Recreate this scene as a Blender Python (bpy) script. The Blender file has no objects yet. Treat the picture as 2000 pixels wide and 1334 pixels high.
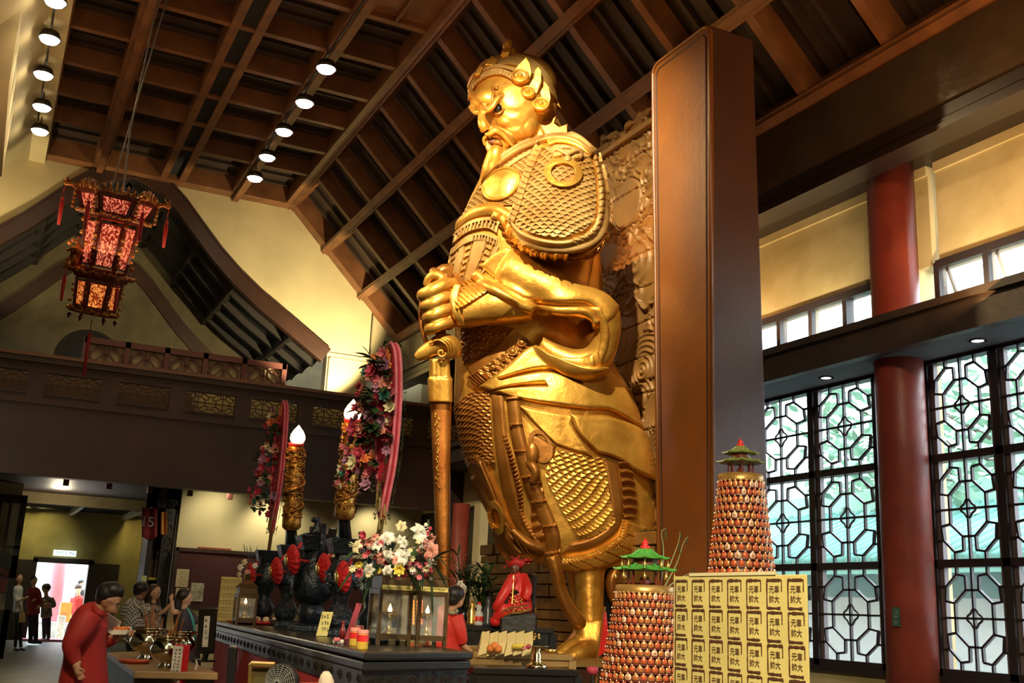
import bpy, math, random
import numpy as np
from mathutils import Vector, Matrix
from mathutils.bvhtree import BVHTree
random.seed(7)
SC = bpy.context.scene
COL = SC.collection
PI = math.pi
# ---------------------------------------------------------------- camera
YAW, PIT, ROL, F = 0.44841522, 0.24773321, 0.0447052, 2088.1
fw = np.array([math.sin(YAW)*math.cos(PIT), math.cos(YAW)*math.cos(PIT), math.sin(PIT)])
rt = np.cross(fw, [0, 0, 1]); rt /= np.linalg.norm(rt); up = np.cross(rt, fw)
RR = rt*math.cos(ROL) + up*math.sin(ROL)
UU = -rt*math.sin(ROL) + up*math.cos(ROL)
CAM = np.array([0, 0, 1.35])
cd = bpy.data.cameras.new('camera'); cam = bpy.data.objects.new('camera', cd); COL.objects.link(cam)
cd.sensor_width = 36; cd.lens = F/2000*36; cd.clip_end = 500; cd.clip_start = .05
M = Matrix.Identity(4)
for i in range(3):
    M[i][0], M[i][1], M[i][2], M[i][3] = RR[i], UU[i], -fw[i], CAM[i]
cam.matrix_world = M
SC.camera = cam
SC.view_settings.view_transform = 'Standard'
SC.view_settings.look = 'None'
SC.view_settings.gamma = 1
SC.view_settings.use_curve_mapping = False
SC.view_settings.exposure = 0.35
# ---------------------------------------------------------------- world (overcast sky)
w = bpy.data.worlds.new('overcast_sky'); SC.world = w; w.use_nodes = True
bg = w.node_tree.nodes['Background']
bg.inputs[0].default_value = (.80, .93, 1, 1); bg.inputs[1].default_value = 8.0
# ---------------------------------------------------------------- lights: the hall's spotlights, plus added fill lamps
def spot(name, loc, tgt, power, col, size, blend=.5, rad=.12):
    l = bpy.data.lights.new(name, 'SPOT'); l.energy = power; l.color = col
    l.spot_size = math.radians(size); l.spot_blend = blend; l.shadow_soft_size = rad
    o = bpy.data.objects.new(name, l); COL.objects.link(o); o.location = loc
    o.rotation_euler = (Vector(tgt)-Vector(loc)).to_track_quat('-Z', 'Y').to_euler()
    return o
def point(name, loc, power, col, rad=.1):
    l = bpy.data.lights.new(name, 'POINT'); l.energy = power; l.color = col; l.shadow_soft_size = rad
    o = bpy.data.objects.new(name, l); COL.objects.link(o); o.location = loc
    return o
WARM = (1, .72, .38); AMB = (1, .60, .26)
spot('statue_spotlight', (1.9, 6.6, 9.7), (5.6, 11.0, 5.7), 4500, (1, .88, .60), 46, .7, .09)
spot('post_fill', (0.2, 12.9, 9.3), (6.3, 8.9, 5.0), 1000, (1, .68, .34), 38, .6, .12)  # added lamp without a fixture, brightens the post beside the statue
spot('statue_cross_spotlight', (-0.1, 13.4, 9.5), (5.8, 10.2, 4.6), 900, (1, .70, .34), 36, .6, .12)

spot('gable_uplight', (6.6, 20.9, 5.6), (5.7, 22.8, 7.5), 1000, (1, .82, .46), 84, .25, .10)
spot('gable_uplight_left', (-1.2, 21.4, 6.0), (-0.9, 22.8, 8.0), 420, (1, .82, .46), 80, .3, .12)
def area(name, loc, tgt, power, col, sx, sy):
    l = bpy.data.lights.new(name, 'AREA'); l.shape = 'RECTANGLE'; l.size = sx; l.size_y = sy
    l.energy = power; l.color = col
    o = bpy.data.objects.new(name, l); COL.objects.link(o); o.location = loc
    o.rotation_euler = (Vector(tgt)-Vector(loc)).to_track_quat('-Z', 'Y').to_euler()
    return o
area('ceiling_fill', (3.4, 11, 7.6), (4.6, 11, 10), 75, (1, .50, .18), 1.2, 12)  # added area fill hanging in mid-air, warms the ceiling beams
area('ceiling_fill_right', (6.0, 4.6, 6.1), (6.9, 5.6, 8.5), 110, (1, .50, .17), 1.2, 7)  # added area fill for the right ceiling slope, no fixture there
spot('window_wall_spotlight', (1.5, .5, 7.2), (8.7, 8.0, 3.4), 700, (1, .72, .46), 46, .5, .2)
area('ceiling_fill_left', (1.5, 15, 5.6), (2, 15, 10), 70, (1, .62, .32), 2, 6)  # added area fill below the left part of the ceiling
spot('altar_fill', (-.6, 1.0, 5.2), (3.0, 8.5, 1.0), 850, (1, .80, .52), 46, .6, .2)  # added front fill that lifts the altar
spot('box_fill', (-.2, -.5, 4.2), (3.2, 4.2, 1.0), 1900, (1, .86, .56), 50, .6, .2)  # added fill that brightens the talisman box
for y_ in (5.4, 7.2, 9.8, 11.4): spot('wall_uplight', (8.40, y_, 4.58), (8.9, y_+.1, 6.0), 85, (1, .80, .48), 130, .6, .06)
# the open temple front on the left and the daylit doors behind the visitor
#area('front_doors_daylight', (-7.5, 10, 3), (3, 13, 2.5), 260, (.9, .93, 1), 8, 4)
# ---------------------------------------------------------------- pixel -> place
def ray(px, py): return fw + (px-1000)/F*RR - (py-667)/F*UU
def on(px, py, ax, v):
    d = ray(px, py); return CAM + d*(v-CAM[ax])/d[ax]
def PX(px, py, v): return on(px, py, 0, v)
def PY(px, py, v): return on(px, py, 1, v)
def PZ(px, py, v): return on(px, py, 2, v)
def PD(px, py, d): return CAM + ray(px, py)*d
# ---------------------------------------------------------------- materials
MATS = {}
def mat(name, col, rough=.6, metal=0., bump=0., bscale=20., var=0., vscale=3., col2=None, emit=None, es=0., trans=0., alpha=1., stretch=None, spec=.5, coat=0., bdist=.02):
    if name in MATS: return MATS[name]
    m = bpy.data.materials.new(name); m.use_nodes = True; nt = m.node_tree; N = nt.nodes; L = nt.links
    b = N['Principled BSDF']
    c = (*col, 1)
    b.inputs['Base Color'].default_value = c
    b.inputs['Roughness'].default_value = rough; b.inputs['Metallic'].default_value = metal
    b.inputs['Specular IOR Level'].default_value = spec
    if coat: b.inputs['Coat Weight'].default_value = coat; b.inputs['Coat Roughness'].default_value = .1
    if trans: b.inputs['Transmission Weight'].default_value = trans
    if alpha < 1: b.inputs['Alpha'].default_value = alpha
    if emit: b.inputs['Emission Color'].default_value = (*emit, 1); b.inputs['Emission Strength'].default_value = es
    if var or bump:
        tc = N.new('ShaderNodeTexCoord'); mp = N.new('ShaderNodeMapping'); L.new(tc.outputs['Object'], mp.inputs[0])
        if stretch: mp.inputs['Scale'].default_value = stretch
    if var:
        n = N.new('ShaderNodeTexNoise'); n.inputs['Scale'].default_value = vscale; n.inputs['Detail'].default_value = 5
        L.new(mp.outputs[0], n.inputs['Vector'])
        r = N.new('ShaderNodeValToRGB'); L.new(n.outputs[0], r.inputs[0])
        c2 = col2 or tuple(x*(1-var) for x in col)
        r.color_ramp.elements[0].position = .35; r.color_ramp.elements[0].color = (*c2, 1)
        r.color_ramp.elements[1].position = .65; r.color_ramp.elements[1].color = c
        L.new(r.outputs[0], b.inputs['Base Color'])
    if bump:
        n2 = N.new('ShaderNodeTexNoise'); n2.inputs['Scale'].default_value = bscale; n2.inputs['Detail'].default_value = 4
        L.new(mp.outputs[0], n2.inputs['Vector'])
        bp = N.new('ShaderNodeBump'); bp.inputs['Strength'].default_value = bump; bp.inputs['Distance'].default_value = bdist
        L.new(n2.outputs[0], bp.inputs['Height']); L.new(bp.outputs[0], b.inputs['Normal'])
    MATS[name] = m
    return m
wood = mat('brown_beam_wood', (.19, .075, .028), .42, bump=.25, bscale=12, var=.4, vscale=2.5)
wood_pl = mat('dark_ceiling_board', (.034, .018, .010), .55, bump=.3, bscale=8, var=.4, vscale=2)
wood_bal = mat('balcony_brown_wood', (.045, .015, .006), .5, bump=.15, bscale=6, var=.35, vscale=1.5)
wood_blk = mat('black_brown_wood', (.018, .010, .007), .5, bump=.15, bscale=9, var=.3)
plaster = mat('cream_plaster', (.60, .49, .27), .8, bump=.25, bscale=5, var=.22, vscale=.8)
plaster_st = mat('stained_cream_plaster', (.60, .50, .27), .8, bump=.3, bscale=5, var=.5, vscale=.55, col2=(.30, .22, .08))
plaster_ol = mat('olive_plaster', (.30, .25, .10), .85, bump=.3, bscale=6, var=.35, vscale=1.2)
redcol = mat('red_painted_column', (.26, .042, .026), .42, bump=.12, bscale=30, var=.25, vscale=4)
lacq = mat('brown_lacquer', (.20, .062, .009), .3, bump=.1, bscale=14, var=.25, vscale=1.2)
lacq_d = mat('dark_brown_lacquer', (.065, .022, .010), .42, bump=.1, bscale=14, var=.25, vscale=1.2)
grey_beam = mat('grey_brown_render', (.055, .040, .034), .5, bump=.2, bscale=10, var=.3)
gloss_dk = mat('dark_gloss_paint', (.050, .032, .018), .22, bump=.5, bscale=3.5, var=.3, vscale=2)
frame_dk = mat('dark_window_metal', (.022, .016, .018), .45)
frame_gy = mat('grey_window_frame', (.11, .085, .09), .45)
glass = mat('window_glass', (.9, .97, 1), .03, alpha=.10, spec=.5)
soffit = mat('grey_soffit', (.10, .10, .12), .7)
floor_m = mat('worn_terrazzo', (.12, .11, .07), .45, bump=.1, bscale=30, var=.3, vscale=1.5)
# ---------------------------------------------------------------- mesh builder
class MB:
    def __init__(s): s.v = []; s.f = []; s.m = []; s.cur = 0
    def add(s, vs, fs, mi=None):
        n = len(s.v); s.v.extend([tuple(map(float, p)) for p in vs]); s.f.extend([tuple(i+n for i in q) for q in fs])
        s.m.extend([s.cur if mi is None else mi]*len(fs)); return s
    def box(s, x0, x1, y0, y1, z0, z1, mi=None):
        return s.obox(((x0+x1)/2, (y0+y1)/2, (z0+z1)/2), ((x1-x0)/2, 0, 0), (0, (y1-y0)/2, 0), (0, 0, (z1-z0)/2), mi)
    def obox(s, c, a, b, d, mi=None, taper=1.):
        c, a, b, d = map(np.array, (c, a, b, d)); V = []
        for k in (-1, 1):
            t = 1 if k < 0 else taper
            for (i, j) in ((-1, -1), (1, -1), (1, 1), (-1, 1)): V.append(c+a*i*t+b*j*t+d*k)
        Fc = [(3, 2, 1, 0), (4, 5, 6, 7), (0, 1, 5, 4), (1, 2, 6, 5), (2, 3, 7, 6), (3, 0, 4, 7)]
        if np.dot(np.cross(a, b), d) < 0: Fc = [q[::-1] for q in Fc]
        return s.add(V, Fc, mi)
    def bar(s, p, q, w, h, upv=(0, 0, 1), mi=None):
        p, q = np.array(p, float), np.array(q, float); d = (q-p)/2; L = np.linalg.norm(d)
        if L < 1e-6: return s
        t = d/L; u = np.array(upv, float); b = np.cross(t, u); nb = np.linalg.norm(b)
        if nb < 1e-4: b = np.cross(t, (1, 0, 0)); nb = np.linalg.norm(b)
        b /= nb; u = np.cross(b, t)
        return s.obox((p+q)/2, b*w/2, u*h/2, d, mi)
    def prism(s, poly, off, mi=None):
        n = len(poly); P = [np.array(p, float) for p in poly]; off = np.array(off, float)
        V = P+[p+off for p in P]
        nr = sum((np.cross(P[i]-P[0], P[(i+1) % n]-P[0]) for i in range(1, n-1)), np.zeros(3))
        Fc = [tuple(range(n))[::-1], tuple(range(n, 2*n))]+[(i, (i+1) % n, (i+1) % n+n, i+n) for i in range(n)]
        if np.dot(nr, off) < 0: Fc = [q[::-1] for q in Fc]
        return s.add(V, Fc, mi)
    def tube(s, pts, r, n=8, mi=None, cap=True, flat=1., upv=(0, 0, 1)):
        pts = [np.array(p, float) for p in pts]; k = len(pts)
        rs = [r]*k if np.isscalar(r) else list(r); V = []; pb = None
        for i, p in enumerate(pts):
            t = pts[min(i+1, k-1)]-pts[max(i-1, 0)]; t = t/(np.linalg.norm(t)+1e-12)
            if pb is None:
                b = np.cross(t, upv)
                if np.linalg.norm(b) < 1e-3: b = np.cross(t, (1, 0, 0))
            else: b = pb-t*np.dot(pb, t)
            b = b/(np.linalg.norm(b)+1e-12); pb = b; u = np.cross(b, t)
            for j in range(n):
                a = 2*PI*j/n; V.append(p+(b*math.cos(a)+u*math.sin(a)*flat)*rs[i])
        Fc = [(i*n+j, i*n+(j+1) % n, (i+1)*n+(j+1) % n, (i+1)*n+j)[::-1] for i in range(k-1) for j in range(n)]
        if cap: Fc += [tuple(range(n)), tuple(range((k-1)*n, k*n))[::-1]]
        return s.add(V, Fc, mi)
    def lathe(s, prof, c, n=24, axis=(0, 0, 1), mi=None, cap=True, fx=1., fy=1., a0=0.):
        c = np.array(c, float); ax = np.array(axis, float); ax /= np.linalg.norm(ax)
        e = np.cross(ax, (0, 1, 0) if abs(ax[1]) < .9 else (1, 0, 0)); e /= np.linalg.norm(e); g = np.cross(ax, e)
        V = []; k = len(prof)
        for (r, z) in prof:
            for j in range(n):
                a = 2*PI*j/n+a0; V.append(c+ax*z+(e*math.cos(a)*fx+g*math.sin(a)*fy)*r)
        Fc = [(i*n+j, i*n+(j+1) % n, (i+1)*n+(j+1) % n, (i+1)*n+j) for i in range(k-1) for j in range(n)]
        if cap: Fc += [tuple(range(n))[::-1], tuple(range((k-1)*n, k*n))]
        return s.add(V, Fc, mi)
    def ball(s, c, r, n=10, mi=None, sc=(1, 1, 1)):
        c = np.array(c, float); V = []; m = max(4, n//2+1)
        for i in range(1, m):
            t = PI*i/m
            for j in range(n):
                a = 2*PI*j/n; V.append(c+np.array((math.sin(t)*math.cos(a)*sc[0], math.sin(t)*math.sin(a)*sc[1], -math.cos(t)*sc[2]))*r)
        V.append(c-np.array((0, 0, r*sc[2]))); V.append(c+np.array((0, 0, r*sc[2]))); k = (m-1)*n
        Fc = [(i*n+j, i*n+(j+1) % n, (i+1)*n+(j+1) % n, (i+1)*n+j) for i in range(m-2) for j in range(n)]
        Fc += [(k, (j+1) % n, j) for j in range(n)]+[(k+1, (m-2)*n+j, (m-2)*n+(j+1) % n) for j in range(n)]
        return s.add(V, Fc, mi)
    def grid(s, G, mi=None, flip=False):
        G = np.asarray(G); a, b = G.shape[:2]
        Fc = [(i*b+j, i*b+j+1, (i+1)*b+j+1, (i+1)*b+j) for i in range(a-1) for j in range(b-1)]
        if flip: Fc = [q[::-1] for q in Fc]
        return s.add(G.reshape(-1, 3), Fc, mi)
    def loft(s, rings, mi=None, cap=True):
        n = len(rings[0]); k = len(rings); V = [p for r in rings for p in r]
        Fc = [(i*n+j, i*n+(j+1) % n, (i+1)*n+(j+1) % n, (i+1)*n+j) for i in range(k-1) for j in range(n)]
        if cap: Fc += [tuple(range(n))[::-1], tuple(range((k-1)*n, k*n))]
        return s.add(V, Fc, mi)
    def build(s, name, mats, parent=None, smooth=False, bevel=0., solid=0.):
        me = bpy.data.meshes.new(name)
        o0 = np.array(parent['_o']) if parent is not None else np.zeros(3)
        me.from_pydata([tuple(np.array(p)-o0) for p in s.v], [], s.f)
        if not isinstance(mats, (list, tuple)): mats = [mats]
        for m_ in mats: me.materials.append(m_)
        if len(mats) > 1: me.polygons.foreach_set('material_index', s.m)
        if smooth: me.polygons.foreach_set('use_smooth', [True]*len(s.f))
        o = bpy.data.objects.new(name, me); COL.objects.link(o)
        if parent is not None: o.parent = parent
        o['_o'] = [float(x) for x in o0]
        if bevel:
            b = o.modifiers.new('bevel', 'BEVEL'); b.width = bevel; b.segments = 2; b.limit_method = 'ANGLE'
        if solid:
            b = o.modifiers.new('thickness', 'SOLIDIFY'); b.thickness = solid; b.offset = 0
        return o
def T(o, label=None, cat=None, group=None, kind=None):
    if label: o['label'] = label
    if cat: o['category'] = cat
    if group: o['group'] = group
    if kind: o['kind'] = kind
    return o
def thing(name, loc, label, cat, group=None):
    o = bpy.data.objects.new(name, None); COL.objects.link(o); o.location = [float(x) for x in loc]; o.empty_display_size = .1
    o['_o'] = [float(x) for x in loc]
    return T(o, label, cat, group)
def S(mb, name, mats, **k): return T(mb.build(name, mats, **k), kind='structure')
CH = {}
def clone(o, loc=None, rz=None, label=None, parent=None, scale=None, mats=None):
    c = o.copy(); COL.objects.link(c)
    if parent is not None: c.parent = parent
    if loc is not None: c.location = [float(x) for x in loc]
    if rz is not None: c.rotation_euler = (0, 0, rz)
    if scale is not None: c.scale = (scale,)*3
    if label: c['label'] = label
    for ch in [x for x in KIDS.get(o.name, [])] or [x for x in o.children]:
        clone(ch, parent=c)
    return c
KIDS = {}
def crom(P, n):
    """Catmull-Rom resample of a polyline of k-vectors to n points"""
    P = np.array(P, float); k = len(P)
    if k == 1: return np.repeat(P, n, 0)
    seg = np.linalg.norm(np.diff(P[:, :2], axis=0), axis=1)+1e-6; cum = np.concatenate([[0], np.cumsum(seg)]); t = np.linspace(0, cum[-1], n); out = []
    for x in t:
        i = min(max(np.searchsorted(cum, x)-1, 0), k-2); u = (x-cum[i])/seg[i]
        p0, p1, p2, p3 = P[max(i-1, 0)], P[i], P[i+1], P[min(i+2, k-1)]
        if i == 0: p0 = 2*p1-p2
        if i == k-2: p3 = 2*p2-p1
        m1 = (p2-p0)/2; m2 = (p3-p1)/2
        out.append((2*u**3-3*u**2+1)*p1+(u**3-2*u**2+u)*m1+(-2*u**3+3*u**2)*p2+(u**3-u**2)*m2)
    return np.array(out)
# ================================================================ STRUCTURE
HZ = 10.01; FX = 5.2
S(MB().box(-9, 9.2, -3, 34, -.1, 0), 'floor', floor_m)
# flat part of the ceiling: dark boards with coffer beams
fl = MB()
fl.box(-.05, 5.3, -2, 22.9, HZ+.34, HZ+.42)
YB = [22.7, 20.78, 19.5, 18.2, 16.87, 15.52, 14.17, 12.85, 11.5, 10.2, 8.87, 7.55, 6.2, 4.9, 3.6]
XL = [.06, 1.15, 2.42, 2.80, 4.0, 5.14]
# thin strips inside each coffer
for i in range(len(YB)-1):
    for (a, b) in ((0, 1), (1, 2), (3, 4), (4, 5)):
        n = 4
        for k in range(1, n): 
            y = YB[i]+(YB[i+1]-YB[i])*k/n
            fl.box(XL[a]+.1, XL[b]-.1, y-.03, y+.03, HZ+.27, HZ+.345)
S(fl, 'ceiling', wood_pl)
fb = MB()
for i, x in enumerate(XL):
    wd = .13 if i in (1, 4) else .07
    fb.box(x-wd, x+wd, -2, 22.8, HZ-.02, HZ+.36)
    if i in (1, 4): fb.box(x-.06, x+.06, -2, 22.8, HZ-.12, HZ)
for y in YB: fb.box(0, 5.2, y-.06, y+.06, HZ+.02, HZ+.36)
fb.box(0, 5.25, 22.45, 22.8, HZ-.03, HZ+.36)
S(fb, 'ceiling_flat_beams', wood)
S(MB().box(2.48, 2.74, -2, 22.4, HZ+.06, HZ+.1), 'ceiling_dark_strip', mat('black_void', (.006, .005, .005), .8))
S(MB().box(4.12, 5.08, 12.92, 14.1, HZ+.10, HZ+.14).box(4.55, 4.6, 13.2, 14.1, HZ+.02, HZ+.1), 'ceiling_hatch', wood)
# sloping side of the ceiling on the right (45 degrees), purlins and rafters
sl = MB()
def SLP(x, y, d=0.): return np.array((x+d*.7071, y, 15.26-x+d*.7071))
sl.add([SLP(5.2, -2, .36), SLP(8.4, -2, .36), SLP(8.4, 23.4, .36), SLP(5.2, 23.4, .36), SLP(5.2, -2, .44), SLP(8.4, -2, .44), SLP(8.4, 23.4, .44), SLP(5.2, 23.4, .44)],
       [(0, 1, 2, 3), (7, 6, 5, 4), (0, 4, 5, 1), (1, 5, 6, 2), (2, 6, 7, 3), (3, 7, 4, 0)])
XP = [5.22, 6.12, 7.05, 7.95]
for i in range(3):
    for j in range(len(YB)-1):
        for k in (1, 2, 3):
            y = YB[j]+(YB[j+1]-YB[j])*k/4
            sl.bar(SLP(XP[i], y, .32), SLP(XP[i+1], y, .32), .07, .09, (1, 0, 1))
S(sl, 'ceiling_right_slope', wood_pl)
sb = MB()
for i, x in enumerate(XP):
    for (wd, d0, hh) in ((.2, .16, .36), (.1, -.02, .1)):
        c = SLP(x, 0, d0); sb.bar((c[0], -2, c[2]), (c[0], 22.8, c[2]), hh, wd, (1, 0, -1))
for y in YB: sb.bar(SLP(5.2, y, .19), SLP(8.0, y, .19), .13, .34, (1, 0, 1))
sb.bar(SLP(5.2, 22.65, .2), SLP(8.0, 22.65, .2), .36, .4, (1, 0, 1))
S(sb, 'ceiling_slope_beams', wood)
# left slope: cream panels
ls = MB(); P0 = (0.02, 10.2); P1 = (-3.6, 5.4)
ls.prism([(P0[0], -2, P0[1]), (P1[0], -2, P1[1]), (P1[0]-.1, -2, P1[1]+.15), (P0[0]-.1, -2, P0[1]+.15)], (0, 24.8, 0)); ls.box(-.3, .1, -3, 22.9, 9.9, 10.5)
S(ls, 'ceiling_left_slope', plaster)
db = MB()
db.box(-1.7, -.55, 15.6, 19.6, 8.3, 9.6)
S(db, 'wall_left_dormer', plaster)
S(MB().box(-9.2, -9.0, -3, 34.2, 0, 5.6), 'wall_left', plaster)
S(MB().box(-9.2, -3.5, -3, 34.2, 5.4, 5.6), 'ceiling_left_aisle', wood_blk)
S(MB().box(-9.2, 9.2, -3.2, -3, 0, 10.6), 'wall_behind', plaster)
# right window wall -------------------------------------------------
XW = 8.9
eb = MB(); eb.box(7.98, 8.25, -2, 22.8, 6.47, 7.22)
S(eb, 'trim_1', gloss_dk)
e2 = MB(); e2.box(8.02, 8.3, -2, 22.8, 6.33, 6.47); e2.box(8.0, 8.3, -2, 22.8, 6.24, 6.31); e2.box(7.97, 8.3, -2, 22.8, 6.19, 6.25)
e2.box(8.25, XW+.4, -2, 22.8, 6.38, 6.5)
S(e2, 'trim_2', mat('black_brown_gloss', (.014, .008, .006), .35))
S(MB().box(7.99, 8.07, -2, 22.8, 7.2, 7.32), 'trim_3', wood)
COLY = [8.28, 12.6, 16.9]
COLX = 8.62; CR = .255
wa = MB()   # cream wall above the clerestory, in bays
for a, b in ((-2, 3.6), (3.6, 7.9), (8.0, 12.6), (12.6, 16.9), (16.9, 22.8)):
    wa.box(XW, XW+.25, a, b, 5.22, 6.5); wa.box(XW-.03, XW, a, b, 6.27, 6.42)
S(wa, 'wall_right_upper', plaster_st)
wl = MB()
wl.box(XW, XW+.25, -2, 22.8, 0, .9)
for y in COLY[:1]: wl.box(XW-.02, XW+.25, 8.2, 8.62, .8, 6.3)
wl.box(XW, XW+.25, 12.3, 12.9, .8, 6.3); wl.box(XW, XW+.25, 16.6, 17.2, .8, 6.3); wl.box(XW, XW+.25, 17.2, 22.8, 3.4, 6.3)
wl.box(XW, XW+.25, -2, 4.0, .8, 6.3)
S(wl, 'wall_right', plaster_st)
bm = MB(); bm.box(8.16, 8.3, -2, 22.8, 4.15, 4.51); bm.box(8.3, XW+.2, -2, 22.8, 4.2, 4.46); bm.box(8.1, 8.2, -2, 22.8, 4.45, 4.53)
S(bm, 'trim_lintel', grey_beam)
S(MB().box(8.29, XW+.1, -2, 22.8, 4.15, 4.2), 'ceiling_window_soffit', soffit)
for y in COLY:
    c = MB(); c.lathe([(CR, 0), (CR, 6.6)], (COLX, y, 0), 32); c.lathe([(CR+.06, 0), (CR+.06, .3), (CR, .36)], (COLX, y, 0), 32)
    S(c, 'column', redcol, smooth=True).data.polygons.foreach_set('use_smooth', [len(p.vertices) == 4 for p in bpy.data.objects[-1].data.polygons] if False else [True]*(len(c.f)))
S(MB().box(XW, XW+.2, 17.2, 22.8, .8, 3.4), 'wall_right_dark', wood_blk)
S(MB().lathe([(.17, 0), (.17, 3.4)], (8.55, 19.75, 0), 24), 'column', redcol, smooth=True)
S(MB().box(8.72, 8.9, 19.2, 19.5, 0, 3.4), 'trim_white_strip', plaster)
# lattice windows
HEX = [(.19, .55), (.2, .83), (.46, .86), (.79, .62), (.83, .33), (.56, .29)]
SEG = [((0, -1), (0, 1)), ((-1, 0), (1, 0)), ((-.19, .55), (.19, .55)), ((-.19, -.55), (.19, -.55)), ((.56, .29), (.56, -.29)), ((-.56, .29), (-.56, -.29))]
for sx in (1, -1):
    for sy in (1, -1):
        h = [(a*sx, b*sy) for a, b in HEX]
        for i in range(6): SEG.append((h[i], h[(i+1) % 6]))
        SEG.append((h[2], (h[2][0], sy))); SEG.append((h[3], (sx, h[3][1])))
def ring4(r=.14, n=24):
    P = []
    for k in range(n):
        a = 2*PI*k/n; q = r*(1+.18*math.cos(4*a)); P.append((q*math.cos(a), q*math.sin(a)))
    return P
def lattice(mb, O, U, V, N, w_, d_, ring=.13, seg=SEG):
    O, U, V, N = [np.array(x, float) for x in (O, U, V, N)]
    for a, b in seg: mb.bar(O+U*a[0]+V*a[1], O+U*b[0]+V*b[1], w_, d_, N)
    if ring:
        uu = U/np.linalg.norm(U)*min(np.linalg.norm(U), np.linalg.norm(V)); vv = V/np.linalg.norm(V)*np.linalg.norm(uu)
        R = [O+uu*a+vv*b for a, b in ring4(ring)]
        mb.tube(R+[R[0], R[1]], w_*.55, 6)
WZ = [.95, 2.02, 3.10, 4.15]
wn = 0
for (y0, y1) in ((8.66, 12.3), (4.1, 8.17), (12.9, 16.6)):
    wn += 1
    n = max(1, round((y1-y0)/1.0)); n = 4 if wn == 2 else n
    fr = MB(); la = MB(); gl = MB(); g2 = MB()
    ys = [y1-(y1-y0)*k/n for k in range(n+1)]
    if wn == 1: ys = [y0+.2, 9.93, 11.1, 12.3]
    if wn == 2: ys = [8.15, 7.26, 6.3, 5.2, 4.1]
    ys = sorted(ys)
    for y in ys:
        fr.box(XW-.06, XW+.08, y-.045, y+.045, WZ[0]-.06, WZ[3]); fr.box(XW-.02, XW+.04, y-.10, y+.10, WZ[0]-.06, WZ[3], 1)
    for z in WZ: fr.box(XW-.06, XW+.08, y0, y1, z-.04, z+.04)
    fr.box(XW-.1, XW+.15, y0, y1, WZ[0]-.09, WZ[0]-.03)
    o = S(fr, 'window_%d' % wn, [frame_dk, frame_gy])
    for a, b in zip(ys[:-1], ys[1:]):
        for z0, z1 in zip(WZ[:-1], WZ[1:]):
            lattice(la, (XW-.02, (a+b)/2, (z0+z1)/2), (0, -(b-a)/2+.04, 0), (0, 0, (z1-z0)/2-.04), (1, 0, 0), .022, .035, ring=.2)
    p = la.build('window_lattice', frame_dk); p.parent = o
    gl.box(XW+.06, XW+.07, y0, y1, WZ[0], WZ[3]); p = gl.build('window_pane', glass); p.parent = o
# clerestory
for k, (y0, y1, n) in enumerate(((8.72, 12.3, 6), (4.1, 7.92, 6), (12.9, 16.6, 6))):
    fr = MB(); gl = MB()
    for i in range(n+1):
        y = y0+(y1-y0)*i/n; fr.box(XW-.04, XW+.08, y-.035, y+.035, 4.4, 5.22)
        if k == 1 and i in (2, 3, 4, 5, 6): fr.bar((XW+.02, y-.1, 5.15), (XW+.3, y-.1, 4.5), .03, .03)
    fr.box(XW-.05, XW+.1, y0, y1, 5.15, 5.24); fr.box(XW-.05, XW+.1, y0, y1, 4.4, 4.5)
    o = S(fr, 'window_%d' % (5+k), frame_dk)
    gl.box(XW+.02, XW+.03, y0, y1, 4.5, 5.15); p = gl.build('window_pane', glass); p.parent = o
# downlights in the soffit
for k, (y, lb) in enumerate(((9.32, 'round white downlight in the window soffit nearest the frame post'), (8.46, 'dim round downlight in the window soffit just above the red column'), (7.18, 'bright round downlight in the window soffit over the right-hand window'))):
    o = thing('downlight', (8.55, y, 4.15), lb, 'light', 'downlights under the lintel')
    MB().lathe([(.085, -.012), (.085, 0), (.06, 0), (.06, -.012)], (8.55, y, 4.15), 20, cap=False).build('trim_ring', soffit, o)
    MB().lathe([(.058, -.004), (.0005, -.008)], (8.55, y, 4.15), 20).build('bulb', mat('downlight_glow', (1, 1, 1), emit=(1, .97, .9), es=9 if k != 1 else 1.2), o)
# far gable wall ------------------------------------------------------
YG = 22.8; GC = 1.85
GCV = [(0, 10.2), (.4, 10.09), (.73, 9.93), (1.1, 9.6), (1.6, 9.05), (1.96, 8.66), (2.46, 8.2), (3.07, 7.73), (3.8, 7.26), (4.56, 6.76)]
gp = [(GC+a, z) for a, z in GCV]
gw = MB()
def strip(mb, P, Q, y0, y1, mi=None):
    for i in range(len(P)-1):
        mb.prism([(P[i][0], y0, P[i][1]), (P[i+1][0], y0, P[i+1][1]), (Q[i+1][0], y0, Q[i+1][1]), (Q[i][0], y0, Q[i][1])], (0, y1-y0, 0), mi)
strip(gw, gp, [(x, 10.4) for x, z in gp], YG, YG+.3)
gw.box(6.4, 7.32, YG-.002, YG+.3, 3.6, 9.2)
gpl = [(GC-a, z) for a, z in GCV]
strip(gw, gpl, [(x, 10.4) for x, z in gpl], YG, YG+.3)
gw.box(-4, -2.7, YG-.002, YG+.3, 3.8, 9.2)
# conduit and small ledge on the right pier
gw.box(6.38, 7.36, YG-.05, YG, 6.72, 6.8)
S(gw, 'wall_gable', plaster)
cb = MB(); cb.box(7.32, 9.2, 23.3, 23.5, 3.3, 9.6)
S(cb, 'wall_back_upper', plaster)
S(MB().box(7.3, 7.36, YG, 23.35, 3.3, 9.2), 'wall_return', plaster)
# gutter pipe
gt = MB(); gt.tube([(6.46, 22.74, 6.68), (7.3, 22.74, 6.68)], .03, 8); gt.tube([(6.46, 22.74, 6.68), (6.46, 22.74, 5.2)], .03, 8); gt.tube([(7.36, 23.26, 6.75), (8.85, 23.26, 6.75)], .025, 8)
T(gt.build('wall_conduit', plaster), 'cream pipe running along the pier beside the dark gable', 'pipe')
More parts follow.
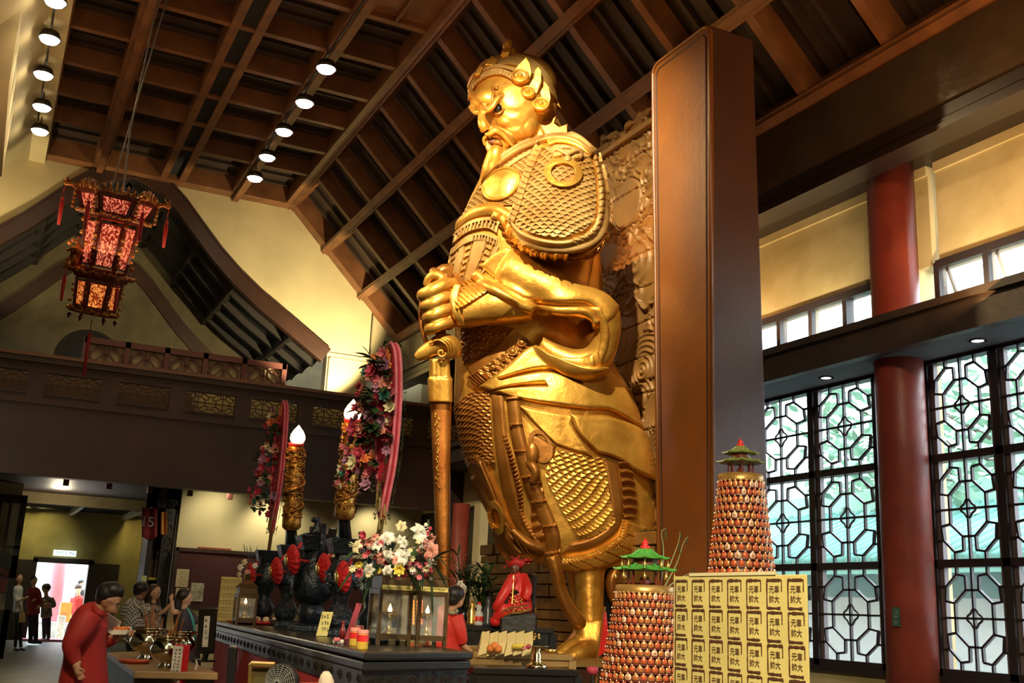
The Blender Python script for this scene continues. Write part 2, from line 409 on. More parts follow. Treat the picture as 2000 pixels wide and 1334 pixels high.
# barge boards and dark inner roof
bb = MB()
for sg in (1, -1):
    P = [(GC+sg*a, z+.06) for a, z in GCV]; Q = [(GC+sg*(a-.16), z-.20) for a, z in GCV]
    strip(bb, P, Q, YG-.12, YG+.05)
    R = [(GC+sg*(a+.02), z+.10) for a, z in GCV]
    strip(bb, R, P, YG-.16, YG+.05)
S(bb, 'trim_gable_boards', wood_bal)
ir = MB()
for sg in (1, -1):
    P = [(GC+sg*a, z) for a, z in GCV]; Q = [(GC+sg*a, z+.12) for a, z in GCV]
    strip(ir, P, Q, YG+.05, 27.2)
S(ir, 'ceiling_inner_roof', mat('shade_black_boards', (.008, .006, .004), .8))  # recess shade put into the board colour, against spill from the gable uplights
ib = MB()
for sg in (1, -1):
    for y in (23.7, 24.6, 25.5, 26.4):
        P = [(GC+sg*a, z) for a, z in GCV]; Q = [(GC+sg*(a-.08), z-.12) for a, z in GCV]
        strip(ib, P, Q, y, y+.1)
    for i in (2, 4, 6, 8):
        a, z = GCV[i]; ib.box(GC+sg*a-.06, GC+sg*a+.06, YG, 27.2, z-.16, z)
S(ib, 'ceiling_inner_beams', mat('shade_black_beams', (.016, .011, .007), .7))  # beams darkened likewise, shade held in the colour
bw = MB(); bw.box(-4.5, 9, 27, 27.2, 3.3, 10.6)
S(bw, 'wall_inner', mat('shade_dark_plaster', (.13, .10, .05), .85, var=.3))  # olive plaster darkened so its colour carries the shade of the recess
ws = MB()
for sg in (1, -1):
    P = [(GC+sg*a*1.0, z-.62) for a, z in GCV]; Q = [(GC+sg*(a-.1), z-.98) for a, z in GCV]
    strip(ws, P, Q, 26.93, 27.0)
S(ws, 'trim_wall_stripe', wood_bal)
rw = MB(); rw.lathe([(.74, 0), (.74, .06), (.66, .06), (.66, .01), (.0005, .01)], (1.75, 27.0, 6.75), 40, axis=(0, -1, 0))
S(rw, 'window_round', mat('black_void', (.006, .005, .005), .8))
# second parapet behind the balcony rail
pp = MB(); pq = MB(); pz = 6.21
pp.box(1.3, 5.3, 21.9, 22.02, pz-.12, pz); pp.box(1.3, 5.3, 21.9, 22.02, 5.0, 5.12)
pxs = [1.34, 2.11, 2.87, 3.63, 4.42, 5.26]
for x in pxs: pp.box(x-.05, x+.05, 21.9, 22.02, 3.3, pz)
for a, b in zip(pxs[:-1], pxs[1:]):
    lattice(pp, ((a+b)/2, 21.96, 5.62), ((b-a)/2-.04, 0, 0), (0, 0, .5), (0, 1, 0), .035, .03, ring=0)
S(pp, 'stair_parapet', mat('red_brown_wood', (.12, .035, .025), .5))
S(MB().box(1.3, 5.3, 22.03, 22.06, 5.0, 6.15), 'wall_parapet_back', plaster)
# balcony ---------------------------------------------------------------
YF = 20.5
bf = MB()
bf.box(-6, 8.9, YF, YF+.14, 3.36, 4.62); bf.box(-6, 8.9, YF-.05, YF+.2, 3.30, 3.40); bf.box(-6, 8.9, YF-.04, YF, 4.56, 4.66)
bf.box(-6, 8.9, YF-.06, YF+.2, 5.30, 5.40)
op = [(-.55+k*1.225, -.55+k*1.225+.92) for k in range(-3, 8)]
edges = [-6]+[x for p in op for x in p]+[8.9]
for k in range(0, len(edges), 2): bf.box(edges[k], edges[k+1], YF+.004, YF+.13, 4.6, 5.32)
bf.box(-6, 8.9, YF+.01, YF+.12, 4.62, 4.75); bf.box(-6, 8.9, YF+.01, YF+.12, 5.14, 5.32)
for a, b in op:
    bf.box(a-.02, b+.02, YF-.02, YF, 4.73, 4.76)
    m_ = (a+b)/2; hw = (b-a)/4
    for c in (a+hw, b-hw): lattice(bf, (c, YF+.06, 4.945), (hw, 0, 0), (0, 0, .195), (0, 1, 0), .018, .02, ring=0)
S(bf, 'balcony_front', wood_bal)
S(MB().box(-6, 8.9, YF-.08, YF+.22, 5.40, 5.46), 'balcony_rail', mat('worn_rail_wood', (.16, .07, .035), .4))
S(MB().box(-6, 8.9, YF+.14, 27.2, 3.55, 3.75), 'balcony_floor', wood_blk)
# low cream parapet behind the lattice, seen through it; its lit and shaded lengths are set by colour
S(MB().box(3.4, 8.9, YF+.5, YF+.6, 4.2, 5.2), 'wall_behind_lattice', mat('lit_cream_board', (.55, .40, .14), .8))
S(MB().box(-6, 3.3, YF+.5, YF+.6, 4.2, 5.2), 'wall_behind_lattice_dim', mat('shaded_cream_board', (.16, .09, .035), .8))
# under the balcony -------------------------------------------------------
S(MB().box(3.62, 8.9, YG, YG+.25, 0, 3.56), 'wall_notice', plaster)
S(MB().box(-9.2, -4, 22.8, 23, 3.3, 5.6), 'wall_gable_left', plaster)
S(MB().box(8.9, 9.2, 22.8, 34.2, 0, 10.6), 'wall_right_back', plaster)
S(MB().box(-7.5, 9, 34, 34.2, 0, 4).box(20, 20.01, 0, .01, 0, .01), 'wall_far_placeholder', plaster_ol) if False else None
fwm = MB(); fwm.box(-7.5, 1.62, 34, 34.2, 0, 4); fwm.box(3.0, 9, 34, 34.2, 0, 4); fwm.box(1.62, 3.0, 34, 34.2, 2.15, 4)
fwm.box(4.6, 4.8, 24.5, 34, 0, 4)
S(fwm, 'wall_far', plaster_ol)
uc = MB(); uc.box(-7.5, 9, 27.2, 34.2, 3.8, 3.9)
for k in range(9): uc.box(-2, 4.59, 27.5+k*.75, 27.56+k*.75, 3.62, 3.8)
S(uc, 'ceiling_under', wood_blk)
ub = MB()
for x in (.9, 2.3, 3.8): ub.box(x-.06, x+.06, 27.3, 34, 3.5, 3.79)
S(ub, 'ceiling_under_beams', mat('pale_beam', (.30, .26, .16), .7))
dr = MB()
dr.box(1.5, 1.62, 33.9, 34.1, 0, 2.25); dr.box(3.0, 3.12, 33.9, 34.1, 0, 2.25); dr.box(1.5, 3.12, 33.9, 34.1, 2.15, 2.3)
dr.box(.75, 1.5, 33.85, 33.92, 0, 2.2); dr.box(3.12, 3.85, 33.85, 33.92, 0, 2.2)
S(dr, 'door_1', wood_blk)
# outside the door: white paved yard, pink column
S(MB().box(-4, 9, 34.2, 48, -.12, -.02), 'ground_yard', mat('white_paving', (.75, .75, .74), .7))
S(MB().box(-3, 8, 46, 46.2, 0, 6), 'wall_yard', mat('white_wall', (.85, .85, .82), .8))
T(MB().lathe([(.24, 0), (.24, 4)], (2.4, 37, 0), 20).build('column', mat('pink_column', (.5, .16, .2), .6), smooth=True), 'pink round column standing outside the far doorway', 'column')
# ================================================================ GOLD STATUE
gold = mat('gold_leaf', (.80, .43, .075), .38, .7, bump=.4, bdist=.03, bscale=7, var=.32, vscale=2.2, col2=(.50, .235, .03))
gold_t = mat('matt_gilt', (.50, .31, .105), .52, .35, bump=.35, bscale=5, var=.3, vscale=2.2, col2=(.32, .16, .035))
gold_d = mat('gold_brown_patina', (.40, .16, .025), .36, .6, bump=.35, bscale=6, var=.35, vscale=2.5, col2=(.26, .09, .012))
gold_blade = mat('bronze_orange_gilt', (.52, .20, .035), .4, .7, bump=.5, bscale=5, var=.3, vscale=2, col2=(.36, .11, .015))
black_eye = mat('black_glass_eye', (.01, .008, .006), .08)
PSI = math.atan2(6.0, 11.3); nD = np.array([math.sin(PSI), math.cos(PSI), 0]); L0 = math.hypot(6.0, 11.3); PXM = .006
def SPT(px, py, d=0.):
    """statue workspace: x, y as in the photograph, d = distance in front of the body's middle plane"""
    r = ray(px, py); t = (L0-d*PXM-CAM@nD)/(r@nD); return CAM+r*t
class PB(MB):
    def world(s):
        s.v = [tuple(SPT(*p)) for p in s.v]; return s
    def rows(s, R, n=28, p=2.2):
        rings = []
        for r in R:
            y, xl, xr, th = r[:4]; dc = r[4] if len(r) > 4 else 0; xm, hw = (xl+xr)/2, (xr-xl)/2; ring = []
            for j in range(n):
                a = 2*PI*j/n; c, q = math.cos(a), math.sin(a)
                ring.append((xm+hw*math.copysign(abs(c)**(2/p), c), y+(r[5]*c if len(r) > 5 else 0), dc+th*math.copysign(abs(q)**(2/p), q)))
            rings.append(ring)
        return s.loft(rings)
    def tb(s, P, n=14, k=None, flat=1.):
        P = crom(P, k or max(6, len(P)*5)); return s.tube([q[:3] for q in P], [q[3] for q in P], n, flat=flat, upv=(0, 0, 1))
    def ell(s, x, y, d, rx, ry, rd, n=20): return s.ball((x, y, d), 1, n, sc=(rx, ry, rd))
def recalc(me):
    import bmesh
    b = bmesh.new(); b.from_mesh(me); bmesh.ops.recalc_face_normals(b, faces=b.faces); b.to_mesh(me); b.free()
def fused(pb, name, m, parent, vox, smooth=3, world=True):
    if world: pb.world()
    o = pb.build(name, m, parent, smooth=True); recalc(o.data)
    r = o.modifiers.new('fuse', 'REMESH'); r.mode = 'VOXEL'; r.voxel_size = vox
    if smooth:
        q = o.modifiers.new('soft', 'SMOOTH'); q.iterations = smooth; q.factor = .5
    dg = bpy.context.evaluated_depsgraph_get(); ev = o.evaluated_get(dg)
    me = bpy.data.meshes.new_from_object(ev); o.modifiers.clear(); old = o.data; o.data = me
    me.polygons.foreach_set('use_smooth', [True]*len(me.polygons)); me.materials.clear(); me.materials.append(m)
    return o
def bvh_of(objs):
    V = []; Fc = []
    for o in objs:
        n = len(V); off = Vector(o['_o']); V += [v.co+off for v in o.data.vertices]; Fc += [tuple(i+n for i in p.vertices) for p in o.data.polygons]
    return BVHTree.FromPolygons(V, Fc)
def fish(U, V, s, amp, dark=0):
    R = s*.62; dy = s*.46; H = np.zeros_like(U); done = np.zeros(U.shape, bool)
    k0 = np.floor(V/dy)
    for dk in (-1, 0):
        k = k0+dk; off = (np.mod(k, 2))*.5
        cx = (np.round(U/s-off)+off)*s; cy = k*dy; dx = (U-cx); dv = (V-cy)
        ins = (dx**2+dv**2*.9 < R**2*1.12) & (~done); r = np.sqrt(dx**2+dv**2*.9)/(R*1.06)
        H = np.where(ins, amp*(.15+.85*r**1.5), H); done |= ins
    return H
def ticks(U, V, s, w_, amp): return np.where(np.mod(U, s) < w_, -amp, 0.)
_sc = {}
def relief(name, bv, rows, h, step=2.2, pat=None, m=None, parent=None, mix=.5, skirt=6, nmin=8, edge=0, reflow=True, d_off=0):
    """shape the outline (photo pixels) over the body beneath it, h px proud of it"""
    L = max(np.sum(np.hypot(*np.diff(np.array(r)[:, :2], axis=0).T)) for r in rows)
    nu = max(nmin, int(L/step)); C = [crom(r, nu) for r in rows]; C = np.array(C)
    Hh = np.linalg.norm(C[-1][:, :2]-C[0][:, :2], axis=1).max()
    if len(rows) > 2: Hh = max(Hh, np.sum(np.linalg.norm(np.diff(C[:, nu//2, :2], axis=0), axis=1)))
    nv = max(nmin, int(Hh/step)); G = np.array([crom(C[:, j], nv) for j in range(nu)]).transpose(1, 0, 2)
    G = np.concatenate([G[:1], G, G[-1:]], 0); G = np.concatenate([G[:, :1], G, G[:, -1:]], 1)
    a, b = G.shape[:2]
    P = np.zeros((a, b, 3)); N_ = np.zeros((a, b, 3)); ok = np.zeros((a, b), bool)
    for i in range(a):
        for j in range(b):
            d = ray(G[i, j, 0], G[i, j, 1]); d = d/np.linalg.norm(d)
            hit = bv.ray_cast(Vector(CAM), Vector(d))
            if hit[0] is not None:
                P[i, j] = hit[0]; N_[i, j] = hit[1] if hit[1].dot(Vector(d)) < 0 else -hit[1]; ok[i, j] = True
    if not ok.any(): print('relief missed', name); return None
    idx = np.argwhere(ok)
    for i, j in np.argwhere(~ok):
        q = idx[np.argmin((idx[:, 0]-i)**2+(idx[:, 1]-j)**2)]; dep = (P[q[0], q[1]]-CAM)@fw
        P[i, j] = PD(G[i, j, 0], G[i, j, 1], dep+.03); N_[i, j] = N_[q[0], q[1]]
    DP = (P-CAM)@fw
    for _ in range(4):
        q_ = np.pad(DP, 1, mode='edge'); DP = (q_[1:-1, 1:-1]*2+q_[:-2, 1:-1]+q_[2:, 1:-1]+q_[1:-1, :-2]+q_[1:-1, 2:])/6
    for i in range(a):
        for j in range(b): P[i, j] = PD(G[i, j, 0], G[i, j, 1], DP[i, j])
    for _ in range(4):
        Q = N_.copy(); Q[1:-1, 1:-1] += N_[:-2, 1:-1]+N_[2:, 1:-1]+N_[1:-1, :-2]+N_[1:-1, 2:]; N_ = Q/np.linalg.norm(Q, axis=2, keepdims=True)
    tc = CAM-P; tc /= np.linalg.norm(tc, axis=2, keepdims=True); D_ = N_*(1-mix)+tc*mix; D_ /= np.linalg.norm(D_, axis=2, keepdims=True)
    dx = np.linalg.norm(np.diff(G[:, :, :2], axis=1), axis=2); U = np.concatenate([np.zeros((a, 1)), np.cumsum(dx, 1)], 1)
    dyv = np.linalg.norm(np.diff(G[:, :, :2], axis=0), axis=2); V = np.concatenate([np.zeros((1, b)), np.cumsum(dyv, 0)], 0)
    Hm = np.full((a, b), float(h)); u = U/(U[:, -1:]+1e-6); v = V/(V[-1:, :]+1e-6)
    if G.shape[2] > 2: Hm += G[:, :, 2]
    if edge: Hm -= edge*(1-np.clip(np.minimum(np.minimum(u, 1-u)*U[:, -1:], np.minimum(v, 1-v)*V[-1:, :])/8, 0, 1))**2
    if pat is not None: Hm = Hm+pat(U, V, u, v)
    Hm[0, :] = -skirt; Hm[-1, :] = -skirt; Hm[:, 0] = -skirt; Hm[:, -1] = -skirt
    W = P+D_*(Hm[:, :, None]*PXM)
    mb = MB(); mb.grid(W)
    o = mb.build(name, m or gold, parent, smooth=True)
    # face the viewer's side
    me = o.data; me.update(); s_ = sum(p.normal.dot(Vector(CAM)-Vector(parent['_o'])-p.center) for p in list(me.polygons)[::7])
    if s_ < 0: me.flip_normals()
    me.update()
    try: me.set_sharp_from_angle(angle=math.radians(48))
    except Exception: pass
    return o
SB = SPT(1130, 1292, 0)
statue = thing('guardian_statue', (SB[0], SB[1], .9), 'colossal gilded armoured guardian statue holding a planted sword, before the carved wooden panel', 'statue')
B = PB()
# torso + skirt
B.rows([(268, 1010, 1090, 30, 10), (285, 975, 1125, 45, 15), (310, 952, 1140, 60, 15), (345, 938, 1140, 80, 10), (390, 916, 1150, 92, 5), (430, 899, 1160, 100, 0), (470, 889, 1165, 98, 0), (510, 882, 1160, 92, 0),
        (560, 879, 1150, 88, 0), (620, 884, 1165, 86, 0), (680, 889, 1185, 90, 0), (730, 888, 1212, 100, 0), (765, 886, 1232, 108, 0), (800, 886, 1248, 112, 0), (850, 896, 1260, 112, 0), (900, 911, 1272, 110, 0),
        (950, 934, 1282, 105, 0), (1000, 957, 1287, 98, 0), (1050, 972, 1286, 90, 0), (1085, 1000, 1268, 78, 0), (1108, 1075, 1240, 60, 5)])
# pauldron mass, upper arm, open sleeve as a C
B.rows([(266, 1075, 1130, 25, 70), (285, 1050, 1155, 45, 77), (320, 1034, 1168, 64, 86), (360, 1020, 1178, 76, 96), (400, 1010, 1184, 86, 104), (430, 1003, 1187, 92, 110), (455, 1004, 1187, 92, 114), (478, 1016, 1182, 86, 116), (494, 1040, 1172, 76, 116), (500, 1060, 1160, 40, 110)])
B.tb([(1100, 470, 70, 46), (1112, 520, 72, 42), (1108, 560, 90, 42)])
B.tb([(985, 520, 100, 30), (1030, 545, 108, 40), (1090, 570, 118, 42), (1150, 592, 120, 30), (1182, 612, 118, 30), (1186, 655, 112, 26), (1166, 700, 100, 30), (1125, 707, 96, 26), (1085, 690, 90, 22), (1055, 668, 82, 16)], k=40)
B.tb([(1005, 506, 92, 24), (1050, 540, 92, 34), (1110, 556, 90, 34)])
B.tb([(1040, 590, 110, 38), (985, 592, 112, 42), (930, 598, 108, 40), (886, 606, 102, 36)])
# legs
B.tb([(1152, 1060, 30, 34), (1152, 1150, 30, 29), (1154, 1245, 30, 27)]); B.tb([(1120, 1060, -70, 34), (1140, 1150, -90, 28), (1145, 1240, -100, 26)])
# cape behind
B.rows([(300, 1080, 1150, 25, -70), (400, 1060, 1165, 30, -70), (700, 1060, 1190, 45, -70), (800, 1090, 1240, 60, -60), (900, 1120, 1275, 60, -60), (1000, 1130, 1292, 55, -60), (1060, 1150, 1290, 45, -55), (1110, 1200, 1262, 30, -50)])
body = fused(B, 'body', gold, statue, .034, 5)
bv = bvh_of([body])
# ---- head
H = PB()
H.ell(1011, 162, 0, 77, 60, 74)
H.ell(1003, 188, 10, 82, 78, 76); H.ell(1000, 212, 22, 62, 66, 58); H.ell(1004, 245, 25, 48, 42, 46); H.ell(1026, 235, 28, 30, 46, 40)
H.ell(955, 188, 55, 30, 22, 22); H.ell(934, 196, 44, 17, 20, 20)                      # forehead
H.tb([(920, 207, 46, 7), (930, 219, 60, 7), (940, 214, 70, 6), (944, 206, 74, 7)]); H.tb([(944, 206, 76, 6), (950, 215, 80, 6.5), (962, 207, 84, 7), (972, 192, 84, 6), (990, 181, 78, 4)])   # brows
H.tb([(943, 213, 72, 7), (941, 228, 80, 8), (944, 243, 84, 11), (949, 252, 80, 9)]); H.ell(961, 251, 76, 9, 8, 10); H.ell(943, 254, 68, 6, 6, 8)    # nose
H.ell(990, 232, 56, 27, 22, 20); H.ell(970, 262, 52, 18, 16, 22); H.ell(964, 291, 52, 14, 17, 20); H.ell(985, 272, 48, 26, 22, 24)       # cheek, upper lip, chin
H.tb([(1040, 235, -5, 48), (1048, 262, -8, 52), (1056, 290, -10, 60)]); H.tb([(1000, 270, 5, 35), (1000, 300, 5, 45)])
head = fused(H, 'head', gold, statue, .0135, 3)
hb = bvh_of([head])
bh = bvh_of([body, head])
# eye, lids, moustache, beard
E_ = PB(); E_.ell(973.5, 210, 73, 9.5, 11, 9, 16); E_.world(); E_.build('eye', black_eye, statue, smooth=True)
E_ = PB(); E_.ell(936.5, 229, 62, 5, 4, 6, 12); E_.world(); E_.build('eye', black_eye, statue, smooth=True)
E_ = PB(); E_.tb([(961, 219, 72, 2.5), (966, 204, 79, 3.5), (978, 196, 80, 3.5), (992, 186, 76, 3)]); E_.tb([(964, 221, 72, 2.2), (973, 222, 78, 3), (984, 214, 77, 3), (991, 200, 74, 2)])
E_.tb([(960, 170, 76, 2.2), (964, 180, 82, 3.2), (962, 192, 84, 3.4), (962, 203, 84, 2)]); E_.tb([(962, 169, 76, 2), (970, 172, 80, 2.6), (973, 168, 78, 1.2)])
E_.tb([(941, 198, 80, 1.6), (943, 209, 84, 2.6), (949, 212, 86, 2.8), (956, 205, 86, 2)]); E_.tb([(928, 205, 64, 1.6), (934, 213, 74, 2.4), (941, 210, 80, 2)])
E_.world(); E_.build('eyelid', gold_d, statue, smooth=True)
E_ = PB(); E_.tb([(948, 262, 76, 3.5), (956, 261, 82, 5.5), (966, 254, 84, 7), (978, 258, 80, 7), (990, 270, 76, 6), (1003, 287, 70, 2.5)], k=26); E_.tb([(950, 266, 74, 4), (945, 272, 68, 3.5), (947, 284, 64, 2.5)])
fused(E_, 'moustache', gold, statue, .010, 1)
E_ = PB(); E_.ell(965, 276, 68, 13, 8, 8); E_.world(); E_.build('mouth', mat('dark_mouth_bronze', (.10, .03, .01), .5, .4), statue, smooth=True)
E_ = PB()
for k in range(7):
    a = k/6; E_.tb([(951+a*4, 270+a*6, 66, 2.6), (951+a*8, 288, 68, 3), (958+a*7, 302, 66, 2.5)], n=8)
E_.tb([(966, 279, 74, 4), (972, 277, 76, 4.5), (979, 281, 74, 4)])
E_.world(); E_.build('beard_strands', gold_d, statue, smooth=True)
E_ = PB(); E_.tb([(974, 284, 66, 10), (968, 296, 66, 15), (964, 312, 60, 17), (957, 332, 55, 17), (946, 350, 48, 10), (936, 368, 44, 4)], k=24)
E_.tb([(979, 288, 64, 7), (984, 300, 60, 9), (975, 320, 56, 9)])
fused(E_, 'beard', gold, statue, .013, 2)
# helmet: bands over the skull
rel = relief
rel('helmet_dome', hb, [[(932, 138), (946, 122), (978, 110), (1015, 108), (1048, 124), (1072, 152), (1082, 178)], [(921, 165), (940, 140), (972, 128), (1010, 130), (1040, 145), (1062, 170), (1086, 195)]], 5, m=gold_t, parent=statue, pat=lambda U, V, u, v: np.where((v > .35) & (v < .8) & (np.mod(U, 7) < 2) & (u > .2) & (u < .62), -2.2, 0))
rel('helmet_band', hb, [[(920, 168), (930, 148), (950, 136), (975, 131), (1004, 138), (1018, 150)], [(919, 176), (932, 154), (952, 142), (975, 137), (1002, 144), (1014, 156)]], 13, step=1.6, m=gold_t, parent=statue)
rel('helmet_brim', hb, [[(918, 178), (931, 154), (950, 142), (975, 137), (1003, 146)], [(917, 197), (930, 170), (945, 156), (965, 148), (985, 150), (1003, 160)]], 9, step=1.5, m=gold_t, parent=statue, pat=lambda U, V, u, v: np.where((np.mod(U, 6.5) < 1.6) & (v > .12), -2.5, 0))
def poly3(name, pts, d, th, m, parent=statue, bev=.01):
    mb = MB(); mb.prism([SPT(x, y, (d[i] if isinstance(d, (list, tuple)) else d)) for i, (x, y) in enumerate(pts)], -nD*th*PXM if False else -nD*(-th)*PXM)
    return mb.build(name, m, parent, bevel=bev)
poly3('helmet_wing', [(1003, 160), (1001, 140), (1012, 126), (1022, 116), (1028, 110), (1036, 125), (1039, 142), (1034, 156), (1024, 165), (1012, 166)], 86, 10, gold)
poly3('helmet_wing', [(1022, 186), (1032, 168), (1042, 150), (1044, 136), (1052, 128), (1058, 138), (1058, 158), (1050, 180), (1040, 192), (1028, 194)], 78, 10, gold)
poly3('helmet_wing', [(1038, 205), (1050, 184), (1060, 170), (1063, 156), (1073, 170), (1076, 190), (1072, 212), (1062, 221), (1046, 220)], 66, 10, gold)
axn = -(nD*.93+np.array([0, 0, -.25])); axn /= np.linalg.norm(axn)
for (x, y, d, r) in ((1016, 148, 90, 19), (1031, 179, 84, 15.5), (1057, 203, 74, 18)):
    r *= PXM; c = SPT(x, y, d); m_ = MB(); m_.lathe([(r*.8, -.05), (r, -.02), (r, .01), (r*.9, .025), (r*.72, .01), (r*.62, -.02), (r*.40, -.02), (r*.36, .012), (r*.22, .04), (.0005, .05)], c, 28, axis=axn)
    m_.build('helmet_rosette', gold, statue, smooth=True)
E_ = PB(); E_.tb([(985, 118, 30, 9), (986, 104, 30, 8), (990, 97, 30, 7)]); E_.tb([(1003, 112, 30, 6), (1002, 100, 30, 5), (1006, 96, 30, 4)])
for k in range(3): E_.tb([(979+k*5, 110, 38, 3), (984+k*5, 101, 40, 3.4), (989+k*4, 95, 36, 2.5)])
fused(E_, 'topknot', gold, statue, .012, 1)
mb = MB(); mb.prism([SPT(981, 86, 34), SPT(990, 80, 34), SPT(991, 74, 26), SPT(999, 80, 30), SPT(998, 96, 34), SPT(986, 98, 34)], nD*.14); mb.build('topknot_finial', gold, statue, bevel=.01)
mb = MB(); mb.prism([SPT(946, 126, 60), SPT(960, 108, 50), (SPT(972, 116, 56)), SPT(965, 128, 62)], nD*.1); mb.prism([SPT(926, 146, 60), SPT(936, 129, 56), (SPT(944, 130, 58)), SPT(936, 145, 62)], nD*.1); mb.build('helmet_crest', gold, statue, bevel=.01)
E_ = PB(); E_.rows([(150, 1060, 1080, 30, -10), (180, 1066, 1084, 35, -10), (205, 1070, 1090, 34, -10), (232, 1066, 1088, 34, -10), (250, 1060, 1084, 30, -10)]); fused(E_, 'helmet_neck_guard', gold_d, statue, .02, 1)
poly3('collar_leaf', [(1054, 232), (1072, 236), (1088, 224), (1083, 240), (1092, 247), (1109, 241), (1108, 262), (1080, 270), (1058, 270)], 40, 14, gold_d)
poly3('helmet_ribbon', [(1080, 178), (1086, 186), (1096, 212), (1088, 204), (1079, 196)], 10, 8, gold)
# ---- torso relief
fs = lambda s, a: (lambda U, V, u, v: fish(U, V, s, a))
rel('chest_scales', bh, [[(946, 350), (985, 322), (1020, 300), (1052, 286)], [(925, 385), (965, 352), (1000, 330), (1042, 312)], [(908, 415), (950, 392), (985, 372), (1026, 352)], [(898, 436), (935, 416), (970, 404), (1012, 400)]], 2, step=1.1, pat=fs(11, 4), m=gold_t, parent=statue)
rel('collar_fold', bh, [[(948, 352), (968, 318), (1002, 291), (1040, 272), (1085, 262), (1125, 267), (1160, 295)], [(944, 360), (972, 330), (1010, 302), (1050, 284), (1088, 275), (1122, 282), (1152, 302)]], 12, pat=lambda U, V, u, v: 3*np.sin(v*PI*3), m=gold_t, parent=statue)
rel('collar_fold', bh, [[(940, 366), (975, 335), (1012, 309), (1040, 295)], [(938, 372), (975, 343), (1012, 316), (1038, 302)]], 8, m=gold_t, parent=statue)
rel('chest_strap', bh, [[(1049, 284), (1034, 322), (1018, 362), (1004, 400), (990, 432)], [(1062, 290), (1046, 325), (1031, 365), (1020, 402), (1008, 436)]], 9, step=1.6, pat=lambda U, V, u, v: np.where((np.mod(U, 11) < 2.5) & (v > .25) & (v < .9), -4, 0)+np.where(np.abs(v-.15) < .1, 2.5, 0), m=gold_t, parent=statue)
def disc_relief(name, c, rx, ry, rot, h, m, pat=None, hole=0., bvv=None, step=1.6, n=72):
    rings = []
    a0 = math.radians(rot)
    rad = [1., .97, .8, .6, .4, .2, .01] if not hole else [1., .96, (1+hole)/2, hole+.03, hole]
    ring = lambda k: [(c[0]+rx*k*math.cos(t)*math.cos(a0)-ry*k*math.sin(t)*math.sin(a0), c[1]+rx*k*math.cos(t)*math.sin(a0)+ry*k*math.sin(t)*math.cos(a0)) for t in np.linspace(0, 2*PI, n+1)]
    rr = [ring(k) for k in rad]
    return rr
def ringrel(name, bvv, c, rx, ry, rot, h, m=gold, hole=None, boss=0, rim=0):
    a0 = math.radians(rot); n = 64
    ks = np.array([1, 1, .96, .88, .84] + ([.8, .6, .4, .2, .02] if hole is None else [(.84+hole)/2, hole+.02, hole, hole]))
    hs = np.array([-6, h, h+rim, h+rim, h] + ([h, h+boss*.4, h+boss*.7, h+boss*.9, h+boss] if hole is None else [h, h, h-1, -4]))
    P = np.zeros((len(ks), n+1, 3)); last = None
    ct = None; d = ray(*c); hit = bvv.ray_cast(Vector(CAM), Vector(d).normalized()); c0 = np.array(hit[0]); nn = np.array(hit[1]); nn = nn if nn@d < 0 else -nn
    for i, k in enumerate(ks):
        for j, t in enumerate(np.linspace(0, 2*PI, n+1)):
            x = c[0]+rx*k*math.cos(t)*math.cos(a0)-ry*k*math.sin(t)*math.sin(a0); y = c[1]+rx*k*math.cos(t)*math.sin(a0)+ry*k*math.sin(t)*math.cos(a0)
            d = ray(x, y); hit = bvv.ray_cast(Vector(CAM), Vector(d).normalized())
            q = np.array(hit[0]) if hit[0] is not None and abs((np.array(hit[0])-c0)@fw) < .6 else PD(x, y, (c0-CAM)@fw)
            tc = CAM-q; tc /= np.linalg.norm(tc); dv = nn*.5+tc*.5; P[i, j] = q+dv/np.linalg.norm(dv)*hs[i]*PXM
    mb = MB(); mb.grid(P, flip=False); o = mb.build(name, m, statue, smooth=True); me = o.data; me.update()
    if sum(p.normal.dot(Vector(-d)) for p in me.polygons) < 0: me.flip_normals()
    try: me.set_sharp_from_angle(angle=math.radians(45))
    except Exception: pass
    return o
ringrel('chest_disc', bh, (980, 361), 42, 29, -32, 9, boss=3, rim=2)
rel('shoulder_scales', bh, [[(1050, 300), (1085, 285), (1125, 290), (1152, 308)], [(1033, 340), (1080, 330), (1125, 335), (1160, 345)], [(1018, 385), (1070, 388), (1120, 392), (1163, 390)], [(1009, 425), (1055, 438), (1105, 442), (1158, 430)], [(1012, 445), (1050, 458), (1095, 464), (1138, 452)]], 2, step=1.05, pat=fs(16, 5), m=gold_t, parent=statue)
rel('shoulder_rim', bh, [[(1156, 302), (1166, 350), (1168, 400), (1160, 438), (1140, 458), (1100, 470), (1055, 465), (1020, 450), (1003, 432)], [(1168, 300), (1181, 350), (1186, 400), (1182, 445), (1160, 476), (1115, 490), (1060, 487), (1018, 470), (996, 440)]], 9, step=2., pat=lambda U, V, u, v: 2.5*np.sin(v*PI*2.5)+np.where((np.mod(U, 13) < 2.2) & (u < .62) & (v < .6), -4, 0), m=gold_t, parent=statue, edge=3)
rel('shoulder_ruffle', bh, [[(996, 436), (1012, 470), (1050, 490), (1100, 497), (1150, 488), (1184, 455)], [(968, 425), (990, 470), (1030, 500), (1085, 508), (1150, 504), (1180, 470)]], 11, pat=lambda U, V, u, v: 4*np.sin(U*.42)*(v > .3)-8*v**2, m=gold_d, parent=statue)
rel('shoulder_lip', bh, [[(966, 414), (985, 420), (1003, 445), (1022, 470), (1060, 488), (1110, 492)], [(960, 428), (978, 436), (992, 462), (1015, 484), (1055, 500), (1108, 504)]], 14, step=2, pat=lambda U, V, u, v: 3*np.sin(U*.3)+2*np.sin(U*.71), m=gold, parent=statue, edge=4)
rel('shoulder_cap', bh, [[(1068, 274), (1095, 268), (1130, 276), (1158, 298)], [(1072, 286), (1095, 280), (1126, 288), (1150, 308)]], 12, m=gold, parent=statue, edge=3)
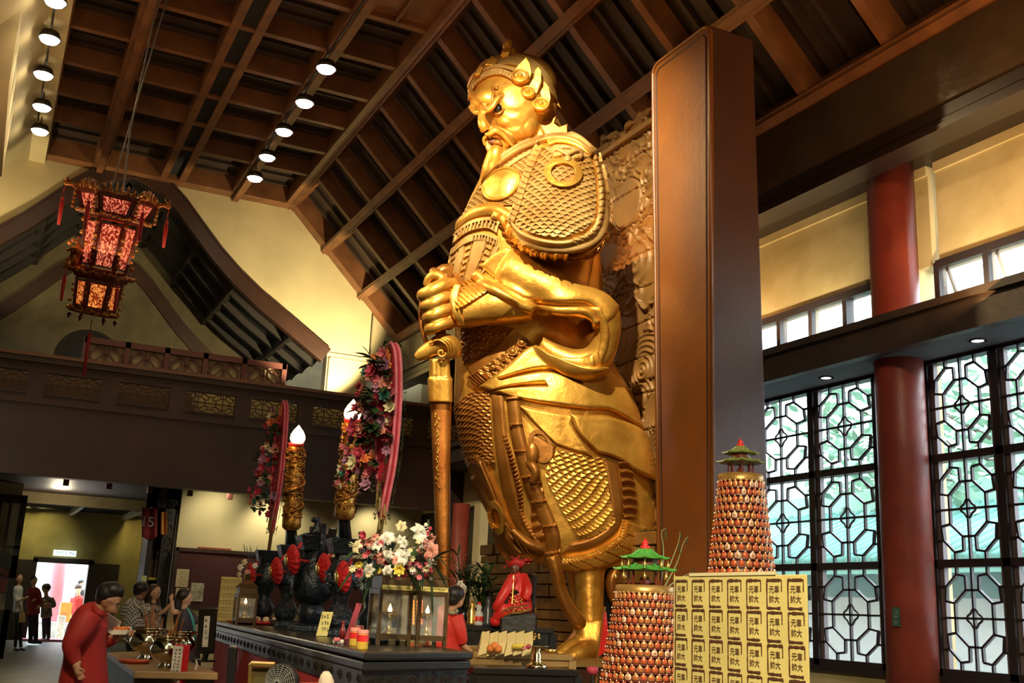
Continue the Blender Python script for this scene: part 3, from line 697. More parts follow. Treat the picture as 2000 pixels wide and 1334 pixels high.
sb2 = bvh_of([o for o in statue.children if o.name.startswith(('body', 'shoulder_scales'))] or [body])
SS = [o for o in COL.objects if o.parent == statue and (o.name == 'body' or o.name.startswith('shoulder_scales'))]; sb2 = bvh_of(SS)
ringrel('mask_ring', bh, (1100, 341), 38, 28, 4, 13, hole=.63)
def surfd(x, y, bv_):
    h = bv_.ray_cast(Vector(CAM), Vector(ray(x, y)).normalized())[0]; return (L0-np.array(h)@nD)/PXM
E_ = PB(); d0 = surfd(1108, 304, bh)+7; dl = surfd(1085, 300, bh)+7-d0; dr = surfd(1134, 306, bh)+7-d0
E_.ell(1108, 303, d0, 31, 20, 9); E_.ell(1092, 303, d0+dl*.6+8, 12, 7, 7); E_.ell(1126, 307, d0+dr*.6+8, 12, 7, 7); E_.ell(1109, 311, d0+10, 8, 8, 11); E_.ell(1101, 316, d0+7, 6, 4, 7); E_.ell(1116, 317, d0+7, 6, 4, 7)
E_.tb([(1078, 299, d0+dl+8, 3), (1088, 291, d0+dl*.7+12, 4), (1104, 299, d0+14, 4), (1110, 300, d0+14, 4), (1130, 293, d0+dr*.7+12, 4), (1139, 303, d0+dr+8, 3)]); E_.tb([(1080, 314, d0+dl+8, 3), (1095, 321, d0+10, 4), (1120, 323, d0+10, 4), (1136, 318, d0+dr+8, 3)]); E_.tb([(1086, 286, d0+dl*.6+6, 3), (1108, 287, d0+8, 4), (1132, 291, d0+dr*.6+6, 3)])
fused(E_, 'beast_mask', gold_t, statue, .010, 1)
for ex, ey, dd_ in ((1092, 303, dl*.6), (1126, 307, dr*.6)):
    E_ = PB(); E_.ell(ex, ey, d0+dd_+11, 7, 3.2, 6); E_.world(); E_.build('mask_eye', gold, statue, smooth=True)
mk = None if True else relief('mask_plate', sb2, [[(1077, 284), (1108, 286), (1140, 292)], [(1076, 300), (1107, 304), (1139, 310)], [(1080, 318), (1108, 322), (1136, 324)]], 6, step=1.3, m=gold_t, parent=statue,
    pat=lambda U, V, u, v: 5*np.exp(-((u-.5)/.14)**2-((v-.75)/.3)**2)*2+4.5*np.exp(-((u-.24)/.17)**2-((v-.5)/.22)**2)-4*np.exp(-((u-.24)/.10)**2-((v-.52)/.09)**2)+4.5*np.exp(-((u-.77)/.17)**2-((v-.5)/.22)**2)-4*np.exp(-((u-.77)/.10)**2-((v-.52)/.09)**2)+3.5*np.exp(-((v-.12-.25*np.abs(u-.5))/.1)**2)-4*((v > .8) & (np.abs(u-.5) > .2)))
# belly
rel('waist_roll', bh, [[(903, 424), (932, 403), (968, 396), (1000, 414)], [(892, 450), (922, 428), (958, 421), (990, 434)]], 6, pat=lambda U, V, u, v: 6*np.sin(v*PI), m=gold, parent=statue)
rel('waist_fringe', bh, [[(890, 455), (920, 433), (955, 425), (978, 432)], [(885, 478), (916, 454), (950, 446), (972, 456)]], 7, step=1.6, pat=lambda U, V, u, v: np.where((np.mod(U, 7.5) < 3) & (v > .3) & (v < .95), -6, 0), m=gold_t, parent=statue)
rel('waist_band', bh, [[(884, 487), (914, 462), (945, 456), (972, 466)], [(881, 500), (912, 476), (942, 470), (970, 480)]], 6, step=1.6, pat=lambda U, V, u, v: np.where((np.mod(U, 6) < 2.2) & (v > .3) & (u > .5), -5, 0), m=gold_t, parent=statue)
def plates(U, V, u, v):
    H_ = np.zeros_like(U)
    for c in (.05, .36, .78): H_ += np.where((np.abs(u-c-.05) < .05) & (np.mod(V, 13) < 6), -6, 0)+np.where(np.abs(u-c-.13) < .012, -4, 0)+np.where(np.abs(u-c+.02) < .012, -4, 0)
    return H_
rel('belly_plates', bh, [[(880, 500), (912, 478), (945, 470), (975, 482)], [(874, 530), (905, 520), (935, 515), (960, 512)], [(869, 560), (892, 560), (915, 556), (935, 545)]], 4, step=1.5, pat=plates, m=gold_t, parent=statue)
# sleeve drapery
wv = lambda k, a: (lambda U, V, u, v: a*np.sin(u*k+2*v)+a*.6*np.sin(u*k*1.7+3*v+1))
rel('sleeve_upper', bh, [[(988, 482), (1012, 490), (1040, 505), (1080, 530), (1130, 552), (1180, 575), (1208, 598)], [(962, 500), (1000, 520), (1040, 545), (1080, 562), (1130, 572), (1172, 590), (1200, 618)], [(939, 520), (975, 550), (1010, 574), (1032, 584), (1085, 589), (1148, 594), (1185, 630)]], 6, pat=wv(9, 2.2), m=gold, parent=statue, edge=3)
rel('sleeve_cuff', bh, [[(934, 527), (967, 556), (1002, 578), (1030, 590), (1085, 597), (1148, 601), (1172, 626)], [(920, 542), (951, 571), (1004, 595), (1020, 608), (1066, 619), (1135, 617), (1160, 648)]], 14, pat=lambda U, V, u, v: 3*np.sin(v*PI)+1.5*np.sin(u*12), m=gold, parent=statue, edge=4)
rel('sleeve_edge', bh, [[(1150, 600), (1168, 625), (1172, 660), (1166, 690)], [(1176, 598), (1190, 640), (1188, 680), (1172, 715)]], 5, pat=wv(5, 1.5), m=gold, parent=statue, edge=4)
rel('sleeve_hem', bh, [[(1055, 684), (1080, 692), (1120, 698), (1160, 690)], [(1062, 694), (1092, 712), (1130, 726), (1165, 724)]], 5, pat=wv(7, 2), m=gold, parent=statue, edge=4)
rel('arm_guard', bh, [[(919, 545), (903, 556), (890, 563), (884, 566)], [(952, 572), (930, 585), (908, 598), (892, 606)]], 8, step=1.3, pat=lambda U, V, u, v: np.where(np.mod(U, 8) < 2.6, 3.5, 0), m=gold, parent=statue)
rel('arm_guard', bh, [[(955, 574), (930, 590), (905, 605)], [(1000, 600), (965, 625), (908, 640)]], 5, pat=lambda U, V, u, v: 2*np.sin(v*PI), m=gold, parent=statue)
E_ = PB()
for (x, y) in ((877, 560), (876, 572), (875, 584), (875, 596), (876, 608), (877, 620), (878, 630)): E_.ell(x, y, 118, 8, 6, 10, 10)
E_.tb([(892, 556, 132, 5), (884, 580, 140, 6), (888, 610, 140, 6), (902, 634, 128, 5)]); E_.tb([(898, 556, 132, 4), (892, 580, 142, 4), (896, 610, 142, 4), (908, 634, 130, 4)])
fused(E_, 'wrist_cuff', gold, statue, .012, 1)
# hands: fingers closed round the grip
Hd = PB()
Hd.ell(876, 602, 104, 22, 44, 26); Hd.ell(856, 606, 82, 30, 44, 24)
for (x0, y0, x1, y1, r) in ((880, 556, 819, 577, 13), (881, 580, 823, 600, 12.2), (880, 604, 828, 622, 12), (881, 630, 832, 644, 11.5)):
    Hd.tb([(x0+8, y0-2, 112, r*.95), ((x0*.7+x1*.3), y0+2, 130, r*1.02), ((x0+x1*2)/3, (y0+y1*2)/3, 134, r*1.05), (x1+6, y1, 118, r), (x1+5, y1+2, 92, r*.85)], k=16)
Hd.tb([(872, 556, 110, 9), (864, 544, 114, 10), (850, 537, 112, 10), (838, 545, 108, 9), (834, 558, 104, 9)], k=14)
fused(Hd, 'near_hand', gold, statue, .0135, 2)
Hd = PB(); Hd.ell(870, 540, 78, 14, 14, 20); Hd.tb([(882, 528, 70, 10), (868, 524, 76, 9), (856, 530, 80, 8)]); Hd.ell(852, 600, 76, 22, 46, 14)
for k in range(4): Hd.tb([(866, 566+k*22, 60, 9), (846, 570+k*22, 70, 10), (832, 574+k*22, 80, 9)])
Hd.tb([(905, 560, 20, 34), (880, 560, 50, 26), (866, 560, 70, 18)])
fused(Hd, 'far_hand', gold_d, statue, .016, 2)
# sword: grip, guard, sheath blade
sw = PB(); sw.tb([(850, 536, 92, 9), (855, 600, 92, 10), (862, 665, 92, 11)]); sw.ell(848, 532, 92, 11, 10, 11); sw.world(); sw.build('sword_grip', gold_d, statue, smooth=True)
sw = PB(); sw.tb([(822, 588, 100, 3), (821, 615, 104, 4), (825, 645, 104, 4.5), (832, 668, 100, 5)]); sw.world(); sw.build('sword_ribbon', gold_blade, statue, smooth=True)
sw = PB(); sw.tb([(812, 700, 112, 7), (824, 692, 112, 13), (845, 680, 112, 17), (866, 671, 112, 20), (884, 678, 106, 19), (888, 697, 100, 13)], k=28); sw.rows([(655, 850, 884, 14, 105), (664, 838, 892, 24, 105), (684, 820, 896, 24, 103), (694, 812, 890, 18, 103)])
fused(sw, 'sword_guard', gold, statue, .014, 1)
gbv = bvh_of([o for o in COL.objects if o.parent == statue and o.name == 'sword_guard'])
sp_ = PB(); 
for q in (0, 1, 2): sp_.tb([(838+q*8, 672-q*1.5, 128, 1.6), (856+q*7, 664-q*1, 138, 2.4), (872+q*5, 674-q*2, 138, 2.4), (876+q*5, 690, 132, 2), (868+q*4, 704-q, 124, 1.4)], k=20)
sp_.tb([(862+9*math.cos(t)*(1-t/9), 689+9*math.sin(t)*(1-t/9), 136, 2.6) for t in np.linspace(0, 7, 16)], k=40); sp_.world(); sp_.build('guard_scroll', gold, statue, smooth=True)
sw = PB(); sw.rows([(700, 838, 878, 22, 100), (736, 838, 880, 22, 100), (740, 835, 884, 26, 100), (786, 836, 884, 26, 100)], n=24, p=5)
for x in (846, 855, 864): sw.tb([(x, 704, 121, 3), (x, 734, 121, 3)])
fused(sw, 'sword_collar', gold, statue, .014, 1)
sw = PB(); sw.rows([(784, 840, 882, 14, 100), (900, 845, 880, 13, 100), (1030, 850, 879, 12, 98), (1150, 856, 879, 11, 96), (1225, 859, 878, 10, 95), (1256, 866, 873, 3, 95)], n=24, p=3.2)
fused(sw, 'sword_blade', gold_blade, statue, .018, 1)
sw = PB(); 
rq = random.Random(4)
for k in range(9):
    for q in range(3): y = 806+k*17+q*4; x = 851+rq.uniform(0, 5); sw.tb([(x, y, 114, 1.0), (x+rq.uniform(-3, 5), y+rq.uniform(3, 8), 115, 1.5)], n=6)
sw.world(); sw.build('blade_characters', gold, statue, smooth=True)
# belt, sash
rel('belly_scrollwork', bh, [[(902, 640), (950, 636), (1005, 640)], [(900, 680), (940, 676), (980, 668)], [(905, 712), (922, 708), (945, 698)]], 3, step=1.6, m=gold_d, parent=statue, pat=lambda U, V, u, v: 2.5*np.sin(U*.5+1.5*np.sin(V*.3))*np.sin(V*.45+1.3*np.sin(U*.25)))
rel('belt', bh, [[(916, 718), (960, 690), (1008, 647)], [(928, 742), (975, 712), (1032, 664)]], 6, m=gold_d, parent=statue)
rel('belt_border', bh, [[(914, 738), (965, 706), (1025, 660)], [(934, 757), (985, 722), (1042, 674)]], 11, step=1.5, m=gold_d, parent=statue, pat=lambda U, V, u, v: np.where(u < .18, 3.5*np.sin(U*1.1), 2.5*np.sin(U*.55)*np.sin(v*PI*2)))
for (x, y, r) in ((1002, 689, 9), (1020, 671, 9), (964, 719, 7), (985, 704, 5)): ringrel('belt_medallion', bh, (x, y), r, r*.9, 0, 14, m=gold_d, boss=3, rim=2)
rel('sash_upper', bh, [[(937, 757), (985, 722), (1041, 676), (1075, 690), (1130, 712), (1186, 716)], [(966, 766), (1022, 748), (1075, 735), (1130, 742), (1190, 752), (1224, 772)], [(998, 774), (1035, 784), (1085, 792), (1140, 799), (1195, 803), (1254, 842)]], 15, m=gold, parent=statue, edge=4, pat=lambda U, V, u, v: -13*np.exp(-((v-.18-.75*(u-.12))/.035)**2)*((u > .12) & (u < .62))-12*np.exp(-((v-.45-.5*u)/.035)**2)*((u < .35))+1.5*np.sin(u*9+v*5))
rel('sash_lower', bh, [[(1013, 793), (1070, 804), (1130, 812)], [(1045, 828), (1085, 838), (1118, 832)], [(1086, 869), (1120, 881), (1156, 892)]], 12, m=gold, parent=statue, edge=4, pat=wv(6, 1.5))
rel('sash_lower', bh, [[(1112, 810), (1150, 814), (1195, 818), (1235, 832), (1257, 853)], [(1128, 846), (1170, 850), (1200, 858), (1240, 872), (1268, 892)], [(1166, 884), (1195, 893), (1216, 903), (1245, 925), (1281, 943)]], 17, m=gold, parent=statue, edge=4, pat=wv(8, 2))
rel('cape_edge', bh, [[(1196, 720), (1220, 752), (1245, 800)], [(1186, 745), (1215, 778), (1246, 820)]], 2, m=gold, parent=statue, edge=2)
# skirt panel
rel('skirt_scales', bh, [[(1088, 880), (1130, 888), (1180, 896)], [(1066, 924), (1120, 930), (1185, 935)], [(1086, 972), (1135, 978), (1192, 982)], [(1112, 1022), (1150, 1030), (1200, 1018)], [(1130, 1050), (1155, 1048), (1190, 1030)]], 3, step=1.1, pat=fs(17, 6), m=gold, parent=statue)
rel('skirt_border', bh, [[(1178, 897), (1188, 950), (1194, 1000), (1186, 1030), (1150, 1052), (1115, 1062)], [(1204, 905), (1212, 960), (1214, 1015), (1196, 1045), (1150, 1072), (1098, 1080)]], 7, m=gold_d, parent=statue, edge=2)
rel('skirt_ruffle', bh, [[(1206, 902), (1214, 960), (1216, 1012)], [(1230, 905), (1238, 960), (1242, 1010)]], 9, step=1.8, pat=lambda U, V, u, v: 5*np.sin(U*.36+1.2*np.sin(v*3)), m=gold_d, parent=statue)
rel('skirt_hem', bh, [[(1218, 1012), (1205, 1048), (1155, 1078), (1098, 1088)], [(1262, 1030), (1240, 1072), (1180, 1104), (1092, 1116)]], 12, step=1.8, pat=lambda U, V, u, v: 3*np.sin(v*PI)+np.where((np.mod(U, 26) < 2.5) & (v > .3), -5, 0)+np.where(v < .35, 2.*np.sin(U*1.1), 0), m=gold, parent=statue, edge=4)
rel('hip_loop', bh, [[(1034, 845), (1052, 852), (1086, 872)], [(1036, 880), (1060, 905), (1078, 902)]], 7, m=gold_d, parent=statue, edge=4)
rel('front_scales', bh, [[(888, 796), (920, 768), (956, 766)], [(896, 840), (925, 830), (960, 826)], [(905, 880), (935, 872), (963, 874)], [(914, 905), (940, 905), (968, 905)]], 2, step=1.1, pat=fs(14, 5), m=gold_d, parent=statue)
def strap(name, P, w0, w1, h, m=gold_d, pat=None, edge=3, step=2.2):
    P = crom(P, 12); T_ = np.gradient(P[:, :2], axis=0); T_ /= np.linalg.norm(T_, axis=1, keepdims=True); nn = np.stack([-T_[:, 1], T_[:, 0]], 1)
    ww = np.linspace(w0, w1, 12)[:, None]/2
    return rel(name, bh, [[tuple(x) for x in P[:, :2]-nn*ww], [tuple(x) for x in P[:, :2]+nn*ww]], h, step=step, m=m, parent=statue, pat=pat, edge=edge)
strap('front_sash', [(972, 770), (978, 850), (990, 930), (1008, 1000), (1035, 1050), (1060, 1085)], 24, 26, 8)
strap('front_sash', [(1002, 776), (1010, 840), (1022, 890), (1040, 950), (1062, 1000), (1080, 1050), (1076, 1105)], 26, 30, 10, pat=lambda U, V, u, v: np.where(np.mod(U, 52) < 5, 5, 0)+2*np.sin(v*PI))
strap('bead_rope', [(985, 850), (1000, 900), (1016, 960), (1020, 1010), (1045, 1050)], 10, 10, 9, pat=lambda U, V, u, v: 4*np.sin(U*.8)*np.sin(v*PI), step=1.5)
strap('front_sash', [(922, 890), (945, 950), (968, 1000), (985, 1060), (1010, 1092)], 30, 34, 5, pat=lambda U, V, u, v: 3*np.sin(v*PI*2+U*.03))
strap('tassel_cord', [(940, 900), (965, 960), (990, 1020), (1030, 1080)], 14, 12, 8, pat=lambda U, V, u, v: 2.5*np.sin(v*PI*4))
strap('front_fold', [(1030, 900), (1052, 960), (1048, 1010), (1060, 1060)], 20, 24, 5, pat=lambda U, V, u, v: 3*np.sin(U*.3))
ringrel('sash_loop', bh, (974, 1010), 15, 34, -14, 13, hole=.55)
ringrel('sash_loop', bh, (1056, 872), 22, 34, -20, 8, hole=.72, m=gold_d)
kn = PB(); kn.ell(1040, 885, 118, 14, 22, 8); kn.tb([(1030, 900, 112, 8), (1046, 920, 116, 10), (1040, 945, 112, 8)]); kn.tb([(1000, 1035, 110, 7), (1030, 1060, 112, 10), (1062, 1072, 108, 8)])
fused(kn, 'sash_knot', gold_d, statue, .018, 2)
# loose ribbons down to the feet, boots
rb = PB(); rb.tb([(1078, 1085, 92, 14), (1088, 1120, 88, 14), (1094, 1150, 82, 13), (1108, 1185, 74, 14), (1128, 1212, 66, 15), (1140, 1224, 60, 12)], k=24); fused(rb, 'ribbon', gold_d, statue, .02, 2)
rb = PB(); rb.tb([(1262, 1060, 20, 12), (1215, 1100, 24, 12), (1196, 1130, 26, 13), (1198, 1165, 22, 11), (1215, 1190, 16, 8)], k=20); rb.tb([(1286, 1000, -20, 10), (1284, 1050, -20, 8), (1266, 1080, -10, 6)]); fused(rb, 'ribbon', gold_d, statue, .02, 2)
bt = PB(); bt.rows([(1212, 1122, 1186, 30, 40), (1240, 1124, 1186, 34, 40), (1256, 1118, 1184, 36, 42)], p=3.5)
bt.tb([(1158, 1262, 46, 24), (1120, 1268, 66, 22), (1086, 1282, 86, 13)], flat=.9); bt.tb([(1165, 1268, 60, 20), (1135, 1276, 84, 20), (1105, 1290, 100, 12)])
fused(bt, 'boot', gold, statue, .02, 1)
bt = PB(); bt.tb([(1146, 1240, -100, 28), (1120, 1268, -80, 24), (1090, 1282, -60, 16)]); fused(bt, 'boot', gold_d, statue, .03, 1)
# ================================================================ CARVED SCREEN, POSTS, PLINTH
XB = 7.12
cw = mat('carved_gilt_wood', (.28, .13, .028), .5, .15, bump=.4, bscale=7, var=.35, vscale=2, col2=(.20, .10, .028))
def scr(Yg, Zg):
    """shallow carving: outlined cloud scrolls and roses above, combed waves below, a plain disc"""
    rs = np.random.RandomState(4); c0 = PX(1235, 400, XB); r0 = np.hypot(Yg-c0[1], Zg-c0[2]); H_ = np.full_like(Yg, .02)
    ridge = lambda ph, w_: np.exp(-((np.mod(ph, 1)-.5)/w_)**2)
    for k in range(70):
        y, z, R = rs.uniform(9.1, 13.2), rs.uniform(4.4, 7.7), rs.uniform(.16, .34); r = np.hypot(Yg-y, Zg-z); a = np.arctan2(Zg-z, Yg-y)*rs.choice([-1, 1])
        w_ = r < R; H_ = np.where(w_, .025+.03*(1-(r/R)**2)+.03*ridge(r/R*2.3+a/(2*PI), .2), H_)
    for k in range(45):
        y, z, L = rs.uniform(9.1, 13.3), rs.uniform(4.2, 7.6), rs.uniform(.25, .55); t = (Yg-y)/L; d = np.abs(Zg-z-.09*np.sin(t*5+k)-.05*t)
        H_ = np.maximum(H_, np.where(np.abs(t) < 1, .02+.06*np.exp(-(d/.022)**2), 0))
    for k in range(60):
        y, z, R = rs.uniform(9.0, 13.2), rs.uniform(.9, 4.9), rs.uniform(.28, .55); r = np.hypot(Yg-y, (Zg-z)*1.05); a = np.arctan2(Zg-z, Yg-y)
        H_ = np.where((r < R) & (Zg > z-.12), .02+.05*(1-r/R)+.028*ridge(r/.075, .22), H_)
    petals = np.abs(np.sin(np.arctan2(Zg-c0[2], Yg-c0[1])*5))
    H_ = np.where(r0 < .36+.14*petals, .03+.04*ridge(r0/.09+petals*.5, .25), H_); H_ = np.where(r0 < .36, .02, H_); H_ = np.where(r0 < .335, .07, H_)
    g = np.abs(np.mod(Zg+.12, .46)-.23); return np.where(g > .221, H_-.045, H_)+.03
ny, nz = 330, 540
Yg, Zg = np.meshgrid(np.linspace(9.0, 13.2, ny), np.linspace(.9, 7.76, nz), indexing='ij')
top = 7.76+.05*np.sin(Yg*7)+.03*np.sin(Yg*19); Zg = .9+(Zg-.9)*(top-.9)/6.86
Hs = scr(Yg, Zg)
carved = thing('carved_screen', (XB+.05, 11.3, .9), 'tall carved wooden screen of clouds, waves and a round disc behind the statue', 'screen')
mb = MB(); mb.grid(np.stack([XB-Hs, Yg, Zg], -1)); o = mb.build('carved_panel', cw, carved, smooth=True); o.data.update()
if o.data.polygons[5].normal.x > 0: o.data.flip_normals()
MB().box(XB+.0, XB+.14, 9.0, 13.2, .9, 7.55).build('backing', lacq_d, carved)
mb = MB(); ys = np.linspace(9.0, 13.2, 70)
mb.tube([(XB-.05+.03*math.sin(y*11), y, 7.78+.05*math.sin(y*7)+.03*math.sin(y*19)+.02*math.sin(y*41)) for y in ys], [.045+.02*math.sin(k*1.7) for k in range(70)], 8)
mb.build('top_crest', gold_d if False else cw, carved, smooth=True)
mb = MB(); mb.box(XB-.16, XB-.02, 9.0, 13.2, 7.52, 7.6); mb.build('top_moulding', cw, carved, bevel=.01)
def post(Y0t, Y1t, Y0b, Y1b, zt, label):
    """tall lacquered side post of the screen"""
    t = thing('screen_post', (6.5, (Y0b+Y1b)/2, 0), label, 'post')
    x0, x1t, x1b = 6.22, 6.78, 6.92
    mb = MB(); a = [(x0, Y0b, .2), (x1b, Y0b, .2), (x1b, Y1b, .2), (x0, Y1b, .2)]; b = [(x0, Y0t, zt), (x1t, Y0t, zt), (x1t, Y1t, zt), (x0, Y1t, zt)]
    mb.add(a+b, [(3, 2, 1, 0), (4, 5, 6, 7), (0, 1, 5, 4), (1, 2, 6, 5), (2, 3, 7, 6), (3, 0, 4, 7)])
    mb.build('post_body', [lacq_d], t, bevel=.02)  # darker lacquer than the face board: shade of the sides put into colour
    # raised rounded face board with a bead
    def rr(o, z0, z1, r, n=6):
        y0b, y1b, y0t, y1t = Y0b+o, Y1b-o, Y0t+o, Y1t-o; P = [(y0b, z0), (y1b, z0)]
        for k in range(n+1): a_ = PI/2*k/n; P.append((y1t-r+r*math.cos(a_), z1-r+r*math.sin(a_)))
        for k in range(n+1): a_ = PI/2*k/n; P.append((y0t+r-r*math.sin(a_), z1-r+r*math.cos(a_)))
        return P
    mb = MB(); mb.prism([(x0-.02, y, z) for y, z in rr(-.01, .2, zt+.03, .13)], (.03, 0, 0)); mb.build('face_board', lacq, t)
    P = rr(.07, .25, zt-.06, .1); mb = MB(); mb.tube([(x0-.02, y, z) for y, z in P]+[(x0-.02, *P[0])], .012, 6); mb.build('face_bead', lacq_d, t)
    P = rr(.0, .22, zt+.02, .12); mb = MB(); mb.tube([(x0-.02, y, z) for y, z in P]+[(x0-.02, *P[0])], .022, 8); mb.build('edge_moulding', lacq, t, smooth=True)
    return t
post(8.36, 9.45, 8.34, 9.17, 7.52, 'tall brown lacquered post of the carved screen, nearer the windows')
# plinth
brick = mat('gilded_rubble_stone', (.34, .17, .04), .5, .35, bump=.5, bscale=6, var=.4)
pl = thing('statue_plinth', (6.1, 11.3, 0), 'low timber-decked plinth the gilded statue stands on', 'plinth')
MB().box(4.95, 7.3, 9.45, 13.4, .0, .86).build('plinth_body', lacq_d, pl, bevel=.02)
plank = mat('yellow_brown_planks', (.36, .21, .06), .5, 0, bump=.3, bscale=9, var=.35)
for k in range(7):
    mb = MB(); mb.box(4.9, 6.9, 9.40+k*.55, 9.93+k*.55, .86, .90); mb.build('deck_plank', plank, pl, bevel=.008)
# rock wall behind the legs
rk = thing('gilded_rock_wall', (6.8, 11.2, .9), 'gilded block-patterned wall low behind the statue legs', 'wall panel')
rs = random.Random(3)
mb = MB(); z = .9; row = 0
while z < 2.25:
    h = rs.uniform(.11, .16); y = 10.0-(row % 2)*.2
    while y < 14.3:
        wd = rs.uniform(.3, .55)
        if not (10.75 < y+wd/2 < 11.45): mb.box(6.62+rs.uniform(0, .03), 6.9, y+.006, y+wd-.006, z+.006, z+h-.006)
        y += wd
    z += h; row += 1
mb.build('block_wall', brick, rk, bevel=.012)
MB().box(6.70, 6.92, 9.9, 14.4, .9, 2.3).build('gap_shade_panel', mat('black_void', (.006, .005, .005)), rk)  # flat black panel stands for the shade inside the gap
# ================================================================ CEILING SPOTLIGHTS
def ceil_lamp(x, y, lb, en=70):
    z = 9.62; t = thing('ceiling_lamp', (x, y, z), lb, 'ceiling light', 'ceiling lamps')
    MB().lathe([(.03, .12), (.13, .10), (.17, -.02), (.155, -.02), (.12, .07), (.03, .09)], (x, y, z), 18, cap=False).build('lamp_shade', wood_blk, t, smooth=True)
    MB().lathe([(.15, 0), (.12, -.045), (.0005, -.065)], (x, y, z-.01), 18).build('lamp_bulb', mat('lamp_glow', (1, 1, 1), emit=(1, .86, .58), es=26), t, smooth=True)
    MB().tube([(x, y, z+.1), (x, y, 10.05)], .012, 6).build('lamp_rod', wood_blk, t)
    l = spot('lamp_light', (x, y, z-.09), (x, y, 0), en, (1, .74, .40), 115, .7, .1)
    return t
ord_ = ['nearest', 'second nearest', 'middle', 'second farthest', 'farthest']
for k in range(5):
    p = PZ([637, 595, 555, 522, 498][k], [133, 200, 256, 306, 347][k], 9.62)
    ceil_lamp(p[0], p[1], 'round glowing ceiling lamp, %s of the right-hand row over the beams' % ord_[k])
o2 = ['nearest, at the top edge of the picture', 'second nearest', 'middle', 'second farthest', 'farthest']
for k in range(5):
    p = PZ([108, 97, 85, 82, 78][k], [2, 75, 145, 208, 255][k], 9.62)
    ceil_lamp(p[0], p[1], 'round glowing ceiling lamp, %s of the left-hand row' % o2[k])
for x in (3.86, -.14):
    T(MB().box(x-.015, x+.015, 11, 20.4, 9.80, 9.83).build('lamp_rail', wood_blk), 'thin dark rail carrying the %s row of ceiling lamps' % ('right' if x > 0 else 'left'), 'rail')
# ================================================================ PALACE LANTERN
lw = mat('lantern_dark_red_wood', (.10, .012, .006), .3, bump=.1)
lg = mat('lantern_gilt_carving', (.52, .27, .05), .38, .7, bump=.5, bscale=30, var=.5, vscale=20, col2=(.25, .03, .01))
tas = mat('red_tassel_silk', (.42, .012, .012), .6)
def glowpanel(name, c1, c2, es, sc):
    if name in MATS: return MATS[name]
    m = mat(name, c1, .3, emit=c1, es=es); nt = m.node_tree; N = nt.nodes; L = nt.links; b = N['Principled BSDF']
    tc = N.new('ShaderNodeTexCoord'); mp = N.new('ShaderNodeMapping'); mp.inputs['Rotation'].default_value = (.3, .5, .6); mp.inputs['Scale'].default_value = (1, 1, .45)
    v = N.new('ShaderNodeTexVoronoi'); v.feature = 'F1'; v.inputs['Scale'].default_value = sc
    n = N.new('ShaderNodeTexNoise'); n.inputs['Scale'].default_value = sc*.35
    r = N.new('ShaderNodeValToRGB'); r.color_ramp.elements[0].position = .18; r.color_ramp.elements[0].color = (*c1, 1); r.color_ramp.elements[1].position = .62; r.color_ramp.elements[1].color = (*c2, 1)
    mx = N.new('ShaderNodeMath'); mx.operation = 'MULTIPLY_ADD'; mx.inputs[1].default_value = .9
    L.new(tc.outputs['Object'], mp.inputs[0]); L.new(mp.outputs[0], v.inputs['Vector']); L.new(tc.outputs['Object'], n.inputs['Vector'])
    mu = N.new('ShaderNodeMath'); mu.operation = 'ADD'; sb_ = N.new('ShaderNodeMath'); sb_.operation = 'SUBTRACT'; sb_.inputs[1].default_value = .5
    L.new(n.outputs[0], sb_.inputs[0]); L.new(v.outputs['Distance'], mu.inputs[0]); L.new(sb_.outputs[0], mu.inputs[1]); L.new(mu.outputs[0], r.inputs[0])
    L.new(r.outputs[0], b.inputs['Emission Color']); L.new(r.outputs[0], b.inputs['Base Color']); return m
gr1 = glowpanel('lantern_red_glass', (1, .26, .14), (.13, .006, .003), .75, 52)
gr2 = glowpanel('lantern_amber_glass', (1, .34, .07), (.20, .02, .003), .8, 60)
LT, LB = PD(233, 372, 14.2), PD(180, 622, 14.2)
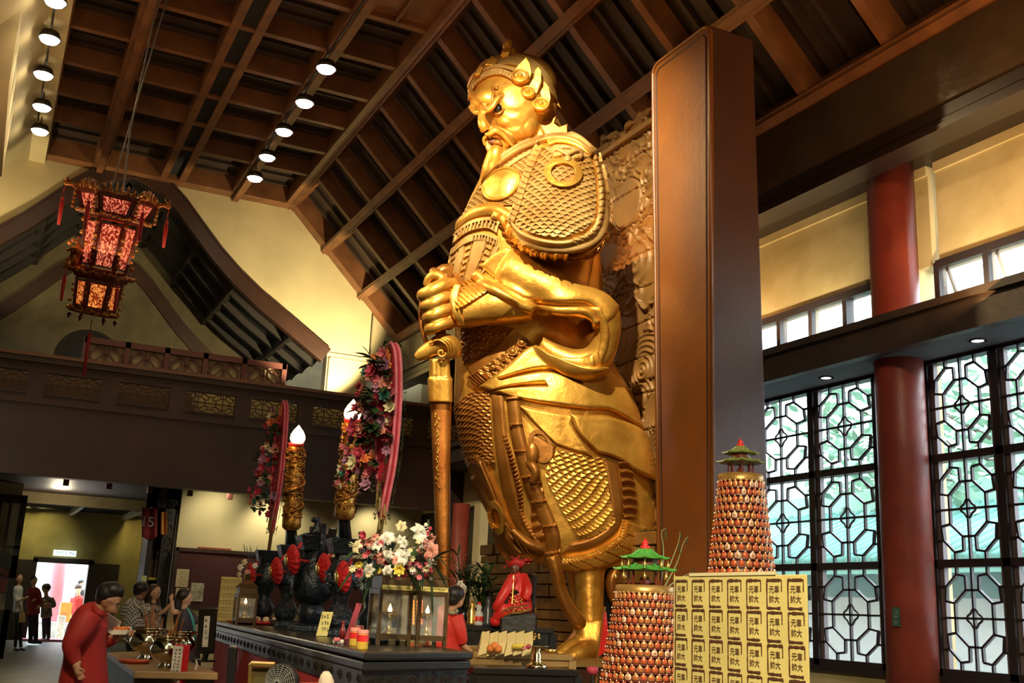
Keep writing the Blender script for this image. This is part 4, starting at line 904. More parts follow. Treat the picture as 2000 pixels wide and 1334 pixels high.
def lantern():
    A = LB; ax = LT-LB; Hh = np.linalg.norm(ax); ax = ax/Hh; e = np.cross(ax, (0, 1, 0)); e /= np.linalg.norm(e); g = np.cross(ax, e)
    t = thing('palace_lantern', A, 'ornate red hexagonal palace lantern with glowing glass panels hanging over the hall', 'lantern')
    rot = math.radians(117)
    def hp(r, h, k, off=0): a = rot+k*PI/3+off; return A+ax*h*Hh+(e*math.cos(a)+g*math.sin(a))*r
    def tier(r0, r1, h0, h1, pm, fr=.028, mull=False):
        mb = MB()
        for k in range(6):
            mb.bar(hp(r0, h0, k), hp(r1, h1, k), fr*1.5, fr*1.5, ax); mb.bar(hp(r0, h0, k), hp(r0, h0, k+1), fr*1.3, fr*1.6, ax); mb.bar(hp(r1, h1, k), hp(r1, h1, k+1), fr*1.3, fr*1.6, ax)
            mb.bar(hp(r0*.93, h0+.03*(h1-h0), k), hp(r0*.93, h0+.03*(h1-h0), k+1), fr, fr*1.2, ax)
        mb.build('lantern_frame', lw, t)
        for k in range(6):
            a, b, c, d = hp(r0*.96, h0, k), hp(r0*.96, h0, k+1), hp(r1*.96, h1, k+1), hp(r1*.96, h1, k)
            m = (a+b+c+d)/4; q = [m+(x-m)*np.array([1, 1, 1])*.78 for x in (a, b, c, d)]
            nn = np.cross(b-a, d-a); nn /= np.linalg.norm(nn); MB().prism(q, nn*.012).build('glass_panel', pm, t)
            fm = MB()
            for i in range(4): fm.bar(q[i], q[(i+1) % 4], .02, .03, nn)
            fm.build('panel_frame', lw, t)
    tier(.40, .50, .80, .945, gr1); tier(.285, .335, .36, .775, gr1); tier(.25, .285, .06, .30, gr2)
    cap = MB()
    for (r, h0, h1) in ((.46, .775, .80), (.41, .325, .355), (.31, .03, .055), (.33, .30, .325)):
        cap.loft([[hp(r, h0, k) for k in range(6)], [hp(r*1.06, h1, k) for k in range(6)]])
    cap.build('lantern_trays', lw, t)
    rs = random.Random(5); cv = MB()
    for (r, h, n) in ((.51, .965, 11), (.47, .79, 12), (.42, .345, 12), (.32, .05, 10)):
        for k in range(6):
            for i in range(n):
                p = hp(r, h, k)*(1-i/n)+hp(r, h, k+1)*(i/n); cv.ball(p+ax*rs.uniform(-.01, .02), rs.uniform(.014, .028), 6)
    cv.build('carved_fringe', lg, t, smooth=True)
    cr = MB()
    for k in range(6):
        for i in range(7):
            p = hp(.50, .965, k)*(1-i/7)+hp(.50, .965, k+1)*(i/7); cr.tube([p, p+ax*(.05+.04*math.sin(i*1.1))+(e*.01)*rs.uniform(-2, 2), p+ax*.1*(.4+abs(math.sin(i*.45)))], [.02, .016, .006], 6)
    cr.build('carved_crown', lg, t, smooth=True)
    for k in range(6):
        o = hp(1, 0, k)-A; dm = MB(); p = hp(.5, .95, k)
        dm.tube([p, p+o*.08+ax*.03, p+o*.15+ax*.02, p+o*.19+ax*.07], [.03, .028, .034, .01], 7); dm.ball(p+o*.14+ax*.05, .034, 7); dm.tube([p+o*.12+ax*.05, p+o*.08+ax*.12], [.014, .004], 5); dm.tube([p+o*.16+ax*.05, p+o*.14+ax*.12], [.012, .004], 5)
        d = dm.build('dragon_head', lg, t, smooth=True)
        vm = MB()
        for i in range(8): vm.ball(hp(.345, .38+.05*i, k)+o*.02*math.sin(i*1.9), .022+.01*(i % 2), 6)
        for i in range(6): vm.ball(hp(.30, .07+.04*i, k)+o*.02*math.sin(i*2.1), .02+.008*(i % 2), 6)
        for i in range(5): vm.ball(hp(.49, .81+.033*i, k)+o*.03, .026, 6)
        vm.build('corner_carving', lg, t, smooth=True)
        q = hp(.66, .9, k); tm = MB(); tm.tube([hp(.66, .96, k), q], .006, 5); q2 = q-np.array([0, 0, .10]); tm.ball(q2, .026, 7); tm.tube([q, q2], .006, 5); tm.tube([q2, q2-np.array([0, 0, .06]), q2-np.array([0, 0, .36])], [.012, .028, .02], 7)
        tm.build('tassel', tas, t, smooth=True)
        if k % 2 == 0:
            q = hp(.44, .33, k); tm = MB(); q2 = q-np.array([0, 0, .09]); tm.tube([q, q2], .006, 5); tm.ball(q2, .022, 7); tm.tube([q2, q2-np.array([0, 0, .05]), q2-np.array([0, 0, .34])], [.01, .026, .018], 7); tm.build('tassel', tas, t, smooth=True)
        f = MB(); b0 = hp(.29, .0, k); f.ball(b0, .03, 7); f.tube([b0, b0-ax*.05], [.018, .008], 6); f.build('foot_knob', lw, t, smooth=True)
    # small side shrine
    sd = MB(); c = PD(147, 500, 14.0)
    sd.lathe([(.10, -.16), (.10, -.12), (.065, -.12), (.065, .05), (.12, .05), (.02, .16), (.0005, .2)], c, 6, axis=ax, cap=False)
    for i in range(22): a = rs.uniform(0, 6.28); sd.ball(c+e*math.cos(a)*.1+g*math.sin(a)*.1+ax*rs.uniform(-.18, .22), rs.uniform(.02, .035), 6)
    sd.bar(c, hp(.3, .45, 2), .04, .03); sd.build('side_shrine', lg, t, smooth=True)
    ls_ = MB(); ls_.ball(PD(157, 530, 13.95), .045, 10); ls_.build('red_bead', tas, t, smooth=True)
    fm = MB(); p = A-ax*.03; fm.tube([p, p-np.array([0, 0, .15])], .006, 5); fm.tube([p-np.array([0, 0, .15]), p-np.array([0, 0, .2]), p-np.array([0, 0, .75])], [.01, .026, .018], 7); fm.build('long_tassel', tas, t, smooth=True)
    cd_ = MB(); q = PD(262, 120, 16); cd_.tube([hp(.1, 1., 0), (LT+np.array([.05, .3, 1.0])), np.array([LT[0]+.22, LT[1]+.7, 10.02])], .012, 6); cd_.tube([hp(.2, 1., 3), np.array([LT[0]+.34, LT[1]+.5, 10.02])], .010, 6)
    cd_.build('hanging_chain', mat('steel_chain', (.22, .20, .18), .5, .5, bump=.8, bscale=60), t)
    point('lantern_inner_light', A+ax*Hh*.55, 14, (1, .30, .12), .1)
lantern()
# ================================================================ OUTSIDE THE WINDOWS
tile = mat('green_roof_tile', (.10, .29, .25), .4, bump=.1)
def roof(x0, y0, y1, zr, zl, name_l):
    t = thing('green_tiled_roof', (x0+1.5, (y0+y1)/2, zl), name_l, 'roof')
    mb = MB(); mb.prism([(x0, y0, zl), (x0+3, y0, zr), (x0+3, y0, zr-.15), (x0, y0, zl-.15)], (0, y1-y0, 0)); mb.build('roof_bed', mat('dark_green_bed', (.20, .42, .36), .6), t)
    mb = MB(); n = int((y1-y0)/.26)
    for k in range(n): y = y0+.13+k*(y1-y0)/n; mb.tube([(x0-.06, y, zl+.05), (x0+3, y, zr+.05)], .075, 8)
    mb.build('tile_ribs', tile, t, smooth=True)
    mb = MB(); mb.box(x0+2.8, x0+3.2, y0, y1, zr-.05, zr+.4); mb.build('ridge', mat('pale_green_ridge', (.3, .5, .42), .6), t)
    mb = MB(); mb.box(x0+.5, x0+3, y0, y1, 0, zl+.1); mb.build('roof_wall', mat('grey_painted_wall', (.48, .49, .50), .8, var=.4, vscale=.8, col2=(.45, .48, .50)), t)
    mb = MB(); mb.box(x0+.45, x0+.5, y0, y1, zl-.5, zl-.1); mb.build('eave_band', mat('green_eave_band', (.10, .20, .20), .7), t)
    return t
roof(13.0, 5.0, 30, 3.6, 2.35, 'green glazed tile roof of the neighbouring hall seen through the lattice windows')
S(MB().box(9.2, 60, -20, 60, -.15, -.05), 'ground_outside', mat('grey_paving', (.4, .4, .38), .8))
mb = MB(); mb.box(12.9, 12.98, 6.5, 9.2, .4, 1.25); T(mb.build('mural_panel', mat('orange_mural', (.65, .40, .22), .8, var=.5, vscale=1.5, col2=(.75, .62, .48))), 'orange and cream painted panel outside the lower right lattice window', 'panel')
leafm = mat('leaf_green', (.32, .52, .36), .6, var=.5, vscale=3, col2=(.18, .34, .25))  # leaf colour lightened to carry haze and overexposure
bark = mat('tree_bark', (.10, .07, .05), .8)
def tree(x, y, h, r, lb, n=900, seed=1, leaf=.16):
    t = thing('tree', (x, y, -.05), lb, 'tree', 'trees outside the windows'); rs = random.Random(seed)
    mb = MB(); mb.tube([(x, y, -.05), (x+.1, y+.1, h*.4), (x, y, h*.75)], [.22, .17, .07], 8)
    cl = [(x+rs.gauss(0, r*.45), y+rs.gauss(0, r*.45), h*.68+rs.gauss(0, h*.14)) for _ in range(16)]
    for c in cl: mb.tube([(x, y, h*.4), ((x+c[0])/2, (y+c[1])/2, (h*.45+c[2])/2), c], [.07, .05, .02], 5)
    mb.build('trunk', bark, t, smooth=True)
    mb = MB()
    for i in range(n):
        c = rs.choice(cl); p = np.array([c[0]+rs.gauss(0, r*.26), c[1]+rs.gauss(0, r*.26), c[2]+rs.gauss(0, r*.22)])
        a = rs.uniform(0, 6.28); b = rs.uniform(-.8, .8); u = np.array([math.cos(a), math.sin(a), b])*leaf*rs.uniform(.7, 1.3); v = np.cross(u, (rs.uniform(-1, 1), rs.uniform(-1, 1), 1)); v = v/np.linalg.norm(v)*leaf*.4
        mb.add([p-u, p+v, p+u, p-v], [(0, 1, 2, 3)])
    mb.build('foliage', leafm, t)
tree(19, 13.2, 8.5, 3.2, 'bushy green tree beyond the left lattice window', 2600, 2, .2); tree(22, 21.5, 9, 3., 'bushy green tree beyond the left lattice window, farther along', 2600, 3, .2)
tree(31, 16, 6.5, 3.0, 'distant rounded tree beyond the right lattice window', 2200, 4, .22); 
hl = MB(); hl.loft([[(45+20*math.cos(a)*s, 30+34*math.sin(a)*s, z) for a in np.linspace(0, 2*PI, 24, endpoint=False)] for s, z in ((1, 0), (.85, 4), (.6, 8), (.3, 11), (.05, 12))])
S(hl, 'ground_hill', mat('hazy_hill', (.50, .66, .62), .9, var=.3, vscale=.3))  # distance haze mixed into the hill's base colour
# ================================================================ ALTAR AND OFFERINGS
ZT = 1.12
pewter = mat('blue_black_pewter', (.018, .026, .036), .35, .4, bump=.7, bscale=26, var=.4, vscale=6)
blk_lq = mat('black_lacquer', (.014, .013, .012), .25, bump=.1, bscale=20)
red_cl = mat('red_altar_cloth', (.55, .022, .012), .7, bump=.3, bscale=6, var=.3, vscale=2)
red_ros = mat('red_rosette_silk', (.50, .008, .010), .6, bump=.8, bscale=45)
goldtrim = mat('bright_gold_trim', (.85, .55, .15), .25, .9)
darkgreen = mat('dark_leaves', (.030, .062, .018), .5)
def prj(P):
    q = np.array(P, float)-CAM; z = q@fw; return np.array([1000+F*(q@RR)/z, 667-F*(q@UU)/z, z])
A_, B_, C_ = PZ(713, 1273, ZT), PZ(924, 1273, ZT), PZ(420, 1212, ZT)
D4 = C_+(B_-A_)*1.25
al = thing('altar_table', ((A_+D4)/2*np.array([1, 1, 0])), 'long black altar table with red cloth front, carrying the dark incense vessels', 'altar table')
zz = np.array([0, 0, 1.])
def quadslab(mb, P, z0, z1, grow=0.):
    c = sum(P)/4; mb.prism([np.array([*(c+(p-c)*(1+grow))[:2], z0]) for p in P], (0, 0, z1-z0))
Q4 = [A_, B_, D4, C_]
mb = MB(); quadslab(mb, Q4, ZT-.045, ZT); mb.build('table_top', blk_lq, al, bevel=.012)
mb = MB(); quadslab(mb, Q4, ZT-.10, ZT-.05, -.006); mb.build('moulding', blk_lq, al, bevel=.01)
mb = MB(); quadslab(mb, Q4, ZT-.20, ZT-.10, -.02)
def along(P, Q, n, off, z): return [P+(Q-P)*(k+.5)/n for k in range(n)]
mb.build('apron', blk_lq, al)
mb = MB()
nA = np.cross(B_-A_, zz); nA /= np.linalg.norm(nA)
for P, Q, n in ((A_, B_, 6), (A_, C_, 30)):
    d = (Q-P)/np.linalg.norm(Q-P); o = np.cross(d, zz); o = -o if (o@(np.array([0, 0, 0])-P)) < 0 else o
    for c in along(P, Q, n, 0, 0):
        c = np.array([c[0], c[1], ZT-.15])+o*(-.008)
        mb.tube([c+d*.05*math.cos(a)*(1-a/12)+zz*.03*math.sin(a)*(1-a/12) for a in np.linspace(0, 9, 14)], .006, 5)
mb.build('apron_scrolls', blk_lq, al)
mb = MB(); quadslab(mb, Q4, 0.02, ZT-.20, -.035); mb.build('cloth_front', red_cl, al)
LA, LBv = A_*.55+B_*.45, C_*.5+D4*.5
def onalt(px, f=.5):
    """point of the altar top, fraction f across from the left edge, at photo column px"""
    P, Q = A_+(B_-A_)*f, C_+(D4-C_)*f; lo, hi = -.1, 1.2
    for _ in range(50):
        m = (lo+hi)/2
        if prj(P+(Q-P)*m)[0] > px: lo = m
        else: hi = m
    r = P+(Q-P)*lo; return np.array([r[0], r[1], ZT]), prj(r)[2]
def sq(mb, c, prof, rot=.1, n=4): mb.lathe([(r*1.3, z) for r, z in prof], c, n, a0=PI/4+rot)
AR = math.atan2((C_-A_)[0], (C_-A_)[1])
# ---- five pewter vessels
def vessel(kind, px, top_y, w_px, lb, f=.55):
    b, dep = onalt(px, f); k = dep/F; Hh = (prj(b)[1]-top_y)*k; w_ = w_px*k/2
    t = thing(kind, b, lb, {'incense_burner': 'censer', 'altar_vase': 'vase', 'candle_holder': 'candle holder'}[kind], 'dark metal altar vessels')
    mb = MB()
    sq(mb, b, [(w_*1.0, 0), (w_*1.0, .04), (w_*.85, .06)], -AR); mb.build('base', pewter, t, bevel=.006)
    mb = MB(); z = Hh
    if kind == 'incense_burner':
        sq(mb, b, [(w_*.5, .05), (w_*.62, z*.2), (w_*.5, z*.3)], -AR)
        mb.lathe([(w_*.6, z*.28), (w_*1.05, z*.38), (w_*1.12, z*.52), (w_*.95, z*.66), (w_*.6, z*.78), (w_*.62, z*.84)], b, 20)
        for s_ in (-1, 1):
            u = np.array([math.sin(AR), math.cos(AR), 0])*s_; mb.tube([b+u*w_*.9+zz*z*.7, b+u*w_*1.3+zz*z*.86, b+u*w_*1.25+zz*z*1.12], [.028, .03, .034], 6)
    else:
        mb.lathe([(w_*.55, .05), (w_*.78, z*.12), (w_*.85, z*.22), (w_*.42, z*.34), (w_*.5, z*.40), (w_*.9, z*.56), (w_*.92, z*.66), (w_*.55, z*.78), (w_*.5, z*.86), (w_*.7, z*.93)], b, 16 if kind == 'altar_vase' else 8)
    mb.build('body', pewter, t, smooth=kind != 'candle_holder')
    mb = MB(); sq(mb, b, [(w_*.75, z*.84), (w_*1.0, z*.97), (w_*1.05, z), (w_*.9, z), (w_*.8, z*.97)], -AR); mb.build('rim', pewter, t, bevel=.006)
    mb = MB(); rs = random.Random(int(px))
    for i in range(46):
        a = rs.uniform(0, 6.28); h = rs.uniform(.5, .66)*z; r = w_*.9; mb.ball(b+np.array([math.cos(a)*r, math.sin(a)*r, h]), rs.uniform(.010, .022), 5)
    mb.build('relief_ornament', pewter, t)
    return t, b, dep, Hh
lv = vessel('altar_vase', 511, 1078, 52, 'dark metal vase at the far left of the altar set, holding the smaller flower plaque')
lh = vessel('candle_holder', 555, 1068, 54, 'dark metal holder under the left golden candle')
ce = vessel('incense_burner', 604, 1050, 80, 'large dark metal censer with lion lid in the middle of the altar')
rh = vessel('candle_holder', 659, 1056, 70, 'dark metal holder under the right golden candle')
rv = vessel('altar_vase', 722, 1062, 66, 'dark metal vase nearest the visitor, holding the larger flower plaque')
# lion on the censer
b, dep = ce[1]+zz*ce[3], ce[2]; k = dep/F
t = thing('lion_figurine', b, 'black guardian lion sitting on the lid of the central censer', 'figurine')
mb = MB(); u = np.array([-math.cos(AR), math.sin(AR), 0]); s_ = k*1.05
mb.tube([b+zz*s_*6-u*s_*-4, b+zz*s_*16-u*s_*2, b+zz*s_*26+u*s_*2], [s_*9, s_*9, s_*6], 10); mb.ball(b+zz*s_*32+u*s_*5, s_*7.5, 10); mb.ball(b+zz*s_*30+u*s_*11, s_*4.5, 8)
for q in (-1, 1):
    v = np.cross(zz, u)*q; mb.tube([b+zz*s_*20+u*s_*5+v*s_*4, b+zz*s_*9+u*s_*9+v*s_*5, b+u*s_*11+v*s_*5+zz*s_*2], [s_*3.4, s_*2.6, s_*3], 6); mb.ball(b+zz*s_*7-u*s_*5+v*s_*6, s_*5.5, 8); mb.ball(b+zz*s_*38+u*s_*4+v*s_*4, s_*2.2, 6)
mb.tube([b-u*s_*8+zz*s_*4, b-u*s_*13+zz*s_*14, b-u*s_*10+zz*s_*24], [s_*3, s_*3.5, s_*1.5], 6); 
o = fused(mb, 'lion_body', pewter, t, .008, 1, world=False)
mb = MB(); sq(mb, b, [(s_*26, 0), (s_*28, s_*4), (s_*14, s_*5)], -AR); mb.build('lid', pewter, t)
toC0 = -fw
# ---- red rosettes
def rosette(px, py, dep, r_px, lb, vs=None):
    c = PD(px, py, dep); k = dep/F; r = r_px*k*1.32; t = thing('red_rosette', c, lb, 'rosette', 'red silk rosettes on the altar vessels')
    ax = -RR*.90+toC0*.42; ax /= np.linalg.norm(ax); mb = MB(); e = np.cross(ax, zz); e /= np.linalg.norm(e); g = np.cross(ax, e)
    n = 28; rings = []
    for (rr, h) in ((.05, -.55), (.62, -.5), (.98, -.2), (1.05, .08), (.85, .35), (.5, .62), (.25, .66)):
        rings.append([c+ax*h*r*.75+(e*math.cos(2*PI*j/n)+g*math.sin(2*PI*j/n))*r*rr*(1+.09*(j % 2)*(1 if rr > .4 else 0)) for j in range(n)])
    mb.loft(rings); mb.build('pleated_ball', red_ros, t)
    MB().lathe([(r*.46, 0), (r*.46, r*.1), (r*.25, r*.16), (.0005, r*.13)], c+ax*r*.50, 18, axis=ax).build('gold_centre', goldtrim, t, smooth=True)
    mb = MB(); mb.tube([c-ax*r*.3+zz*r*.8, c-ax*r*.5+zz*r*1.2], r*.12, 6); mb.tube([c-ax*r*.2, np.array([vs[1][0], vs[1][1], c[2]])], r*.1, 6); mb.build('ribbon_tie', red_ros, t)
rosette(490, 1122, onalt(511, .55)[1]-.26, 15, 'small red rosette with gold centre on the vase farthest left', lv)
rosette(541, 1115, onalt(555, .55)[1]-.24, 18, 'red rosette on the left candle holder, lower than the one beside it', lh)
rosette(573, 1093, onalt(604, .55)[1]-.26, 20, 'highest red rosette, just below the left golden candle', ce)
rosette(634, 1110, onalt(604, .55)[1]-.30, 20, 'red rosette hanging on the censer, right of the middle gap', ce)
rosette(672, 1126, onalt(659, .55)[1]-.20, 21, 'large red rosette beside the white lilies', rh)
# ---- dragon candles with flame lamps
gcan = mat('gilded_candle_carving', (.62, .33, .06), .36, .75, bump=.4, bscale=40, var=.5, vscale=14, col2=(.22, .07, .01))
flame = mat('flame_bulb_glass', (1, .8, .5), .3, emit=(1, .62, .34), es=5.5)
def candle(v, x0, y0, x1, y1, w_px, bx, by, bh, lb):
    dep = v[2]; k = dep/F; P0, P1 = PD(x0, y0, dep), PD(x1, y1, dep); ax = P1-P0; L = np.linalg.norm(ax); ax /= L; r = w_px*k/2
    t = thing('dragon_candle', P0, lb, 'candle', 'golden dragon candles with flame lamps')
    mb = MB(); mb.lathe([(r*.8, 0), (r*1.05, L*.03), (r*1.05, L*.12), (r*.9, L*.16), (r*.92, L*.96), (r*.8, L)], P0, 20, axis=ax); mb.build('candle_shaft', gcan, t, smooth=True)
    rs = random.Random(int(x0)); e = np.cross(ax, (0, 1, 0)); e /= np.linalg.norm(e); g = np.cross(ax, e); mb = MB()
    for i in range(150):
        a = rs.uniform(0, 6.28); h = rs.uniform(.13, .97)*L; P = []
        for q in range(5): aa = a+q*rs.uniform(-.3, .3); P.append(P0+ax*(h+rs.uniform(-.02, .02))+(e*math.cos(aa)+g*math.sin(aa))*r*(1.0+.08*rs.random()))
        mb.tube(P, [r*.05, r*.12, r*.14, r*.1, r*.04], 5)
    mb.build('dragon_carving', gcan, t, smooth=True)
    mb = MB(); P = [P0+ax*L*(.18+.55*q/40)+(e*math.cos(q*.33)+g*math.sin(q*.33))*r*1.08 for q in range(41)]; mb.tube(P, [r*.1+r*.16*math.sin(PI*q/40) for q in range(41)], 7); mb.build('coiled_dragon', gcan, t, smooth=True)
    mb = MB(); mb.lathe([(r*.85, 0), (r*.9, .02), (r*.5, .03)], P1, 18, axis=ax); mb.build('lamp_collar', tas, t)
    b = PD(bx, by, dep); h = bh*k; R = h*.40
    MB().lathe([(R*.4, -h*.5), (R*.85, -h*.38), (R, -h*.2), (R*.92, 0), (R*.62, h*.22), (R*.25, h*.4), (.0005, h*.52)], b, 20).build('flame_bulb', flame, t, smooth=True)
    mb = MB(); mb.tube([P0, v[1]+zz*v[3]*.98], [r*.6, r*.75], 8); mb.build('pedestal', pewter, t)
    point('flame_light', b-np.array([.25, .15, 0])*.6, 5, (1, .42, .2), .08)
candle(lh, 569, 1034, 578, 870, 35, 582, 849, 37, 'golden dragon candle with glowing flame bulb, on the left')
candle(rh, 672, 1014, 688, 824, 38, 689, 801, 42, 'golden dragon candle with glowing flame bulb, half behind the larger flower plaque')
# ---- flowers
FC = {'pink': (.72, .18, .22), 'rose': (.55, .05, .09), 'orange': (.85, .25, .05), 'salmon': (.80, .32, .24), 'white': (.85, .80, .68), 'cream': (.80, .70, .42), 'yellow': (.85, .65, .08), 'mauve': (.45, .2, .30), 'teal': (.03, .16, .12)}
FM = {n: mat('petal_'+n, c, .6, var=.3, vscale=12) for n, c in FC.items()}
def petal(mb, c, d, side, L, w_, curl, n=5):
    """one curved petal from c along d"""
    d = d/np.linalg.norm(d); s_ = np.cross(d, side); s_ /= (np.linalg.norm(s_)+1e-9); G = []
    for i in range(n):
        t = i/(n-1); p = c+d*L*(t-.25*curl*t*t)-side*L*curl*t*t*.6; ww = w_*math.sin(PI*min(.97, .12+t*.86)); G.append([p-s_*ww, p+side*ww*.25, p+s_*ww])
    mb.grid(G)
def flower(name, c, ax, R, kind, m, parent, rs, layers=2):
    ax = ax/np.linalg.norm(ax); e = np.cross(ax, (.3, .2, 1)); e /= np.linalg.norm(e); g = np.cross(ax, e); mb = MB()
    n = 6 if kind == 'lily' else 7
    for l in range(1 if kind == 'lily' else layers):
        for k in range(n):
            a = 2*PI*k/n+l*.4; r_ = (e*math.cos(a)+g*math.sin(a)); f = .55+.75*l if kind != 'lily' else .8
            petal(mb, c, r_+ax*f, ax, R*(1-.25*l), R*(.22 if kind == 'lily' else .36), .9 if kind == 'lily' else -.2)
    if kind == 'lily':
        for k in range(5): mb.tube([c, c+(ax+e*.25*math.cos(k*1.3)+g*.25*math.sin(k*1.3))*R*.7], R*.02, 4)
    else: mb.ball(c+ax*R*.2, R*.2, 6)
    return mb.build(name, m, parent, smooth=True)
def leaf(mb, c, d, L, w_, droop=.3, n=6):
    d = d/np.linalg.norm(d); s_ = np.cross(d, zz); s_ /= (np.linalg.norm(s_)+1e-6); G = []
    for i in range(n):
        t = i/(n-1); p = c+d*L*t-zz*L*droop*t*t; ww = w_*math.sin(PI*min(.98, .08+t*.9)); G.append([p-s_*ww, p-zz*ww*.2, p+s_*ww])
    mb.grid(G)
toC = -fw
def plaque(v, x0, y0, x1, y1, wl, wr, lb, seed, nf, off_d=0.):
    """tall shield-shaped paper-flower plaque, seen nearly edge on"""
    dep = v[2]-off_d; k = dep/F; t = thing('flower_plaque', PD(x0, y0, dep), lb, 'flower ornament', 'tall paper-flower plaques on the altar')
    ax = PD(x1, y1, dep)-PD(x0, y0, dep); H_ = np.linalg.norm(ax); axn = ax/H_; nrm = np.array([-.97, -.24, 0.]); nrm /= np.linalg.norm(nrm); sd = np.cross(axn, nrm); sd /= np.linalg.norm(sd)
    wid = wr*k*.5; rs = random.Random(seed)
    prof = [(0.0, .06), (.12, .35), (.3, .8), (.5, 1.0), (.7, .98), (.85, .8), (.95, .55), (1.0, .12)]
    P0 = PD(x0, y0, dep); fr = [P0+axn*H_*a+sd*wid*b for a, b in prof]+[P0+axn*H_*a-sd*wid*b for a, b in prof[::-1]]
    mb = MB(); mb.prism([p-nrm*.02 for p in fr], nrm*.035); mb.build('red_board', mat('pink_red_paper', (.42, .02, .04), .55, bump=.3, bscale=20), t)
    ring = crom(fr+[fr[0]], 90); mb = MB()
    for o_ in (-.022, .018): mb.tube([p+nrm*o_ for p in ring], .011, 6)
    mb.build('pink_ribbon_edge', FM['pink'], t, smooth=True)
    mb = MB(); rs2 = random.Random(seed+9)
    for i in range(900):
        p = ring[rs2.randrange(89)]*.999+nrm*rs2.choice((-.055, .055)); d = np.array([rs2.gauss(0, 1) for _ in range(3)]); d /= np.linalg.norm(d); mb.add([p-d*.022, p+np.cross(d, zz)*.006, p+d*.022, p-np.cross(d, zz)*.006], [(0, 1, 2, 3)])
    mb.build('tinsel', mat('green_gold_tinsel', (.10, .14, .06), .35, .5), t)
    cols = ['pink', 'rose', 'salmon', 'orange', 'mauve', 'rose', 'mauve', 'rose', 'teal', 'salmon', 'rose', 'cream']
    for i in range(nf):
        a = .16+.74*(i+.5)/nf; a = min(.93, max(.14, a+rs.uniform(-.05, .05))); b = rs.uniform(-1, 1); w_ = np.interp(a, [q[0] for q in prof], [q[1] for q in prof])*wid
        p = P0+axn*H_*a+sd*w_*b*1.1+nrm*rs.uniform(.03, .05+wl*k*(1.2-.85*a)); r_ = rs.uniform(.03, .06)
        flower('flower', p, nrm+sd*b*.6+np.array([rs.gauss(0, .3), rs.gauss(0, .3), rs.gauss(0, .3)]), r_, 'rose', FM[rs.choice(cols)], t, rs)
    for i in range(30):
        a = rs.uniform(.15, .9); p = P0+axn*H_*a+nrm*.05+sd*wid*rs.choice((-1, 1))*rs.uniform(.5, 1); mb = MB()
        p = p+nrm*rs.uniform(0, wl*k*(.9-.72*a))
        for q in range(4): leaf(mb, p, nrm*rs.uniform(.2, 1)+sd*rs.uniform(-1.2, 1.2)+zz*rs.uniform(-.2, .6), rs.uniform(.09, .16), .028)
        mb.build('leaf_spray', darkgreen, t)
    mb = MB(); p = P0+axn*H_*.93; mb.prism([p+nrm*.03+sd*wid*.25*math.cos(q)+axn*H_*.05*math.sin(q) for q in np.linspace(0, 2*PI, 14)[:-1]], nrm*.01); mb.build('orange_medallion', FM['orange'], t)
    mb = MB()
    for i in range(16): p = P0+axn*H_*rs.uniform(.08, .22)+sd*wid*rs.uniform(-.5, .5)+nrm*rs.uniform(-.03, .06); mb.tube([p, p-zz*rs.uniform(.08, .2)], .006, 4)
    mb.tube([P0, v[1]+zz*v[3]*.9], .02, 6); mb.build('fringe_and_stem', mat('olive_fringe', (.25, .16, .05), .6), t)
plaque(rv, 746, 1010, 768, 672, 82, 62, 'larger paper-flower plaque edged with pink ribbon and green tinsel, beside the sword', 3, 100)
plaque(lv, 530, 1040, 556, 784, 44, 34, 'smaller paper-flower plaque with red point, standing left of the left golden candle', 8, 70)
# lilies in the near vase
b, dep = onalt(772, .42); dep = 8.3 if dep > 8.3 else dep
t = thing('lily_bouquet', PD(770, 1140, dep), 'big bouquet of white and pink lilies with one yellow chrysanthemum, above the lamp cases', 'bouquet'); rs = random.Random(11)
LL = [(698, 1068, 'cream', 15), (728, 1078, 'white', 14), (757, 1052, 'white', 17), (784, 1028, 'cream', 12), (818, 1040, 'white', 20), (748, 1090, 'salmon', 17), (784, 1088, 'white', 17), (842, 1075, 'salmon', 17), (838, 1098, 'cream', 13), (722, 1112, 'white', 13), (826, 1060, 'white', 14), (738, 1066, 'white', 13), (800, 1080, 'white', 13)]+[(rs.uniform(695, 852), rs.uniform(1048, 1118), rs.choice(['white', 'white', 'cream', 'salmon']), rs.uniform(9, 12)) for _ in range(20)]
for (x, y, c, r_) in LL:
    p = PD(x, y, dep+rs.uniform(-.25, .2)); flower('lily', p, toC*.8+np.array([rs.gauss(0, .5), 0, rs.gauss(.2, .4)])+RR*(x-770)/80, r_*dep/F*1.75, 'lily', FM[c], t, rs)
for (x, y, c, r_) in [(712, 1045, 'rose', 9), (720, 1058, 'salmon', 9), (745, 1062, 'pink', 8), (703, 1120, 'rose', 8), (812, 1098, 'pink', 6), (822, 1104, 'pink', 6), (808, 1118, 'mauve', 7), (700, 1100, 'yellow', 8), (740, 1114, 'yellow', 6), (688, 1110, 'cream', 7), (828, 1112, 'pink', 6), (776, 1128, 'pink', 5)]+[(rs.uniform(692, 852), rs.uniform(1060, 1128), rs.choice(['pink', 'mauve', 'rose', 'cream', 'white']), rs.uniform(4, 7)) for _ in range(26)]:
    p = PD(x, y, dep+rs.uniform(-.2, .1)); flower('small_flower', p, toC+np.array([rs.gauss(0, .3), 0, rs.gauss(0, .3)]), r_*dep/F*1.2, 'rose', FM[c], t, rs)
flower('yellow_chrysanthemum', PD(780, 1112, dep-.25), toC, 13*dep/F, 'rose', FM['yellow'], t, rs, 4)
